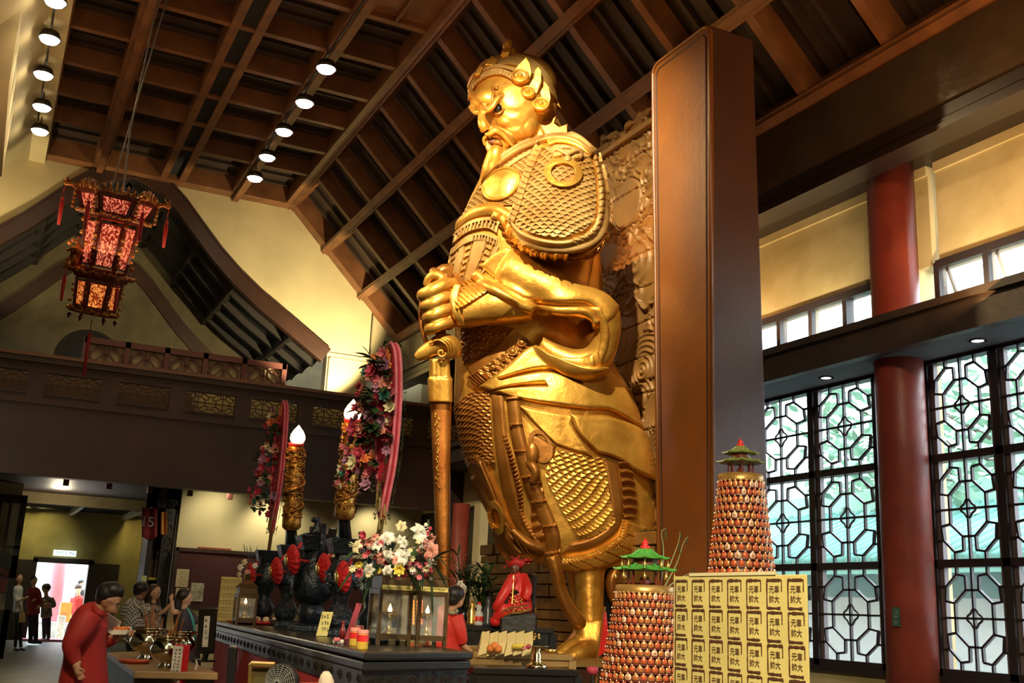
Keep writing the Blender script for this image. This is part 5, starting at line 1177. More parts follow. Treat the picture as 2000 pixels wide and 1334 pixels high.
for i in range(70):
    mb = MB(); x, y = rs.uniform(690, 850), rs.uniform(1055, 1108); p = PD(x, y, dep+.15+rs.uniform(-.1, .15))
    leaf(mb, p, RR*rs.gauss(0, 1)+zz*rs.gauss(.3, .7)+toC*rs.uniform(-.2, .6), rs.uniform(.10, .2), .022)
    mb.build('leaf', darkgreen, t)
for i in range(9):
    mb = MB(); mb.tube([rv[1]+zz*rv[3]*.9, PD(770+rs.uniform(-60, 60), 1090, dep+.1)], .008, 5); mb.build('stem', darkgreen, t)
# small lilies at the left end
dep = onalt(490, .3)[1]-.3; t = thing('lily_bunch', PD(490, 1160, dep), 'small bunch of pale lilies and buds behind the farthest red rosette', 'bouquet'); rs = random.Random(5)
for (x, y, c, r_) in [(470, 1108, 'white', 10), (478, 1098, 'cream', 9), (484, 1118, 'salmon', 8), (468, 1122, 'cream', 8), (498, 1105, 'white', 8)]: flower('lily', PD(x, y, dep), toC+np.array([rs.gauss(0, .5), 0, .3]), r_*dep/F*1.3, 'lily', FM[c], t, rs)
for i in range(14):
    mb = MB(); p = PD(rs.uniform(475, 505), rs.uniform(1085, 1130), dep); leaf(mb, p, RR*rs.gauss(0, .5)+zz, .16, .018, .1); mb.build('leaf', darkgreen, t)
mb = MB(); mb.tube([PD(487, 1210, dep), PD(485, 1120, dep)], .02, 6); mb.build('stem', darkgreen, t)
# ---- glass lamp cases
oldgold = mat('aged_brass', (.12, .07, .028), .4, .5, bump=.2, bscale=30)
caseglass = mat('case_glass', (.9, .95, .95), .05, alpha=.12)
ribw = mat('yellow_label', (.75, .62, .18), .6); inkm = mat('ink', (.02, .015, .01), .6)
def text(s, c, u, v, size, m, name, parent=None, ext=.0008, align='CENTER'):
    """lettering as real geometry: baseline direction u, up v"""
    cu = bpy.data.curves.new(name, 'FONT'); cu.body = s; cu.size = size; cu.extrude = ext; cu.align_x = align; cu.align_y = 'CENTER'; cu.space_line = 1.2
    tmp = bpy.data.objects.new(name, cu); COL.objects.link(tmp); dg = bpy.context.evaluated_depsgraph_get(); dg.update()
    me = bpy.data.meshes.new_from_object(tmp.evaluated_get(dg)); bpy.data.objects.remove(tmp)
    u = np.array(u, float)/np.linalg.norm(u); v = np.array(v, float); v = v-u*(u@v); v /= np.linalg.norm(v); n = np.cross(u, v)
    o0 = np.array(parent['_o']) if parent is not None else np.zeros(3); c = np.array(c, float)-o0
    for q in me.vertices: q.co = Vector(c+u*q.co[0]+v*q.co[1]+n*q.co[2])
    me.materials.clear(); me.materials.append(m); o = bpy.data.objects.new(name, me); COL.objects.link(o)
    if parent is not None: o.parent = parent
    o['_o'] = [float(x) for x in o0]; return o
def marks(c, u, v, nx_, ny_, sx, sy, m, name, parent=None, seed=1, gap=()):
    """writing too small to read in the photo: little ink strokes in character cells"""
    rs = random.Random(seed); u = np.array(u, float)/np.linalg.norm(u); v = np.array(v, float); v = v-u*(u@v); v /= np.linalg.norm(v); n = np.cross(u, v); mb = MB()
    for i in range(nx_):
        for j in range(ny_):
            if (i, j) in gap or i in gap: continue
            o = np.array(c)+u*sx*(i-(nx_-1)/2)-v*sy*(j-(ny_-1)/2)
            for q in range(4):
                a, b = (rs.uniform(-.32, .32) for _ in '12'); 
                if q % 2: mb.bar(o+u*sx*(-.3)+v*sy*a, o+u*sx*.3+v*sy*a, sy*.09, .0006, n)
                else: mb.bar(o+u*sx*b-v*sy*.3, o+u*sx*b+v*sy*.3, sx*.09, .0006, n)
    return mb.build(name, m, parent)
def lampcase(px, py, w_px, h_px, dep, lb, sign=True, tabs=True):
    k = dep/F; c = PD(px, py, dep); c[2] = ZT; w_, h = w_px*k/2, h_px*k; t = thing('glass_lamp_case', c, lb, 'lamp case', 'glass-sided lamp cases on the altar')
    u = np.array([math.cos(AR*.3), -math.sin(AR*.3), 0]); v = np.array([-u[1], u[0], 0])
    mb = MB()
    for a in (-1, 1):
        for b_ in (-1, 1): mb.bar(c+u*w_*a+v*w_*b_, c+u*w_*a+v*w_*b_+zz*h, .022, .022, v)
    for z in (.05, h-.02): 
        for a in (-1, 1): mb.bar(c+u*w_*a-v*w_+zz*z, c+u*w_*a+v*w_+zz*z, .022, .03); mb.bar(c+v*w_*a-u*w_+zz*z, c+v*w_*a+u*w_+zz*z, .022, .03)
    mb.build('case_frame', oldgold, t)
    mb = MB(); mb.obox(c+zz*.05, u*w_, v*w_, zz*.012); mb.build('case_floor', oldgold, t)
    mb = MB()
    R = lambda s_, z: [c+(u*a+v*b_)*w_*s_+zz*(h+z) for a, b_ in ((-1, -1), (1, -1), (1, 1), (-1, 1))]
    mb.loft([R(1.0, 0), R(1.0, w_*.75), R(1.12, w_*.8), R(.75, w_*1.15), R(.42, w_*1.55), R(.36, w_*1.6)]); mb.build('case_roof', oldgold, t)
    for d_, e_ in ((v, u), (-v, u), (u, v), (-u, v)): m_ = MB(); m_.obox(c+d_*w_*.97+zz*(h*.52), e_*w_*.9, d_*.002, zz*h*.44); m_.build('glass_side', caseglass, t)
    mb = MB(); mb.lathe([(.05, .06), (.02, .08), (.015, .15), (.05, .18), (.045, .2)], c, 12); mb.build('oil_lamp', goldtrim, t, smooth=True)
    mb = MB(); mb.lathe([(.012, .2), (.014, .215), (.0005, .25)], c, 8); mb.build('small_flame', mat('tiny_flame', (1, .7, .3), emit=(1, .6, .2), es=12), t)
    if sign:
        mb = MB(); mb.obox(c-v*(w_+.014)+zz*(h+.005), u*w_*1.0, v*.002, zz*.014); mb.build('yellow_strip', ribw, t)
        marks(c-v*(w_+.018)+zz*(h+.005), u, zz, 16, 1, w_*1.6/16, .017, inkm, 'strip_lettering', t, 3, (12,))
    return t, c, u, v, w_, h
l1 = lampcase(757, 1262, 62, 106, 6.75, 'larger square glass lamp case with brass roof below the lilies, left of the pair')
l2 = lampcase(831, 1262, 56, 106, 6.75, 'square glass lamp case with brass roof, right of the pair, beside the sword tip')
l3 = lampcase(476, 1213, 34, 58, onalt(476, .12)[1], 'small glass lamp case with a burning flame at the far left of the altar', sign=False)
mb = MB(); c = l1[1]; mb.obox(c+l1[3]*l1[4]*.8+zz*.24, l1[2]*.09, l1[3]*.004, zz*.14); o = mb.build('painted_card', mat('pale_card', (.42, .42, .40), .7, var=.5, vscale=30, col2=(.12, .12, .12))); T(o, 'pale printed card standing inside the left lamp case of the pair', 'card')
# twin red lamp trees behind the cases (glowing orange stacks)
for i, (x, m_, s_) in enumerate(((812, 'amber', 1), (828, 'red', 1))):
    t = thing('lamp_tree', PD(x, 1215, 8.2), ['stack of glowing orange lamps seen through the right lamp case', 'string of small red lamps seen through the right lamp case'][i], 'lamp stack'); mm = mat('glow_'+m_, (1, .3, .05), .3, emit=(1, .25, .04) if i == 0 else (.9, .12, .04), es=1.4 if i == 0 else .6)
    for r_ in range(7):
        for q in range(2 if i == 0 else 1):
            mb = MB(); mb.ball(PD(x-4+q*8, 1175+r_*7, 8.2), .012, 8, sc=(1, 1, 1.1)); mb.build('lamp_bead', mm, t, smooth=True)
    mb = MB(); mb.tube([PD(x, 1238, 8.2), PD(x, 1170, 8.2)], .012, 6); mb.build('lamp_pole', oldgold, t)
t = thing('berry_spray', onalt(846, .93)[0], 'thin spray of red berries and one white bud rising beside the sword', 'spray')
mb = MB(); dB_ = onalt(846, .93)[1]; mb.tube([onalt(846, .93)[0], PD(842, 1090, dB_), PD(836, 1015, dB_)], .008, 5); mb.build('stem', darkgreen, t)
for i in range(16): mb = MB(); mb.ball(PD(838+rs.uniform(-6, 6), 1025+i*7, dB_), .014, 6); mb.build('berry', FM['rose'] if i % 5 else FM['white'], t)
# ---- small things on the altar
def onz(px, py, z=ZT): return PZ(px, py, z)
redplas = mat('red_plastic', (.55, .02, .02), .3); amberj = mat('amber_oil', (.65, .42, .06), .08, alpha=.75)
def jar(px, py, k_, lb, s=1.):
    c = onz(px, py); t = thing('oil_jar', c, lb, 'jar', 'oil jars with red lids'); r = .026*s
    MB().lathe([(r*.9, 0), (r, .008), (r, .07), (r*.8, .085)], c, 16).build('glass_body', amberj, t, smooth=True)
    MB().lathe([(r*1.01, .042), (r*1.02, .044), (r*1.02, .075), (r*1.01, .077)], c, 16, cap=False).build('red_label', redplas, t)
    MB().lathe([(r*.9, .082), (r*.95, .086), (r*.95, .10), (r*.8, .104)], c, 16).build('lid', mat('pink_lid', (.75, .25, .22), .4), t)
jar(692, 1262, 1, 'oil jar with red label and pale lid, left of the two in front', 1.25); jar(707, 1269, 1, 'oil jar with red label and pale lid, right of the two, against the lamp case', 1.25); jar(700, 1254, 1, 'oil jar half hidden behind the two front jars', 1.2)
def card(px, py, w_, h, m, lb, s=None, tilt=.0, name='card', cat='card'):
    c = onz(px, py); t = thing(name, c, lb, cat); u = np.array([.9, .35, 0]); u /= np.linalg.norm(u); v = zz+np.array([.12, .2, 0])+u*tilt
    mb = MB(); mb.obox(c+v*h/2+zz*.004, u*w_/2, np.cross(u, v)*.002, v*h/2); mb.build('card_sheet', m, t)
    if s: marks(c+v*h*.55+np.cross(u, v)*.004, u, v, 3, 3, w_*.24, h*.26, inkm, 'card_lettering', t, 4)
    return t
card(628, 1243, .10, .17, ribw, 'small yellow card with printed notice leaning at the front of the altar', 'x', .15)
card(678, 1250, .05, .24, mat('rose_card', (.60, .07, .08), .6), 'tall narrow rose-red card leaning behind the jars', None, .28)
t = thing('red_bottle', onz(668, 1247), 'small dark red bottle beside the rose-red card', 'bottle'); MB().lathe([(.02, 0), (.022, .06), (.01, .085), (.01, .11), (.013, .12)], onz(668, 1247), 12).build('bottle_glass', mat('dark_red_glass', (.25, .02, .02), .2), t, smooth=True)
t = thing('red_sweets', onz(662, 1258), 'pink and white wrapped sweets in a heap before the red bottle', 'sweets')
for i in range(7): MB().ball(onz(662, 1258)+np.array([rs.uniform(-.03, .03), rs.uniform(-.03, .03), .014+.012*(i % 2)]), .014, 7).build('wrapped_sweet', FM['pink'] if i % 2 else FM['white'], t)
c = onz(508, 1220); t = thing('offering_tray', c, 'low red tray at the far end of the altar', 'tray'); MB().lathe([(.20, 0), (.26, .02), (.26, .03), (.2, .012)], c, 24, fx=1.3).build('tray_dish', redplas, t, smooth=True)
for i in range(4): o = MB().ball(c+np.array([-.12+.09*i, rs.uniform(-.03, .03), .05]), .035, 10, sc=(1, 1, .85)).build('steamed_bun', mat('bun_cream', (.80, .66, .42), .7), smooth=True); T(o, ['leftmost of the four pale buns on the red altar tray', 'second from left of the four pale buns on the red altar tray', 'third from left of the four pale buns on the red altar tray', 'rightmost of the four pale buns on the red altar tray'][i], 'bun', 'buns on the red tray')
# wooden offering paddle leaning on censer
mb = MB(); mb.bar(PD(643, 1080, ce[2]-.1), PD(651, 1030, ce[2]-.1), .07, .05, toC); T(mb.build('wooden_clapper', blk_lq, bevel=.008), 'short black board leaning beside the lion on the censer', 'board')
# low pewter stand and vessels' table mat
# ---- talisman block, left end
tal = mat('talisman_yellow_paper', (.72, .58, .20), .7, var=.12, vscale=4); talink = mat('talisman_brown_ink', (.09, .03, .012), .7)
def talisman(cx, u, v, n, w_, h, parent):
    """one printed talisman: broken bordered frame around four characters"""
    rs = random.Random(int(1000*(cx[0]+cx[2]))); mb = MB(); e = np.array(n)*.0012
    c = np.array(cx)
    for (a, b, lw_) in (((-1, 1), (1, 1), .11), ((-1, 1), (-1, -1), .065), ((1, .98), (1, .2), .045), ((-1, -1), (.8, -1), .10)):
        P = [c+u*w_/2*(a[0]+(b[0]-a[0])*q/8)+v*h/2*(a[1]+(b[1]-a[1])*q/8) for q in range(9)]
        for q in range(8): mb.bar(P[q]+e, P[q+1]+e, lw_*w_*rs.uniform(.6, 1.3) if abs(a[0]-b[0]) > .1 else lw_*w_*rs.uniform(.8, 1.4), .0016, n)
    mb.build('printed_border', talink, parent)
def talbox(name, c, u, v, W_, H_, nx, nz_, lb, cat, D_=.3, side=False):
    u, v = np.array(u, float)/np.linalg.norm(u), np.array(v, float); n = np.cross(v, u); n = -n if n@fw > 0 else n; n /= np.linalg.norm(n)
    t = thing(name, np.array(c)*1., lb, cat)
    MB().obox(c+v*H_/2-n*D_/2, u*W_/2, n*D_/2, v*H_/2).build('paper_block', tal, t, bevel=.004)
    return t, n
c0 = PZ(444, 1213, ZT); dp = prj(c0)[2]; k = dp/F
t, n = talbox('talisman_box', c0, [1, -.2, 0], zz, 40*k, 84*k, 0, 0, 'small yellow box printed with rows of talismans at the far left end of the altar', 'box', .25)
mb = MB(); u = np.array([1, -.2, 0]); u /= np.linalg.norm(u)
for i in range(6):
    for j in range(6):
        a = c0+u*(i-2.5)*6.4*k+zz*(8+13.2*j)*k+n*.002; mb.bar(a-u*2.2*k-zz*4.5*k, a-u*2.2*k+zz*4.5*k, .003, .008, n); mb.bar(a-u*2.2*k+zz*4.5*k, a+u*2.2*k+zz*4.5*k, .003, .012, n); mb.bar(a-u*.5*k, a+u*1.5*k, .003, .02, n)
mb.build('printed_talismans', talink, t)
# ================================================================ BEHIND THE ALTAR
# black carved table carrying the seated deity
zb = 1.0; P = PD(905, 1224, 9.2); 
def tabl(name, x0, x1, ytop, ybot, dep, depth_m, lb, m, leg=True):
    a, b = PD(x0, ytop, dep), PD(x1, ytop, dep*1.03); z = (a[2]+b[2])/2; z0 = PD(x0, ybot, dep)[2]; back = np.array([.1, 1, 0]); back /= np.linalg.norm(back)
    t = thing(name, ((a+b)/2)*np.array([1, 1, 0]), lb, 'table'); a[2] = b[2] = z
    mb = MB(); mb.prism([a, b, b+back*depth_m, a+back*depth_m], (0, 0, -.05)); mb.build('table_top', m, t, bevel=.008)
    mb = MB(); o = back*.03-zz*.05; mb.prism([a+o, b+o, b+o-zz*(z-z0-.06), a+o-zz*(z-z0-.06)], back*.03); mb.build('table_front', m, t)
    for q in (a+back*.05, b+back*.05, b+back*(depth_m-.05), a+back*(depth_m-.05)): m_ = MB(); m_.bar(q-zz*.05, np.array([q[0], q[1], 0]), .07, .07, (0, 1, 0)); m_.build('leg', m, t)
    return t, a, b, z, back
t, ta, tb_, tz, tback = tabl('black_altar_table', 905, 1082, 1224, 1262, 9.8, .9, 'black lacquer table with gold flower ornaments in front of the statue', blk_lq)
mb = MB()
for x in (950, 985, 1015, 1045):
    for i in range(7): mb.ball(PD(x+rs.uniform(-8, 8), 1241+rs.uniform(-8, 8), 9.79), .013, 5)
    mb.tube([PD(x-9, 1248, 9.79), PD(x, 1240, 9.79), PD(x+8, 1246, 9.79)], .006, 5)
mb.build('gold_flower_inlay', goldtrim, t)
# seated red-robed deity in its chair
dr_ = 10.0; kk = dr_/F
def pp_(x, y, d=0): return PD(x, y, dr_-d)
t = thing('deity_chair', np.array([*pp_(1010, 1224)[:2], tz]), 'dark wooden armchair holding the red-robed deity figure', 'chair')
mb = MB(); mb.tube([pp_(1044, 1224, -.1), pp_(1040, 1170, -.1), pp_(1044, 1122, -.1)], .03, 6); mb.build('back_post', wood_blk, t)
mb = MB(); mb.tube([pp_(992, 1224, .15), pp_(986, 1165, .15), pp_(984, 1150, .15)], .03, 6); mb.build('front_post', wood_blk, t)
mb = MB(); mb.tube([pp_(984, 1150, .15), pp_(1010, 1158, .1), pp_(1042, 1158, -.1)], .024, 6); mb.build('arm_rail', wood_blk, t)
mb = MB(); mb.tube([pp_(958, 1155, -.3), pp_(984, 1150, .15)], .022, 6); mb.tube([pp_(958, 1155, -.3), pp_(960, 1220, -.3)], .02, 6); mb.build('far_arm', wood_blk, t)
mb = MB(); mb.rows if False else None
mb.obox(pp_(1012, 1206, 0), RR*.17, toC*.22, zz*.09); mb.build('seat_box', blk_lq, t, bevel=.02)
mb = MB(); mb.tube([pp_(1006, 1120, -.2), pp_(1046, 1122, -.15)], .02, 6); mb.bar(pp_(1026, 1122, -.2), pp_(1026, 1200, -.2), .15, .03, toC); mb.build('back_splat', wood_blk, t)
silk = mat('red_embroidered_silk', (.62, .02, .015), .45, bump=.4, bscale=14, var=.2, vscale=8); skin_d = mat('dark_bronze_face', (.13, .05, .03), .4)
t = thing('deity_figure', pp_(1008, 1205), 'seated deity figure in red embroidered robes and red crown', 'figure')
m_ = MB()
def tbx(mb, pts, n=10, k=None):
    P = crom([[x, y, d, r] for x, y, d, r in pts], k or len(pts)*5); return mb.tube([pp_(q[0], q[1], q[2]) for q in P], [q[3]*kk for q in P], n)
tbx(m_, [(1008, 1118, 0, 9), (1008, 1140, 0, 20), (1010, 1168, 0, 27), (1015, 1192, 0, 26), (1014, 1200, 0, 22)]); tbx(m_, [(1002, 1126, .08, 10), (990, 1150, .15, 11), (975, 1175, .2, 9), (965, 1190, .2, 6)]); tbx(m_, [(1010, 1185, .05, 17), (985, 1192, .15, 15), (972, 1205, .15, 11), (970, 1218, .15, 8)])
tbx(m_, [(1022, 1124, -.05, 9), (1030, 1150, .1, 10), (1025, 1172, .14, 9)])
fused(m_, 'robe', silk, t, .012, 2, world=False)
m_ = MB(); m_.ball(pp_(1006, 1108), 10*kk, 12, sc=(1, 1, 1.2)); m_.tube([pp_(1006, 1112, .03), pp_(1004, 1117, .06)], [3*kk, 2*kk], 6); m_.ball(pp_(1001, 1109, .04), 2.4*kk, 6); m_.tube([pp_(1003, 1116, .03), pp_(1004, 1128, .03)], [4*kk, 1*kk], 6); fused(m_, 'head', skin_d, t, .006, 1, world=False)
m_ = MB(); m_.tube([pp_(994, 1104), pp_(1008, 1097), pp_(1022, 1103)], [5*kk, 9*kk, 7*kk], 8); m_.tube([pp_(1004, 1098), pp_(1006, 1090)], [6*kk, 3*kk], 6)
for x, y in ((990, 1098), (1000, 1088), (1014, 1086), (1026, 1092), (1032, 1100), (985, 1108), (1037, 1094)): m_.ball(pp_(x, y), 2.6*kk, 6); m_.tube([pp_(1008, 1099), pp_(x, y)], 1.2*kk, 5)
m_.tube([pp_(1016, 1100), pp_(1034, 1090)], 1.5*kk, 5); m_.build('crown', tas, t, smooth=True)
m_ = MB(); 
m_.tube([pp_(978, 1196, .22), pp_(992, 1188, .24), pp_(1012, 1186, .24), pp_(1032, 1182, .2)], 1.6*kk, 6); m_.tube([pp_(984, 1203, .2), pp_(1000, 1197, .24), pp_(1018, 1195, .22), pp_(1036, 1190, .16)], 2.4*kk, 6); m_.tube([pp_(1003, 1124, .12), pp_(1002, 1150, .17), pp_(1000, 1180, .24)], 1.4*kk, 6)
for i in range(12): m_.ball(pp_(990+i*3.2, 1190+3*math.sin(i*1.9), .24), 1.6*kk, 5)
for i in range(14): m_.ball(pp_(1004+rs.uniform(-8, 22), rs.uniform(1150, 1182), .16), 1.8*kk, 5)
m_.build('gold_embroidery', goldtrim, t)
c = np.array([*PD(968, 1222, 9.85)[:2], tz]); t = thing('incense_pot', c, 'small red and white round pot on the black table below the deity', 'pot'); MB().lathe([(.03, 0), (.06, .03), (.055, .07), (.03, .09)], c, 14).build('pot_body', redplas, t, smooth=True); MB().lathe([(.035, .09), (.03, .11), (.0005, .12)], c, 14).build('pot_lid', FM['white'], t, smooth=True)
# bottles and small offerings at the left of the black table
for i, (x, h, m_, nm, lb) in enumerate(((920, .22, goldtrim, 'brass_stand', 'small brass stand at the left of the black table'), (934, .20, mat('clear_liquor', (.7, .7, .68), .1, alpha=.6), 'liquor_bottle', 'clear liquor bottle with red label on the black table'), (952, .26, mat('dark_pagoda', (.05, .05, .06), .3), 'pagoda_ornament', 'dark tiered ornament next to the liquor bottle'))):
    c = np.array([*PD(x, 1222, 9.9)[:2], tz]); t = thing(nm, c, lb, nm.split('_')[-1])
    MB().lathe([(.04, 0), (.045, h*.1), (.038, h*.15), (.045, h*.5), (.02, h*.7), (.03, h*.8), (.012, h)], c, 14).build('body', m_, t, smooth=True)
    if i == 1: MB().lathe([(.046, h*.2), (.046, h*.4)], c, 14, cap=False).build('label', redplas, t); MB().lathe([(.018, h*.9), (.018, h*1.05)], c, 10).build('cap', redplas, t)
# bamboo and lucky plants
def plant(x, y0, y1, dep, n, lb, sp=20, L=.22, seed=1, w_=.02, base_z=None):
    rs = random.Random(seed); b = PD(x, y0, dep); t = thing('potted_plant', np.array([b[0], b[1], tz]), lb, 'plant')
    MB().lathe([(.06, 0), (.09, .03), (.1, .16), (.085, .16)], (b[0], b[1], tz), 14).build('pot', blk_lq, t, smooth=True)
    for i in range(n):
        mb = MB(); xx = x+rs.uniform(-sp, sp); top = PD(xx, rs.uniform(y1, y1+(y0-y1)*.5), dep+rs.uniform(-.15, .15)); mb.tube([np.array([b[0], b[1], tz+.14]), (b+top)/2, top], [.012, .01, .006], 5); mb.build('stem', darkgreen, t)
        mb = MB()
        for q in range(11): leaf(mb, top-zz*.05*(q % 4), RR*rs.gauss(0, 1)+toC*rs.gauss(0, 1)+zz*rs.uniform(.1, 1.3), L*rs.uniform(.7, 1.2), w_, .25)
        mb.build('leaf_cluster', darkgreen, t)
plant(938, 1210, 1100, 10.6, 12, 'dense dark green leafy plant beside the deity', 22, .20, 2)
plant(905, 1200, 1085, 10.9, 6, 'thin bamboo sprays in front of the far red column', 16, .22, 6, .014)
t = thing('white_flower_vase', np.array([*PD(893, 1200, 10.4)[:2], tz]), 'small vase of white flowers behind the man at the altar', 'vase'); c = np.array([*PD(893, 1200, 10.4)[:2], tz])
MB().lathe([(.04, 0), (.06, .08), (.03, .16)], c, 12).build('vase_body', pewter, t, smooth=True)
for i in range(7): flower('white_flower', PD(893+rs.uniform(-14, 14), 1150+rs.uniform(-14, 14), 10.35), toC+np.array([rs.gauss(0, .4), 0, rs.gauss(0, .4)]), .07, 'lily', FM['white'], t, rs)
# paper offerings on the deck before the statue, low dark table, brass candlestick
pz_ = .93
c = PD(965, 1262, 9.0); t = thing('paper_stack', c, 'fan of pale yellow joss paper sheets spread in front of the black table', 'paper'); pp2 = mat('pale_joss_paper', (.80, .66, .30), .7)
for i in range(6): mb = MB(); q = PD(945+i*17, 1256+1*(i % 2), 9.0-.02*i); mb.obox(q, RR*.035+zz*.01, toC*.09-zz*.02, UU*.05+RR*.012); mb.build('paper_sheet', pp2, t)
t2, la, lb_, lz, lback = tabl('low_dark_table', 925, 1132, 1306, 1340, 8.3, .45, 'low dark table in front of the joss papers, carrying the brass candlestick', blk_lq)
t3, ma, mbb, mz, mback = tabl('offering_table', 925, 1120, 1276, 1300, 8.9, .6, 'brown table crowded with fruit and paper offerings at the statue feet', plank)
for i, (x, y, r_, cl) in enumerate(((966, 1262, .036, 'orange'), (972, 1272, .036, 'orange'), (958, 1270, .034, 'orange'), (1022, 1264, .032, 'salmon'), (1032, 1262, .03, 'rose'))):
    c = PD(x, y, 8.82); c[2] = max(c[2], mz+r_); o = MB().ball(c, r_, 12, sc=(1, 1, .9)).build('orange_fruit' if i < 3 else 'apple', FM[cl], smooth=True)
    T(o, ['topmost orange of the three on the offering table', 'orange lying lowest on the offering table', 'orange to the left of the offering pile', 'pale pink apple beside the bananas', 'red apple right of the bananas'][i], 'fruit')
t = thing('banana_bunch', PD(1010, 1266, 8.8), 'bunch of yellow-green bananas on the offering table', 'fruit')
for i in range(4): mb = MB(); q = [PD(1000+i*5+8*s_, 1268-9*math.sin(s_*2.6), 8.78) for s_ in (0, .35, .7, 1)]; mb.tube(q, [.006, .016, .016, .005], 7); mb.build('banana', FM['yellow'], t, smooth=True)
bw_ = ['small brown bowl left of the oranges', 'pale bowl on the offering table below the bananas', 'round gilt dish at the right of the offering table', 'small red cup at the left end of the offering table', 'square gilt box beside the oranges']
for i, (x, y, m_, r_) in enumerate(((942, 1278, wood, .05), (985, 1280, FM['cream'], .05), (1075, 1274, goldtrim, .055), (948, 1284, redplas, .03), (992, 1268, goldtrim, .035))):
    c = PD(x, y, 9.15); c[2] = mz; t = thing('offering_bowl' if i != 4 else 'gilt_box', c, bw_[i], 'bowl' if i != 4 else 'box')
    if i == 4: MB().box(c[0]-.03, c[0]+.03, c[1]-.03, c[1]+.03, c[2], c[2]+.06).build('box_body', m_, t, bevel=.004)
    else: MB().lathe([(r_*.5, 0), (r_, r_*.7), (r_*.9, r_*.7), (r_*.4, .01)], c, 16).build('bowl_body', m_, t, smooth=True); MB().lathe([(r_*.45, 0), (r_*.5, -.002), (r_*.55, .012)], c, 12).build('foot_ring', m_, t)
silver = mat('polished_brass', (.80, .68, .42), .16, 1.)
c = PD(1047, 1334, 8.5); c[2] = lz; top = PD(1047, 1262, 8.5)[2]; h = top-c[2]; t = thing('brass_candlestick', c, 'polished brass candlestick with wide drip pan standing on the low dark table', 'candlestick')
MB().lathe([(.08, 0), (.085, .02), (.04, .05), (.025, h*.25), (.045, h*.35), (.03, h*.42), (.04, h*.6), (.02, h*.75), (.03, h*.85), (.02, h*.95)], c, 20).build('stem', silver, t, smooth=True)
MB().lathe([(.02, h*.95), (.10, h*.985), (.105, h), (.02, h*.99)], c, 24).build('drip_pan', silver, t, smooth=True)
t = thing('red_lamp_bowl', np.array([*PD(1157, 1322, 7.8)[:2], PD(1157, 1322, 7.8)[2]]), 'small red lotus lamp at the foot of the lower lamp tower', 'lamp'); c = PD(1157, 1318, 7.8); MB().lathe([(.02, 0), (.04, .02), (.045, .05), (.01, .06)], c, 12).build('lotus_body', FM['rose'], t, smooth=True); mb = MB(); mb.tube([c, np.array([c[0], c[1], 0])], .012, 6); mb.build('lamp_stand', blk_lq, t)
# red pennant
c = PD(1180, 1290, 7.9); t = thing('red_pennant', c, 'triangular red pennant with gold print leaning beside the lower lamp tower', 'flag')
mb = MB(); mb.tube([np.array([*PD(1160, 1330, 7.9)[:2], .02]), PD(1166, 1300, 7.9), PD(1181, 1185, 7.9)], .010, 6); mb.build('flag_pole', goldtrim, t)
G = [[PD(1181-14*v_, 1195+88*v_, 7.9) + (RR*.0+UU*0), PD(1181-7*v_+0, 1195+84*v_, 7.88), PD(1184+6*v_, 1195+70*v_, 7.9)] for v_ in np.linspace(0, 1, 8)]
mb = MB(); mb.grid(G); mb.build('flag_cloth', silk, t, solid=.004)
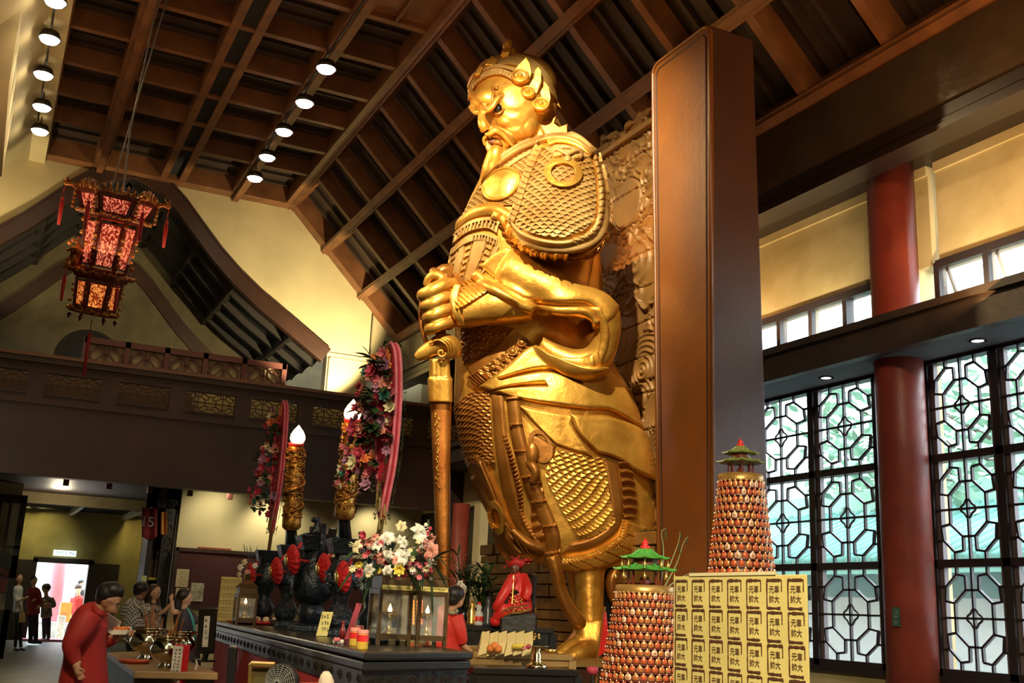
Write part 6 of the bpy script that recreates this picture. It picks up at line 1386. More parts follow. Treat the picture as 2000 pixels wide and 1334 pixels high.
# second column: the far red column and the white strip beside the dark recess
# ================================================================ LAMP TOWERS
innr = mat('buddha_red_inside', (.50, .07, .02), .3, .2, emit=(.8, .12, .03), es=.25)
cellm = mat('buddha_cell_gold', (.60, .28, .09), .3, .5); cellr = mat('buddha_cell_red', (.48, .11, .04), .3, .3); cellw = mat('buddha_cell_white', (.72, .48, .34), .35, .1)
glo = mat('cell_bulb_glow', (1, .75, .5), emit=(1, .50, .22), es=2.2); towr = mat('tower_red_brown', (.12, .02, .01), .4); topg = mat('tower_top_brass', (.45, .25, .07), .35, .6)
grn = mat('green_pagoda_enamel', (.07, .30, .05), .35, bump=.1); grn2 = mat('olive_pagoda_enamel', (.20, .24, .07), .4, bump=.1)
def tower(cx_px, ytop, ybody, wtop_px, yref, wref_px, dep, ybot, nrow, ncol, gm, lb, bells, seed):
    k = dep/F; ct = PD(cx_px, ybody, dep); z1 = ct[2]; r1 = wtop_px*k/2; zr = PD(cx_px, yref, dep)[2]; rr = wref_px*k/2; slope = (rr-r1)/(z1-zr)
    x, y = ct[0], ct[1]; zb_ = max(0.02, PD(cx_px, ybot, dep)[2]); R = lambda z: r1+(z1-z)*slope; rs = random.Random(seed)
    t = thing('lamp_tower', (x, y, 0), lb, 'lamp tower', 'conical towers of little buddha lamps')
    mb = MB(); mb.lathe([(R(zb_)-.012, zb_), (r1-.012, z1)], (x, y, 0), 48); mb.build('cone_body', towr, t, smooth=True)
    mb = MB(); mb.lathe([(R(zb_)+.03, 0), (R(zb_)+.03, zb_)], (x, y, 0), 32); mb.build('tower_base', towr, t)
    mb = MB(); mb.lathe([(r1+.006, z1-.005), (r1+.008, z1), (r1+.004, z1+.06*k*220), (r1-.01, z1+.065*k*220)], (x, y, 0), 48); mb.build('brass_collar', topg, t, smooth=True)
    zt = z1+.065*k*220; hrow = (z1-zb_)/nrow; face = math.atan2(-y, -x); cnt = 0; rest = {0: MB(), 1: MB(), 2: MB()}; restg = MB(); shelf = MB()
    for i in range(nrow):
        z = z1-(i+1)*hrow; r = R(z); shelf.lathe([(r-.01, z-.004), (r+.012, z-.004), (r+.012, z+.004), (r-.01, z+.004)], (x, y, 0), 48)
        for j in range(ncol):
            a = face+(j-ncol/2+.5*(i % 2))*2*PI/ncol; o = np.array([math.cos(a), math.sin(a), 0]); s_ = np.array([-o[1], o[0], 0]); c = np.array([x, y, z+.006])+o*(r-.004); hh = hrow*.82; ww = 2*PI*r/ncol*.43
            da = abs((a-face+PI) % (2*PI)-PI)
            ty = rs.choices((0, 1, 2), (5, 4, 1))[0]
            def cell(m_):
                n = 7; out = []
                for q in range(n+1):
                    tt = q/n; wq = ww*(1 if tt < .45 else math.cos((tt-.45)/.55*PI/2)**.7); out.append((tt*hh, wq*(.82+.18*min(1, tt/.3))))
                rings = []
                for (zz_, wq) in out: rings.append([c+zz*zz_+s_*wq*math.cos(p_)+o*(.35*wq*math.sin(p_)+.004) for p_ in np.linspace(0, PI, 6)])
                m_.grid([[p_ for p_ in rg] for rg in rings])
                n0 = len(m_.f); m_.ball(c+zz*hh*.34+o*ww*.38, ww*.50, 8); m_.ball(c+zz*hh*.62+o*ww*.36, ww*.26, 6); m_.m[n0:] = [1]*(len(m_.f)-n0)
            if da < 1.25 and cnt < 98 and z < z1:
                m_ = MB(); cell(m_); m_.build('buddha_cell', [(cellm, cellr, cellw)[ty], (innr, innr, cellm)[ty]], t, smooth=True); cnt += 1
            else: cell(rest[ty])
            restg.ball(c+zz*hh*.98+o*.010, ww*.16, 6)
    shelf.build('shelf_rings', towr, t)
    for q in rest: 
        if rest[q].v: T(rest[q].build('buddha_cells', [(cellm, cellr, cellw)[q], (innr, innr, cellm)[q]], t, smooth=True), kind='stuff')
    T(restg.build('bulb_row', glo, t), kind='stuff')
    # double pagoda roof
    Hp = (ytop and (PD(cx_px, ytop, dep)[2]-zt)); n8 = 8; cN = np.array([x, y, 0.]); 
    def rf(z, rad, h, name):
        rings = []
        for (rr_, hh_) in ((1.0, 0), (.72, .22), (.45, .5), (.25, 1.0), (.2, 1.05)):
            ring_ = []
            for j in range(n8*4):
                a = 2*PI*j/(n8*4)+.2; cr = abs(((j % 4)/4.)-.5)*2; rad_ = rad*rr_*(1 if rr_ < .9 else (.93+.10*cr**2)); lift = (.10*h*cr**2) if rr_ > .9 else 0; ring_.append(cN+np.array([math.cos(a)*rad_, math.sin(a)*rad_, z+h*hh_+lift]))
            rings.append(ring_)
        m_ = MB(); m_.loft(rings); m_.build(name, gm, t)
        m_ = MB()
        for j in range(n8):
            a = 2*PI*j/n8+.2; o = np.array([math.cos(a), math.sin(a), 0]); m_.tube([cN+o*rad*.25+zz*(z+h*1.0), cN+o*rad*.6+zz*(z+h*.38), cN+o*rad*1.03+zz*(z+h*.12), cN+o*rad*1.1+zz*(z+h*.22)], .006*rad/.15, 5)
        m_.build('roof_ridges', gm, t)
        if bells:
            for j in range(n8):
                a = 2*PI*j/n8+.2; o = np.array([math.cos(a), math.sin(a), 0]); b_ = cN+o*rad*1.02+zz*(z-.02); m_ = MB(); m_.lathe([(.012, -.025), (.008, -.008), (.003, 0), (.001, .02)], b_, 8); m_.build('bell', goldtrim, t, smooth=True)
        return z+h
    rad = r1*1.02; za = zt+Hp*.30; 
    m_ = MB()
    for j in range(8): a = 2*PI*j/8+.2; m_.tube([cN+np.array([math.cos(a), math.sin(a), 0])*rad*.55+zz*zt, cN+np.array([math.cos(a), math.sin(a), 0])*rad*.55+zz*(za+.01)], .006, 5)
    m_.build('pavilion_posts', towr, t)
    zq = rf(za, rad, Hp*.20, 'lower_roof'); m_ = MB(); m_.lathe([(rad*.45, zq-Hp*.08), (rad*.45, zq+Hp*.06)], (x, y, 0), 8); m_.build('pavilion_drum', towr, t)
    zq2 = rf(zq+Hp*.04, rad*.78, Hp*.20, 'upper_roof')
    MB().lathe([(rad*.12, zq2-.01), (rad*.20, zq2+Hp*.03), (rad*.16, zq2+Hp*.07), (rad*.08, zq2+Hp*.09), (rad*.14, zq2+Hp*.12), (rad*.10, zq2+Hp*.16), (rad*.03, zq2+Hp*.20), (.001, zq2+Hp*.24)], (x, y, 0), 12).build('gourd_finial', redplas, t, smooth=True)
    m_ = MB(); m_.ball((x, y, zt+Hp*.08), rad*.2, 8); m_.build('inner_figure', towr, t)
    return t, zt
tw1 = tower(1447, 850, 941, 84, 1112, 118, 7.4, 1330, 25, 26, grn2, 'tall conical tower of small buddha lamps with olive-green pagoda top, behind the talisman box', False, 2)
tw2 = tower(1259, 1046, 1158, 110, 1330, 158, 5.6, 1900, 37, 34, grn, 'nearer conical tower of small buddha lamps with bright green pagoda top and brass bells', True, 5)
t = thing('twig_spray', PD(1300, 1140, 6.5), 'thin curly green twigs rising beside the bright green pagoda top', 'twigs')
for (P) in ([(1290, 1150), (1296, 1080), (1292, 1040), (1300, 1032)], [(1296, 1150), (1322, 1100), (1335, 1060), (1344, 1048)], [(1300, 1150), (1330, 1128), (1352, 1120)], [(1298, 1130), (1325, 1060), (1328, 1038)]):
    q = [PD(a, b_, 6.5) for a, b_ in P]; mb = MB(); mb.tube(crom(q, 12), np.linspace(.005, .0015, 12), 5); mb.build('twig', mat('pale_twig', (.25, .30, .14), .6), t)
    mb = MB(); 
    for i in range(3): leaf(mb, q[-1-(i % 2)], RR*rs.gauss(0, 1)+UU*rs.gauss(0, 1), .06, .006)
    mb.build('twig_leaves', darkgreen, t)
mb = MB(); mb.tube([PD(1296, 1150, 6.5), np.array([*PD(1296, 1150, 6.5)[:2], 0])], .006, 5); mb.build('main_stem', mat('pale_twig', (.25, .30, .14), .6), t)
# ---- the large talisman box
dA, dB = 4.3, 3.62
PA, PBx = PD(1316, 1126, dA), PD(1576, 1121, dB); PBx[2] = PA[2]+.0
u = PBx-PA; W_ = np.linalg.norm(u); u /= W_; n = np.cross(u, zz); n = n if n@fw < 0 else -n
t = thing('talisman_box', (PA+PBx)/2-zz*PA[2], 'large yellow box printed all over with brown talismans, nearest the visitor at the right', 'box')
Hb = PA[2]-.0
wb = ray(1576, 1200)*np.array([1, 1, 0]); wb = wb/np.linalg.norm(wb)*.35+u*.004
MB().prism([PA-zz*Hb, PBx-zz*Hb, PBx-zz*Hb+wb, PA-zz*Hb+wb], (0, 0, Hb)).build('paper_block', tal, t, bevel=.003)
mb = MB(); a_ = PA+u*W_*.14; b2 = PA+u*W_*.80; mb.prism([a_+n*.004, b2+n*.004, b2+wb*.8, a_+wb*.8], (0, 0, .012)); mb.build('top_sheet', mat('pale_sheet', (.72, .62, .36), .7), t)
# columns get wider towards the visitor in the photo only through perspective: equal spacing here
nc = 7; tw_, th_ = W_/nc, .111
for j in range(8):
    for i in range(nc):
        c = PA+u*tw_*(i+.5)-zz*(th_*(j+.5)+.01)+n*.001
        if c[2] < .3: continue
        talisman(c, u, zz, n, tw_*.70, th_*.86, t)
        text('元車\n帥大', c+n*.0015-zz*th_*.02, u, zz, tw_*.25, talink, 'printed_characters', t, .0003)
# ================================================================ LEFT SIDE: INCENSE TABLE, NOTICES, SHRINE
tb_m = mat('grey_green_table', (.10, .10, .075), .6, bump=.2, bscale=8, var=.4); woodt = mat('worn_table_edge', (.34, .20, .07), .5, bump=.2, bscale=14, var=.4)
ZL = .85
a, b = PZ(262, 1310, ZL), PZ(427, 1314, ZL); c = PZ(210, 1274, ZL); d_ = c-a; d4 = b+d_*1.3
t = thing('incense_table', (a+b)/2*np.array([1, 1, 0]), 'grey-green wooden table carrying the brass incense pots, beside the man in red', 'table')
mb = MB(); quadslab(mb, [a, b, d4, c], ZL-.05, ZL); mb.build('table_top', woodt, t, bevel=.008)
mb = MB(); quadslab(mb, [a, b, d4, c], .0, ZL-.05, -.05); mb.build('table_body', tb_m, t)
a2, b2 = PZ(268, 1322, .80), PZ(432, 1322, .80); a2[1] = b2[1] = min(a[1], b[1])-.04
t = thing('front_table', (a2+b2)/2*np.array([1, 1, 0])-np.array([0, .5, 0]), 'lower table in front of the incense table with papers and the red sign box', 'table')
fwd = np.array([0, -1., 0]); mb = MB(); P = [a2+fwd*.02, b2+fwd*.02, b2+fwd*1.1, a2+fwd*1.1]; quadslab(mb, [p*np.array([1, 1, 0])+zz*.77 for p in P], .72, .77); mb.build('table_top', blk_lq, t, bevel=.008); ZF = .77
for p in P: m_ = MB(); q = (p-sum(P)/4)*.92+sum(P)/4; m_.bar((q[0], q[1], 0), (q[0], q[1], .73), .05, .05); m_.build('leg', blk_lq, t)
brass = mat('mirror_brass', (.62, .58, .42), .09, 1., bump=.05, bscale=10)
def pot(px, py, w_px, h_px, z, lb):
    c = PZ(px, py, z); k = prj(c)[2]/F; R_ = w_px*k/2; H_ = h_px*k; t = thing('brass_incense_pot', c, lb, 'incense pot', 'polished brass incense pots')
    MB().lathe([(R_*.42, 0), (R_*.45, H_*.04), (R_*.30, H_*.15), (R_*.32, H_*.24), (R_*.7, H_*.32), (R_*.93, H_*.48), (R_*.95, H_*.62), (R_*.78, H_*.80), (R_*.74, H_*.86)], c, 32).build('pot_body', brass, t, smooth=True)
    MB().lathe([(R_*.74, H_*.86), (R_*.98, H_*.97), (R_*1.02, H_), (R_*.96, H_*1.0), (R_*.7, H_*.93), (.0005, H_*.92)], c, 32).build('pot_rim', brass, t, smooth=True)
    MB().lathe([(R_*.78, H_*.925), (.0005, H_*.95)], c, 24).build('sand', mat('incense_ash', (.35, .25, .18), .9), t)
    for s_ in (-1, 1):
        m_ = MB(); o = RR*s_; m_.tube([c+o*R_*.9+zz*H_*.55, c+o*R_*1.12+zz*H_*.65, c+o*R_*1.08+zz*H_*.8, c+o*R_*.9+zz*H_*.8], R_*.05, 6); m_.build('lion_handle', brass, t, smooth=True)
    return c, R_, H_
p1_ = pot(283, 1290, 70, 62, ZL, 'rear brass incense pot crowded with incense sticks, nearer the man in red')
p2_ = pot(322, 1306, 68, 62, ZL, 'front brass incense pot, right of the other, behind the red sign box')
p3_ = pot(347, 1290, 66, 56, ZL, 'brass incense pot at the right, half hidden by the red sign box')
stk = mat('incense_orange', (.55, .20, .05), .6); rs = random.Random(8)
for i, (px, py, tx, ty) in enumerate([(283, 1235, 284, 1188), (292, 1233, 296, 1190), (296, 1235, 300, 1185), (288, 1236, 284, 1205), (306, 1234, 310, 1206), (318, 1233, 319, 1205), (330, 1246, 333, 1204), (334, 1248, 352, 1195), (330, 1244, 338, 1208), (352, 1246, 360, 1206), (302, 1234, 302, 1200), (343, 1246, 348, 1212), (312, 1234, 317, 1210), (275, 1234, 281, 1196)]):
    pc = p1_ if i in (0, 1, 2, 3, 4, 5, 10, 12, 13) else p2_; dd = prj(pc[0])[2]; q0 = pc[0]+zz*pc[2]*.9+RR*(px-(285 if pc is p1_ else 330))*dd/F*.8; q1 = PD(tx, ty, dd)
    o = MB().tube([q0, q1], .005 if i in (2, 7) else .0028, 5).build('incense_stick', stk); T(o, 'thin incense stick standing in the %s brass pot' % ('rear' if pc is p1_ else 'front'), 'incense', 'incense sticks in the %s pot' % ('rear' if pc is p1_ else 'front'))
def tray(px, py, w_px, z, m, lb):
    c = PZ(px, py, z); k = prj(c)[2]/F; r = w_px*k/2; t = thing('round_tray', c, lb, 'tray'); MB().lathe([(r*.8, 0), (r, .02), (r*1.02, .028), (r*.97, .025), (r*.8, .006)], c, 28).build('tray_dish', m, t, smooth=True); MB().lathe([(r*.3, .0), (r*.4, .008), (.001, .009)], c, 20).build('tray_centre', redplas, t)
tray(262, 1296, 62, ZL, mat('orange_red_lacquer', (.45, .06, .02), .35), 'flat orange-red tray on the incense table corner')
t = thing('paper_sheet', PZ(300, 1330, ZF), 'stack of white paper sheets on the low front table', 'paper'); c = PZ(300, 1330, ZF)
for i in range(3): mb = MB(); mb.obox(c+zz*(.006+.008*i), (.11-.01*i, .01*i, 0), (0, .07, 0), (0, 0, .003)); mb.build('sheet', FM['white'], t)
# red sign box
c = PZ(347, 1334, ZF); kk6 = prj(c)[2]/F; t = thing('red_sign_box', c, 'upright red box with white printed panel standing before the brass pots', 'sign'); h = 72*kk6; u = np.array([.75, .66, 0]); v = np.array([.66, -.75, 0])
mb = MB(); mb.obox(c+zz*h/2, u*.035, v*.045, zz*h/2); mb.build('box_body', redplas, t, bevel=.003); uu_ = np.array([.66, -.75, 0])
mb = MB(); mb.obox(c-u*.037+zz*h*.5, v*.042, u*.001, zz*h*.47); mb.build('white_panel', FM['white'], t); marks(c-u*.0392+zz*h*.5, v, zz, 2, 9, .034, h*.09, inkm, 'panel_writing', t, 6)
c = PZ(376, 1330, ZF); t = thing('pink_box', c, 'small pink patterned box beside the red sign box', 'box'); MB().box(c[0]-.05, c[0]+.05, c[1]-.04, c[1]+.04, ZF, ZF+.06).build('box_body', mat('pink_pattern', (.72, .22, .25), .6, var=.6, vscale=60, col2=(.8, .6, .55)), t, bevel=.004)
mb = MB(); mb.tube([PD(380, 1312, prj(c)[2]), PD(385, 1298, prj(c)[2]), PD(383, 1290, prj(c)[2])], .006, 6); T(mb.build('white_straw', FM['white']), 'bent white plastic spout rising from the pink box', 'spout')
# sign stand
dS = prj(PZ(398, 1292, ZL))[2]; t = thing('sign_stand', PZ(398, 1292, ZL), 'black upright sign stand with narrow white strip of characters, left of the altar', 'sign'); p = PD(404, 1232, dS); kS = dS/F
mb = MB(); mb.obox(p, RR*17*kS, toC*.02, UU*44*kS+RR*3*kS); mb.build('sign_board', blk_lq, t, bevel=.004); mb = MB(); mb.obox(p+toC*.022, RR*5.5*kS, toC*.002, UU*30*kS+RR*2.4*kS); mb.build('white_strip', FM['white'], t); marks(p+toC*.025+UU*5*kS, RR, UU, 1, 4, 8*kS, 11*kS, inkm, 'strip_writing', t, 12)
mb = MB(); mb.bar(p-UU*40*kS, PZ(398, 1292, ZL), .035, .035); mb.build('stand_post', blk_lq, t); mb = MB(); q = PZ(398, 1292, ZL); mb.lathe([(.10, 0), (.10, .015), (.03, .02)], q, 20); mb.build('stand_foot', blk_lq, t)
# black post, brass frame, fan, basin in front of the altar cloth
dQ = 5.2; kQ = dQ/F; mb = MB(); mb.bar(PD(455, 1262, dQ), PD(447, 1400, dQ), 16*kQ, .04, toC); t = T(mb.build('black_queue_post', blk_lq, bevel=.006), 'short leaning black board with rounded top before the red altar cloth', 'board')
t = thing('gilt_stand', PD(505, 1334, 5.0), 'small open frame with gilt edge before the red altar cloth, left of the fan', 'frame'); mb = MB()
for p_, q_ in (((490, 1296), (486, 1400)), ((490, 1296), (536, 1298)), ((536, 1298), (532, 1400))): mb.bar(PD(*p_, 5.0), PD(*q_, 5.0), .014, .03, toC)
mb.build('frame_bars', goldtrim, t); mb = MB(); mb.obox(PD(512, 1350, 5.03), RR*.045, toC*.003, UU*.11); mb.build('frame_panel', mat('dark_olive_panel', (.08, .06, .02), .5), t)
t = thing('table_fan', PD(545, 1335, 4.8), 'round black electric fan with ringed wire guard at the bottom edge', 'fan'); c = PD(548, 1332, 4.8); ax = toC*.8-RR*.3+UU*.1; ax /= np.linalg.norm(ax); e = np.cross(ax, zz); e /= np.linalg.norm(e); g = np.cross(e, ax); kF = 4.8/F
mb = MB()
for i in range(9): r = (4+i*3.6)*kF; mb.tube([c+ax*.03*(1-(i/9)**2)+(e*math.cos(q)+g*math.sin(q))*r for q in np.linspace(0, 2*PI, 29)], .0016, 4)
for i in range(18): q = 2*PI*i/18; mb.tube([c+ax*.032+(e*math.cos(q)+g*math.sin(q))*4*kF, c+(e*math.cos(q)+g*math.sin(q))*35*kF], .0014, 4)
mb.build('wire_guard', mat('grey_wire', (.35, .34, .30), .4, .5), t)
MB().lathe([(35*kF, -.01), (36*kF, .0), (34*kF, .004), (30*kF, -.05), (.001, -.07)], c, 28, axis=ax).build('fan_housing', mat('black_plastic', (.015, .014, .014), .4), t, smooth=True)
mb = MB(); mb.tube([c-ax*.05, c-ax*.06-zz*.3], .02, 8); mb.build('fan_neck', blk_lq, t)
for k3 in range(4):
    q = k3*PI/2; mb = MB(); mb.grid([[c-ax*.02+(e*math.cos(q+s_)+g*math.sin(q+s_))*r*kF+ax*.02*s_ for s_ in (0, .5, 1.)] for r in (5, 15, 26, 30)]); mb.build('fan_blade', mat('dark_blade', (.05, .05, .05), .4), t)
c = PD(630, 1338, 4.6); t = thing('red_basin', c, 'red plastic basin with a pale cloth bag in it at the bottom edge', 'basin'); MB().lathe([(.06, -.08), (.10, 0), (.108, .004), (.1, -.004), (.055, -.07)], c, 24).build('basin_bowl', redplas, t, smooth=True)
mb = MB(); q = PD(637, 1325, 4.62); mb.loft([[q+RR*math.cos(s_)*r+toC*math.sin(s_)*r*.7+UU*h_ for s_ in np.linspace(0, 2*PI, 12, endpoint=False)] for r, h_ in ((.036, -.05), (.034, -.01), (.024, .015), (.012, .03))]); mb.build('cloth_bag', mat('pale_cloth', (.50, .42, .32), .8, bump=.5, bscale=30), t, smooth=True)
# ---- notice wall
YN = 22.8
def rectY(mb, x0, y0, x1, y1, Y, th): 
    A4 = [PY(x0, y0, Y), PY(x1, y0+(x1-x0)*.06, Y), PY(x1, y1+(x1-x0)*.04, Y), PY(x0, y1, Y)]; xs = [A4[0][0], A4[1][0]]; mb.box(min(xs), max(xs), Y-th, Y, A4[3][2], A4[0][2]); return A4
t = thing('notice_board', PY(420, 1180, YN-.1), 'wide dark maroon notice board with papers on the cream wall under the balcony', 'notice board')
mb = MB(); mb.box(3.66, 7.6, YN-.07, YN, 1.2, 2.27); mb.build('board_panel', mat('maroon_felt', (.055, .008, .006), .8, bump=.2, bscale=20), t)
mb = MB(); 
for z in (1.17, 2.30): mb.box(3.62, 7.65, YN-.1, YN, z-.04, z+.03)
for x in (3.63, 7.62): mb.box(x-.04, x+.04, YN-.1, YN, 1.15, 2.33)
mb.build('board_frame', wood_bal, t)
for i, (x0, y0, x1, y1, m_, lb) in enumerate(((346, 1111, 370, 1146, mat('cream_notice', (.62, .48, .26), .8), 'upper cream paper notice at the left of the maroon board'), (344, 1148, 369, 1176, mat('cream_notice', (.62, .48, .26), .8), 'lower cream paper notice behind the dark-haired woman'), (374, 1138, 399, 1174, mat('pale_print', (.55, .52, .36), .8, var=.5, vscale=9, col2=(.25, .22, .14)), 'pale printed poster with small pictures at the middle of the maroon board'))):
    t = thing('paper_notice', PY(x0, y1, YN-.08), lb, 'notice'); mb = MB(); A4 = rectY(mb, x0, y0, x1, y1, YN-.075, .01); mb.build('sheet', m_, t); marks((A4[0]+A4[2])/2-np.array([0, .013, 0]), (1, 0, 0), zz, 4, 6, .045, .05, mat('faint_ink', (.30, .20, .10), .8), 'faint_writing', t, i)
t = thing('red_sign_plaque', PY(420, 1082, YN), 'long narrow red plaque with a row of characters above the maroon board', 'sign'); mb = MB(); A4 = rectY(mb, 386, 1068, 451, 1079, YN-.02, .05); mb.build('plaque', mat('dull_red_board', (.22, .03, .015), .6), t); marks((A4[0]+A4[2])/2-np.array([0, .06, 0]), (1, 0, 0), zz, 11, 1, .058, .075, mat('dull_gold_ink', (.45, .22, .10), .6), 'plaque_characters', t, 9, (1,))
# wall lights under the balcony
for (x, y, z, tg, en, cc) in ((5.4, 22.2, 3.5, (5.6, 22.8, 2.4), 75, (1, .92, .62)), (1.3, 32.8, 3.7, (1.2, 34, 2.6), 220, (1, .85, .35)), (3.9, 32.8, 3.7, (3.9, 34, 2.6), 170, (1, .80, .30)), (7.6, 22.2, 3.5, (7.8, 22.8, 2.4), 40, (1, .92, .62)), (4.3, 21.9, 3.5, (4.4, 22.8, 2.6), 60, (1, .92, .62))): spot('wall_downlight', (x, y, z), tg, en, cc, 120, .8, .08)
point('under_balcony_light', (1.5, 26, 3.2), 45, (1, .85, .55), .2)
spot('crowd_light', (-1.5, 15, 4.6), (1.5, 20, .8), 160, (1, .85, .6), 90, .8, .2)
# exit sign
t = thing('exit_sign', PY(127, 1080, 33.8), 'lit white exit sign box above the far doorway', 'sign'); mb = MB(); A4 = rectY(mb, 105, 1074, 149, 1085, 33.8, .1); mb.build('sign_box', mat('exit_sign_white', (.9, .95, .9), .5, emit=(.72, .95, .9), es=1.4), t)
cc = (A4[0]+A4[2])/2-np.array([.0, .105, 0]); marks(cc, (1, 0, 0), zz, 6, 1, .09, .13, mat('exit_green', (.03, .30, .18), .6), 'exit_lettering', t, 5)
T(MB().lathe([(.16, 0), (.16, .03), (.001, .03)], PY(107, 962, 30.)*np.array([1, 1, 0])+zz*3.74, 18).build('ceiling_lamp', mat('pale_disc', (.9, .9, .8), .5, emit=(1, .95, .8), es=3)), 'small white ceiling light under the balcony above the far door', 'ceiling light')
# barred screen at far left
t = thing('barred_screen', (-.2, 24.5, 0), 'dark wooden barred screen at the far left under the balcony', 'screen'); mb = MB(); y = 24.6
z0, z1 = PY(20, 1085, y)[2], PY(20, 970, y)[2]; x1 = PY(50, 1000, y)[0]
mb.box(-4, x1, y, y+.1, z1-.12, z1+.05); mb.box(-4, x1, y, y+.1, z0-.45, z0); mb.box(x1-.12, x1, y, y+.1, 0, z1); mb.box(-4, x1, y, y+.06, .0, .95); mb.box(-4, x1, y, y+.1, z0+.14, z0+.2); mb.build('screen_frame', wood_blk, t)
for i in range(14): mb = MB(); x = x1-.3-.19*i; mb.box(x-.03, x+.03, y+.02, y+.08, z0, z1-.1); mb.build('screen_bar', wood_bal, t)
mb = MB(); mb.box(-4, x1-.1, y+.5, y+.55, 0, 3.6); mb.build('cream_back', plaster, t)
t = thing('dark_poster', PY(14, 1130, 24.5), 'small dark red poster on the left wall beneath the barred screen', 'poster'); mb = MB(); rectY(mb, 0, 1110, 18, 1160, 24.55, .04); mb.build('poster_sheet', mat('red_dark_poster', (.25, .05, .03), .7, var=.7, vscale=8, col2=(.03, .02, .02)), t)
# shrine cabinet with figurines and red clothes, in the recess
yS = 22.9; t = thing('shrine_cabinet', (3.2, 23.1, 0), 'tall black carved shrine cabinet standing at the corner of the cream wall', 'cabinet'); xa, xb = PY(277, 1150, yS)[0], 3.60
mb = MB(); mb.box(xa, xa+.10, yS, yS+.9, 0, 3.5); mb.box(xb-.26, xb-.02, yS, yS+.9, 0, 3.5); mb.box(xa, xb, yS, yS+.9, 3.1, 3.5); mb.box(xa, xb, yS, yS+.9, 0, 1.0); mb.box(xa, xb, yS+.85, yS+.9, 0, 3.4); mb.build('cabinet_body', wood_blk, t)
mb = MB(); mb.box(xa+.1, xb-.26, yS+.8, yS+.84, 1.7, 3.1); mb.build('pale_backing', mat('grey_back', (.40, .40, .38), .8), t)
zs = PY(305, 1128, yS)[2]; mb = MB(); mb.box(xa+.1, xb-.26, yS+.05, yS+.8, zs-.05, zs); mb.build('yellow_shelf', mat('yellow_shelf_edge', (.45, .30, .03), .6), t)
mb = MB()
for i in range(9): mb.tube([(xb-.14+.06*math.cos(q+i), yS-.01, 1.2+.25*i+.08*math.sin(q+i)) for q in np.linspace(0, 5, 8)], .012, 5)
for i in range(6): mb.tube([(xa+.1+.1*i, yS-.02, 3.1+.1*math.sin(q*2)) if False else (xa+.12+.1*i+.04*math.cos(q), yS-.02, 3.22+.06*math.sin(q)) for q in np.linspace(0, 5, 8)], .014, 5)
mb.build('carved_scrolls', wood_blk, t)
for i, (x, lb) in enumerate(((290, 'leftmost small deity figurine on the yellow shelf'), (303, 'middle small deity figurine on the yellow shelf'), (316, 'rightmost small deity figurine on the yellow shelf'))):
    c = PY(x, 1126, yS+.3); c[2] = zs; mb = MB(); mb.lathe([(.09, 0), (.10, .06), (.07, .22), (.085, .32), (.03, .40)], c, 10); mb.ball(c+zz*.46, .055, 8); mb.lathe([(.05, .49), (.03, .56), (.005, .6)], c, 8); T(fused(mb, 'deity_figurine', [mat('dusty_gold_figure', (.35, .25, .12), .5, .2), mat('dark_figure', (.12, .08, .06), .5), mat('dusty_gold_figure', (.35, .25, .12), .5, .2)][i], None, .02, 1, world=False), lb, 'figurine', 'figurines on the shrine shelf')
t = thing('red_hanging_robe', PY(290, 1005, yS-.05), 'red jersey-like cloth with white numerals hanging at the top of the shrine cabinet', 'cloth'); Gx = [[PY(277+30*u_, 992+64*v_*(1-.25*abs(u_-.5)), yS-.06-.04*math.sin(u_*9)) for u_ in np.linspace(0, 1, 14)] for v_ in np.linspace(0, 1, 8)]
mb = MB(); mb.grid(Gx); mb.build('robe_cloth', mat('dull_red_cloth', (.22, .012, .015), .7), t, smooth=True, solid=.01); text('15', PY(288, 1020, yS-.13), (1, 0, 0), zz, .28, mat('grey_print', (.40, .36, .36), .7), 'printed_number', t, .002)
t = thing('orange_hanging_cloth', PY(322, 1000, yS-.05), 'narrow orange-yellow cloth hanging at the right of the shrine cabinet top', 'cloth'); mb = MB(); mb.grid([[PY(314+12*u_, 1000+44*v_, yS-.05-.03*math.sin(u_*8)) for u_ in np.linspace(0, 1, 8)] for v_ in np.linspace(0, 1, 6)]); mb.build('cloth_sheet', mat('orange_cloth', (.45, .16, .02), .7), t, solid=.01)
o = MB(); rectY(o, 277, 1124, 287, 1136, yS-.002, .02); T(o.build('yellow_charm', mat('yellow_charm_paper', (.62, .60, .25), .7)), 'small pale yellow charm paper on the shrine cabinet edge', 'paper')
# things in the far doorway
o = MB(); A5 = PY(60, 1213, 35.5); o.box(A5[0], PY(185, 1213, 35.5)[0], 35.0, 35.5, -.02, A5[2]); T(o.build('white_crates', mat('white_plastic_crates', (.75, .75, .78), .6, var=.4, vscale=5)), 'row of white crates outside the far doorway', 'crates')
o = MB(); A5 = PY(113, 1202, 34.9); o.box(A5[0], PY(128, 1202, 34.9)[0], 34.65, 34.9, -.02, A5[2]); T(o.build('white_jug', FM['white'], bevel=.03), 'white plastic jug standing on the doorway threshold', 'jug')
o = MB(); A5 = PY(118, 1176, 36.0); o.box(A5[0], PY(140, 1176, 36.0)[0], 35.6, 36.0, -.02, A5[2]); T(o.build('red_yellow_drum', mat('red_yellow_paint', (.6, .02, .05), .6, var=.8, vscale=1.2, col2=(.8, .4, .05))), 'red and yellow stand outside the far doorway', 'stand')
o = MB(); x0, x1_ = PY(45, 1240, 33.5)[0], 3.05; o.box(x0, x1_, 33.2, 33.98, 0, .06); T(o.build('pink_threshold_mat', mat('pink_mat', (.55, .16, .24), .7)), 'pink mat along the threshold of the far doorway', 'mat')
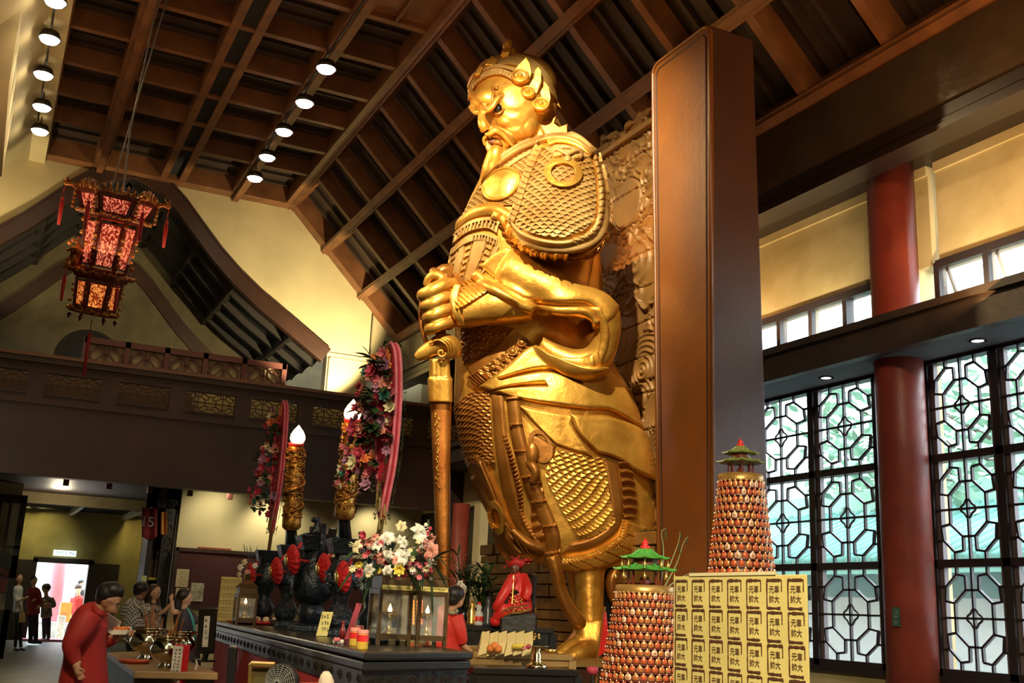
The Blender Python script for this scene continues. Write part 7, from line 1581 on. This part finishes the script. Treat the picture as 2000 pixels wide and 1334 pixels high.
# ================================================================ PEOPLE
skin = mat('skin_tan', (.46, .24, .13), .5, bump=.05); skin_l = mat('skin_light', (.58, .34, .21), .5); hair = mat('black_hair', (.012, .009, .008), .5, bump=.15, bscale=60); hairb = mat('dark_brown_hair', (.045, .018, .012), .5, bump=.15, bscale=60)
redsh = mat('red_staff_shirt', (.40, .018, .012), .7, bump=.35, bscale=10, var=.2, vscale=4); reddk = mat('dark_red_shirt', (.22, .014, .012), .75, bump=.3, bscale=10)
blkcl = mat('black_trousers', (.014, .013, .016), .7); whtcl = mat('white_blouse', (.66, .66, .68), .7, bump=.3, bscale=14); shoe = mat('dark_shoes', (.02, .02, .022), .5); eyem = mat('dark_eye', (.01, .008, .006), .2); lipm = mat('lip', (.35, .11, .08), .5)
class FB:
    """a figure laid out on its own depth plane; x, y as in the photo, d metres towards the visitor, radii in photo pixels"""
    def __init__(s, dep, name_label, foot, cat='person', h0=None):
        s.dep = dep; s.k = dep/F; f = PD(foot[0], foot[1], dep); s.t = thing('person', (f[0], f[1], 0), name_label, cat)
    def P(s, x, y, d=0): return PD(x, y, s.dep-d)
    def tb(s, mb, pts, n=10, k=None, flat=1.):
        Q = crom([[p[0], p[1], p[2], p[3]] for p in pts], k or max(6, len(pts)*5)); W = [s.P(q[0], q[1], q[2]) for q in Q]; mb.tube(W, [q[3]*s.k for q in Q], n, flat=flat, upv=tuple(toC)); return mb
    def ell(s, mb, x, y, d, rx, ry, rd=None): c = s.P(x, y, d); rd = rd or rx; mb.ball(c, s.k, 16, sc=(rx*.94+rd*.06, rd, ry)); return mb
    def head(s, mb, x, y, r, fx, fy=.12, d=0, g=1.):
        s.ell(mb, x, y-r*.12, d, r, r*1.12); s.ell(mb, x+fx*r*.28, y+r*(.45+fy), d+(1-abs(fx))*.3*r*s.k, r*.66, r*.72, r*.66)
        q = (1-abs(fx)); s.tb(mb, [(x+fx*r*.86, y+r*(-.02+fy), d+q*r*s.k*.9, r*.10), (x+fx*r*1.12, y+r*(.26+fy*1.3), d+q*r*s.k*1.15, r*.16), (x+fx*r*.92, y+r*(.34+fy*1.3), d+q*r*s.k, r*.10)], 8)
        s.tb(mb, [(x+fx*r*.84, y+r*(.48+fy*1.4), d+q*r*s.k*.85, r*.14), (x+fx*r*.80, y+r*(.60+fy*1.4), d+q*r*s.k*.8, r*.13)], 8); s.ell(mb, x+fx*r*.62, y+r*(.88+fy*1.4), d+q*r*s.k*.5, r*.22, r*.18)
        s.ell(mb, x-fx*r*.10, y+r*.14, d+r*s.k*(.92 if abs(fx) > .3 else .2), r*.13, r*.24, r*.10)
    def hand(s, mb, x, y, d, r, ang, curl=.35, sp=1.):
        """palm and five fingers pointing along ang (radians, photo plane)"""
        u = np.array([math.cos(ang), math.sin(ang)]); v = np.array([-u[1], u[0]])
        s.tb(mb, [(x-u[0]*r, y-u[1]*r, d, r*.42), (x, y, d, r*.62), (x+u[0]*r*.7, y+u[1]*r*.7, d, r*.6)], 8)
        for i, L in enumerate((1.25, 1.4, 1.3, 1.0)):
            o = (i-1.5)*.34*r; b = (x+u[0]*r*.8+v[0]*o, y+u[1]*r*.8+v[1]*o); m = (b[0]+u[0]*r*L*.55, b[1]+u[1]*r*L*.55); e = (b[0]+u[0]*r*L*(1-curl*.4)+v[0]*o*.2*sp, b[1]+u[1]*r*L*(1-curl*.4)+v[1]*o*.2*sp)
            s.tb(mb, [(*b, d, r*.19), (*m, d+curl*.2*r*s.k, r*.18), (*e, d+curl*1.2*r*s.k, r*.14)], 7)
        s.tb(mb, [(x-u[0]*r*.3-v[0]*r*.5, y-u[1]*r*.3-v[1]*r*.5, d+.3*r*s.k, r*.22), (x+u[0]*r*.4-v[0]*r*.95, y+u[1]*r*.4-v[1]*r*.95, d+.4*r*s.k, r*.19), (x+u[0]*r*.95-v[0]*r*.9, y+u[1]*r*.95-v[1]*r*.9, d+.4*r*s.k, r*.15)], 7)
    def face(s, x, y, r, fx, fy=.12, d=0):
        q = 1-abs(fx)
        for e_ in ((fx*.78, q*.9), ) if abs(fx) > .6 else ((fx*.6-.36, q), (fx*.6+.36, q)):
            mb = MB(); s.ell(mb, x+e_[0]*r, y+r*(.02+fy), d+r*s.k*(.40 if abs(fx) > .6 else .92*math.sqrt(max(.1, 1-e_[0]**2*.8))), r*.13, r*.07, r*.09); mb.build('eye', eyem, s.t)
        mb = MB(); s.ell(mb, x+fx*r*.84, y+r*(.56+fy*1.4), d+r*s.k*(.25 if abs(fx) > .6 else .80), r*.18, r*.05, r*.1); mb.build('mouth', lipm, s.t)
    def fuse(s, mb, name, m, vox=None, sm=1): return fused(mb, name, m, s.t, vox or max(.0085, s.k*1.15), sm, world=False)
def legs(f, hipx, hipy, L, r, m, spread=5, footd=1, stride=0, shoes=shoe):
    """trousered legs from the hips down to the floor"""
    mb = MB(); body = []
    for s_ in (-1, 1):
        f.tb(mb, [(hipx+s_*spread*.6, hipy, s_*.02, r), (hipx+s_*spread*.8+stride*s_*.4, hipy+L*.5, s_*.02, r*.72), (hipx+s_*spread+stride*s_, hipy+L*.93, s_*.02, r*.52)])
    f.ell(mb, hipx, hipy, 0, r*1.5, r*1.3); f.fuse(mb, 'trousers', m)
    for s_ in (-1, 1):
        mb = MB(); x, y = hipx+s_*spread+stride*s_, hipy+L*.97; f.tb(mb, [(x-footd*r*.3, y, s_*.02, r*.5), (x+footd*r*.6, y+r*.2, s_*.02+.04, r*.45), (x+footd*r*1.4, y+r*.35, s_*.02+.06, r*.3)], 8); mb.build('shoe', shoes, f.t, smooth=True)
# --- A: staff man in red, bowing over the pots
A = FB(6.6, 'man in red long-sleeved shirt bowing to the right over the brass incense pots', (165, 1500))
mb = MB(); A.head(mb, 215, 1168, 21.5, .62, .26, .0)
A.tb(mb, [(190, 1196, 0, 15), (200, 1182, 0, 14), (208, 1172, 0, 14)])
A.tb(mb, [(150, 1290, .20, 9), (149, 1304, .22, 7.5)]); A.hand(mb, 152, 1310, .22, 11, 1.1, .9)
A.tb(mb, [(215, 1246, -.12, 8), (236, 1240, -.10, 7)]); A.hand(mb, 246, 1238, -.10, 9, -.12, .5)
A.tb(mb, [(160, 1380, .03, 15), (160, 1500, .03, 13), (158, 1640, .03, 9)]); A.tb(mb, [(178, 1380, -.05, 15), (180, 1500, -.05, 13), (180, 1640, -.05, 9)]); A.tb(mb, [(170, 1385, 0, 24), (172, 1250, 0, 26), (184, 1205, 0, 22), (192, 1190, 0, 14)])
A.fuse(mb, 'body', skin, .0065)
mb = MB(); A.tb(mb, [(193, 1188, 0, 18), (180, 1204, .0, 33), (168, 1240, 0, 39), (166, 1285, 0, 40), (163, 1330, 0, 46), (160, 1385, 0, 50)], 18, flat=1.)
A.tb(mb, [(176, 1200, .10, 26), (156, 1232, .17, 22), (140, 1258, .2, 18), (143, 1280, .2, 14), (149, 1296, .2, 11)], 14); A.tb(mb, [(188, 1212, -.1, 22), (196, 1240, -.14, 18), (208, 1252, -.14, 14), (226, 1244, -.12, 11)], 12)
A.fuse(mb, 'shirt', redsh, .009, 2)
mb = MB(); A.tb(mb, [(183, 1188, .05, 6), (194, 1197, .075, 6), (206, 1200, .03, 5)]); A.tb(mb, [(183, 1188, .05, 6), (186, 1180, -.02, 6), (196, 1176, -.08, 5)]); A.fuse(mb, 'collar', redsh, .006)
mb = MB(); A.ell(mb, 212, 1158, 0, 24, 22, 24); A.ell(mb, 222, 1152, 0, 20, 17, 22); A.ell(mb, 200, 1166, 0, 13, 18, 20); A.ell(mb, 233, 1159, -.02, 9, 10, 15); A.fuse(mb, 'hair', hair, .008, 1)
for n_, (x, y, dd) in enumerate(((230, 1179, .052), )): mb = MB(); A.ell(mb, x, y, dd, 3.4, 1.6, 3); mb.build('eye', eyem, A.t)
mb = MB(); A.ell(mb, 226, 1196, .045, 4, 1.4, 3); mb.build('mouth', lipm, A.t)
mb = MB(); mb.tube([A.P(232+5.5*math.cos(q), 1182+4.5*math.sin(q), .064) for q in np.linspace(0, 2*PI, 16)], .0014, 4); mb.tube([A.P(226, 1181, .064), A.P(208, 1173, .070)], .0014, 4); mb.build('spectacles', mat('thin_metal', (.3, .28, .25), .3, .8), A.t)
mb = MB(); A.tb(mb, [(160, 1385, 0, 46), (160, 1500, 0, 36), (165, 1640, 0, 24)]); A.fuse(mb, 'trousers', blkcl, .02)
c = A.P(222, 1226, -.1); t = thing('food_box', c, 'open white box of snacks held by the man in red', 'box'); mb = MB(); mb.obox(c+zz*.02-RR*.02, RR*.045-UU*.03, toC*.004, UU*.045+RR*.02); mb.build('box_lid', FM['white'], t); mb = MB(); mb.obox(A.P(238, 1232, -.09), RR*.045, toC*.05, zz*.01); mb.build('box_tray', FM['white'], t)
mb = MB()
for i in range(10): mb.ball(A.P(224+i*3, 1228-2*(i % 2), -.08), .010, 6)
mb.build('snack_pieces', FM['orange'], t)
# --- B: man in check polo seen from behind
B_f = FB(12.0, 'balding man in black and white checked polo shirt seen from behind', (262, 1380))
mb = MB(); B_f.head(mb, 276, 1152, 14, .35, .1, -.05); B_f.tb(mb, [(270, 1172, 0, 8), (274, 1164, 0, 7.5)]); B_f.tb(mb, [(288, 1195, .05, 6), (290, 1218, .1, 5), (296, 1232, .12, 4)]); B_f.hand(mb, 299, 1236, .12, 5, .6, .4)
B_f.tb(mb, [(243, 1200, 0, 6), (243, 1225, .05, 5), (248, 1245, .08, 4)]); B_f.hand(mb, 249, 1249, .08, 5, 1.4, .4); B_f.tb(mb, [(266, 1178, 0, 16), (264, 1240, 0, 18)]); B_f.fuse(mb, 'body', mat('skin_brown', (.22, .11, .06), .5), .011)
chk = mat('check_polo', (.62, .60, .52), .8); nt = chk.node_tree; tc = nt.nodes.new('ShaderNodeTexCoord'); mp = nt.nodes.new('ShaderNodeMapping'); mp.inputs['Rotation'].default_value = (0, 0, .4); ck = nt.nodes.new('ShaderNodeTexChecker'); ck.inputs['Scale'].default_value = 52; ck.inputs['Color1'].default_value = (.66, .64, .56, 1); ck.inputs['Color2'].default_value = (.05, .05, .05, 1)
nt.links.new(tc.outputs['Object'], mp.inputs[0]); nt.links.new(mp.outputs[0], ck.inputs['Vector']); nt.links.new(ck.outputs['Color'], nt.nodes['Principled BSDF'].inputs['Base Color'])
mb = MB(); B_f.tb(mb, [(272, 1170, 0, 10), (266, 1182, 0, 21), (263, 1205, 0, 22), (262, 1250, 0, 22)], 16); B_f.tb(mb, [(280, 1182, .06, 12), (288, 1200, .08, 9.5)]); B_f.tb(mb, [(250, 1182, .0, 10), (243, 1205, .02, 8.5)]); B_f.fuse(mb, 'polo_shirt', chk, .014, 1)
mb = MB(); B_f.ell(mb, 275, 1147, -.02, 14.5, 12, 14); B_f.ell(mb, 270, 1154, -.02, 11, 10, 12); B_f.fuse(mb, 'hair', hair, .011); legs(B_f, 262, 1258, 165, 11, blkcl, 7)
# --- C: woman with long brown hair reaching right
C_f = FB(12.4, 'woman with long brown hair reaching her arm right, behind the checked polo man', (304, 1380))
mb = MB(); C_f.head(mb, 303, 1157, 11, .45, .08, 0); C_f.tb(mb, [(300, 1178, 0, 6), (302, 1168, 0, 5)]); C_f.tb(mb, [(308, 1200, .05, 5), (320, 1194, .08, 4.2), (332, 1182, .08, 3.6)]); C_f.hand(mb, 337, 1178, .08, 4.5, -.6, .3); C_f.tb(mb, [(300, 1185, 0, 11), (300, 1240, 0, 13)]); C_f.tb(mb, [(292, 1190, -.05, 5), (290, 1215, 0, 4), (292, 1232, .04, 3.5)]); C_f.hand(mb, 293, 1236, .04, 4.5, 1.5); C_f.fuse(mb, 'body', skin_l, .0105)
C_f.face(303, 1157, 11, .45, .08, 0)
mb = MB(); C_f.tb(mb, [(300, 1178, 0, 10), (300, 1200, 0, 14), (302, 1240, 0, 17)], 14); C_f.tb(mb, [(306, 1184, .05, 7), (312, 1198, .06, 6)]); C_f.fuse(mb, 'blouse', mat('patterned_blouse', (.45, .38, .34), .8, var=.8, vscale=25, col2=(.08, .06, .06)), .014)
mb = MB(); C_f.ell(mb, 300, 1152, -.01, 12, 12, 12); C_f.tb(mb, [(292, 1152, 0, 7), (290, 1172, .02, 7), (291, 1195, .03, 5)]); C_f.tb(mb, [(308, 1168, .0, 3), (310, 1184, .05, 4), (308, 1198, .07, 2.5)]); C_f.fuse(mb, 'hair', hairb, .011); legs(C_f, 302, 1250, 160, 9, blkcl, 6)
# --- D: dark-haired woman in dark dress
D_f = FB(10.0, 'woman with long black hair in dark dress with teal edge, before the notice board', (362, 1420))
mb = MB(); D_f.head(mb, 362, 1168, 12.5, .9, .08, -.02); D_f.tb(mb, [(358, 1192, 0, 7), (360, 1180, 0, 6)]); D_f.tb(mb, [(378, 1212, .0, 5), (390, 1206, -.05, 4.5), (398, 1203, -.05, 4)]); D_f.hand(mb, 402, 1202, -.05, 5, -.1); D_f.tb(mb, [(348, 1195, .05, 6), (338, 1195, .08, 5), (336, 1176, .08, 4)]); D_f.hand(mb, 335, 1170, .08, 5.5, -1.4, .5); D_f.tb(mb, [(360, 1195, 0, 14), (362, 1260, 0, 18)]); D_f.fuse(mb, 'body', skin_l, .0095); D_f.face(362, 1168, 12.5, .9, .08, -.02)
mb = MB(); D_f.tb(mb, [(359, 1188, 0, 11), (360, 1205, 0, 19), (362, 1235, 0, 20), (364, 1280, 0, 26), (364, 1330, 0, 30)], 16); D_f.tb(mb, [(372, 1200, 0, 8), (382, 1212, -.02, 7), (392, 1206, -.04, 6)]); D_f.fuse(mb, 'dress', mat('dark_dress', (.022, .020, .028), .7, var=.6, vscale=14, col2=(.06, .05, .07)), .012)
mb = MB(); D_f.tb(mb, [(366, 1188, .07, 2), (374, 1204, .10, 2.2), (379, 1225, .10, 2.2), (380, 1250, .08, 2)]); mb.build('teal_edge', mat('teal_ribbon', (.06, .38, .32), .5), D_f.t, smooth=True)
mb = MB(); D_f.ell(mb, 358, 1162, -.01, 13.5, 13.5, 13); D_f.tb(mb, [(350, 1164, 0, 8), (347, 1185, .02, 8.5), (345, 1212, .03, 6), (343, 1230, .03, 3)]); D_f.fuse(mb, 'hair', hair, .010)
mb = MB(); D_f.tb(mb, [(356, 1330, .05, 9), (356, 1420, .05, 6), (356, 1452, .05, 5)]); D_f.tb(mb, [(372, 1330, -.05, 9), (372, 1420, -.05, 6), (372, 1452, -.05, 5)]); D_f.fuse(mb, 'lower_legs', skin_l, .014)
# --- E..I: visitors at the far end
def visitor(dep, lb, hx, hy, hr, fx, topm, botm, hairm, long_hair, hips_y, foot_y, w_, arms, skinm=skin_l, stride=0, extra=None):
    f = FB(dep, lb, (hx, foot_y)); mb = MB(); f.head(mb, hx, hy, hr, fx, .08); sy = hy+hr*2.1; f.tb(mb, [(hx-fx*1, sy, 0, hr*.55), (hx, hy+hr, 0, hr*.5)])
    for P_ in arms: f.tb(mb, [(*p, hr*.34) for p in P_]); e_, e0 = P_[-1], P_[-2]; f.hand(mb, e_[0], e_[1], e_[2], hr*.42, math.atan2(e_[1]-e0[1], e_[0]-e0[0]))
    f.tb(mb, [(hx-fx*2, sy+hr, 0, w_*.7), (hx-fx*2, hips_y, 0, w_*.8)])
    f.fuse(mb, 'body', skinm, .016); f.face(hx, hy, hr, fx, .08)
    mb = MB(); f.tb(mb, [(hx-fx*1, sy-hr*.2, 0, w_*.55), (hx-fx*2, sy+hr*.7, 0, w_*1.02), (hx-fx*2, (sy+hips_y)/2, 0, w_*.92), (hx-fx*2, hips_y+hr*.6, 0, w_*1.02)], 14)
    for P_ in arms: f.tb(mb, [(*P_[0], hr*.6), (P_[1][0], P_[1][1], P_[1][2], hr*.5)]+([((P_[1][0]+P_[2][0])/2, (P_[1][1]+P_[2][1])/2, P_[2][2], hr*.42)] if len(P_) > 2 else []))
    f.fuse(mb, 'shirt', topm, .02); mb = MB(); f.ell(mb, hx-fx*hr*.25, hy-hr*.35, -.01, hr*1.1, hr*1.02, hr*1.1)
    if long_hair: f.tb(mb, [(hx-fx*hr*.7, hy, 0, hr*.6), (hx-fx*hr*.9, hy+hr*1.6, 0, hr*.65), (hx-fx*hr*1.1, hy+hr*3.2, 0, hr*.35)])
    f.fuse(mb, 'hair', hairm, .016); legs(f, hx-fx*2, hips_y, foot_y-hips_y, w_*.62, botm, w_*.4, 1 if fx >= 0 else -1, stride)
    return f
f = visitor(24.4, 'young woman in white blouse and black trousers holding a paper, farthest left', 37, 1130, 7, .85, whtcl, blkcl, hairb, True, 1190, 1270, 9, [[(30, 1152, .05), (33, 1172, .1), (50, 1168, .12)], [(28, 1154, -.08), (36, 1174, -.08), (52, 1167, 0)]], stride=2)
c = f.P(43, 1206, .1); t = thing('tote_bag', c, 'tan tote bag hanging from the arm of the young woman in white', 'bag'); mb = MB(); mb.obox(c, RR*.07, toC*.03, UU*.11, taper=.85); mb.build('bag_body', mat('tan_bag', (.50, .34, .14), .7), t, bevel=.01); mb = MB(); mb.tube([c+UU*.1-RR*.04, c+UU*.28-RR*.02, c+UU*.1+RR*.04], .008, 5); mb.build('bag_handle', mat('tan_bag', (.50, .34, .14), .7), t)
visitor(27.4, 'man in dark red shirt and cap standing between the two women at far left', 66, 1134, 7, .6, reddk, mat('dark_shorts', (.03, .02, .03), .8), mat('dark_cap', (.05, .03, .05), .7), False, 1195, 1254, 13, [[(58, 1155, .05), (56, 1175, .1), (66, 1172, .14)], [(76, 1156, .0), (80, 1176, .05), (74, 1186, .1)]])
visitor(29.8, 'curly-haired woman in patterned top and black trousers with folded arms, before the doorway', 90, 1150, 8, -.3, mat('brown_pattern_top', (.30, .20, .14), .8, var=.9, vscale=12, col2=(.04, .03, .03)), blkcl, hair, False, 1200, 1250, 11, [[(100, 1168, .05), (106, 1182, .1), (92, 1186, .16)], [(80, 1168, .05), (78, 1182, .1), (92, 1180, .16)]], skin)
visitor(33.0, 'woman in red staff shirt with dark hair standing in the far doorway', 153, 1150, 7, .05, redsh, reddk, hairb, False, 1205, 1246, 11, [[(142, 1168, .0), (138, 1190, .05), (140, 1204, .08)], [(164, 1168, 0), (168, 1190, .05), (166, 1204, .08)]])
visitor(33.6, 'person in dark clothes standing just behind the woman in red at the doorway', 159, 1140, 6, .3, mat('near_black_top', (.03, .025, .03), .8), blkcl, hair, False, 1200, 1246, 10, [[(150, 1160, -.1), (147, 1180, -.1), (150, 1196, -.1)], [(168, 1160, -.1), (171, 1180, -.1), (168, 1196, -.1)]])
# --- J: man in red robe at the altar
J = FB(8.9, 'man in bright red robe with patterned collar, head bowed, beside the sword tip', (868, 1560))
mb = MB(); J.head(mb, 893, 1165, 16, .5, .2, -.03); J.tb(mb, [(880, 1192, 0, 10), (888, 1178, 0, 9)]); J.tb(mb, [(905, 1258, .05, 7), (908, 1264, .06, 5)]); J.hand(mb, 912, 1267, .06, 6, .4); J.tb(mb, [(846, 1225, .1, 8), (842, 1260, .15, 6), (850, 1280, .18, 5)]); J.hand(mb, 852, 1285, .18, 6, 1.3); J.tb(mb, [(870, 1210, 0, 20), (868, 1290, 0, 22)]); J.fuse(mb, 'body', skin, .009)
mb = MB(); J.tb(mb, [(880, 1190, 0, 14), (870, 1206, 0, 30), (868, 1240, 0, 33), (870, 1300, 0, 36), (872, 1440, 0, 38)], 18); J.tb(mb, [(888, 1204, .05, 18), (898, 1232, .08, 14), (904, 1256, .07, 10)]); J.tb(mb, [(852, 1204, .0, 16), (844, 1235, .05, 14), (842, 1262, .08, 10)]); J.fuse(mb, 'robe', mat('bright_red_robe', (.60, .03, .018), .6, bump=.45, bscale=9, var=.15, vscale=5), .011, 2)
mb = MB(); J.tb(mb, [(872, 1190, .08, 4), (882, 1197, .10, 4), (894, 1192, .06, 4)]); J.tb(mb, [(872, 1190, .08, 4), (876, 1180, .0, 4), (886, 1177, -.08, 4)]); J.fuse(mb, 'patterned_collar', mat('collar_print', (.45, .40, .22), .7, var=.9, vscale=45, col2=(.03, .05, .03)), .007)
mb = MB(); J.ell(mb, 889, 1159, .01, 19, 16, 18); J.ell(mb, 884, 1168, .02, 15, 15, 16); J.fuse(mb, 'hair', hair, .009)
mb = MB(); J.tb(mb, [(862, 1430, 0, 16), (862, 1640, 0, 10)]); J.tb(mb, [(882, 1430, 0, 16), (882, 1640, 0, 10)]); J.fuse(mb, 'trousers', blkcl, .02)
# small fittings on the red column
t = thing('column_notice', PX(1750, 1204, 8.3), 'small green-framed sign with dark characters on the red column by the windows', 'sign'); pA = PX(1743, 1186, 8.34); pB = PX(1758, 1224, 8.34); nn = np.array([-.9, -.43, 0])
ctr = (pA+pB)/2; uu2 = np.array([.43, -.9, 0]); mb = MB(); mb.obox(ctr, uu2*.04, nn*.006, zz*(pA[2]-pB[2])/2); mb.build('sign_plate', mat('dark_green_plate', (.02, .05, .035), .5), t); marks(ctr+nn*.008, uu2, zz, 1, 3, .05, .05, mat('pale_green_ink', (.10, .22, .16), .6), 'plate_characters', t, 2)

# ---- details belong to the part they sit on
SUB = {'eye': ('head', 'body'), 'mouth': ('head', 'body'), 'spectacles': ('body',), 'eyelid': ('head',), 'moustache': ('head',), 'beard': ('head',), 'beard_strands': ('head',), 'collar': ('shirt',), 'patterned_collar': ('robe',), 'teal_edge': ('dress',), 'shoe': ('trousers',),
       'helmet_rosette': ('helmet_dome',), 'helmet_wing': ('helmet_dome',), 'topknot_finial': ('topknot',), 'belt_medallion': ('belt',), 'belt_border': ('belt',), 'guard_scroll': ('sword_guard',), 'blade_characters': ('sword_blade',), 'mask_eye': ('beast_mask',), 'mask_ring': ('beast_mask',),
       'panel_frame': ('glass_panel',), 'bell': ('lower_roof',), 'roof_ridges': ('upper_roof',), 'small_flame': ('oil_lamp',), 'strip_lettering': ('yellow_strip',), 'panel_writing': ('white_panel',), 'strip_writing': ('white_strip',), 'card_lettering': ('card_sheet',), 'faint_writing': ('sheet',), 'plate_characters': ('sign_plate',), 'plaque_characters': ('plaque',), 'printed_number': ('robe_cloth',), 'exit_lettering': ('sign_box',), 'printed_characters': ('paper_block',), 'printed_border': ('paper_block',), 'printed_talismans': ('paper_block',), 'relief_ornament': ('body',), 'apron_scrolls': ('apron',), 'gold_centre': ('pleated_ball',), 'coiled_dragon': ('candle_shaft',), 'dragon_carving': ('candle_shaft',), 'label': ('body',), 'bag_handle': ('bag_body',), 'gold_embroidery': ('robe',), 'crown': ('head',)}
base = lambda o: o.name.split('.')[0]
for r_ in [o for o in COL.objects if o.parent is None and 'label' in o]:
    ch = [o for o in COL.objects if o.parent == r_] if False else list(r_.children)
    by = {}
    for o in ch: by.setdefault(base(o), []).append(o)
    for o in ch:
        for tgt in SUB.get(base(o), ()):
            if tgt in by:
                L_ = by[tgt]; i_ = min(by[base(o)].index(o), len(L_)-1) if base(o) == 'panel_frame' else 0
                if L_[i_] is not o: o.parent = L_[i_]
                break
for o in COL.objects:
    if '_o' in o.keys(): del o['_o']
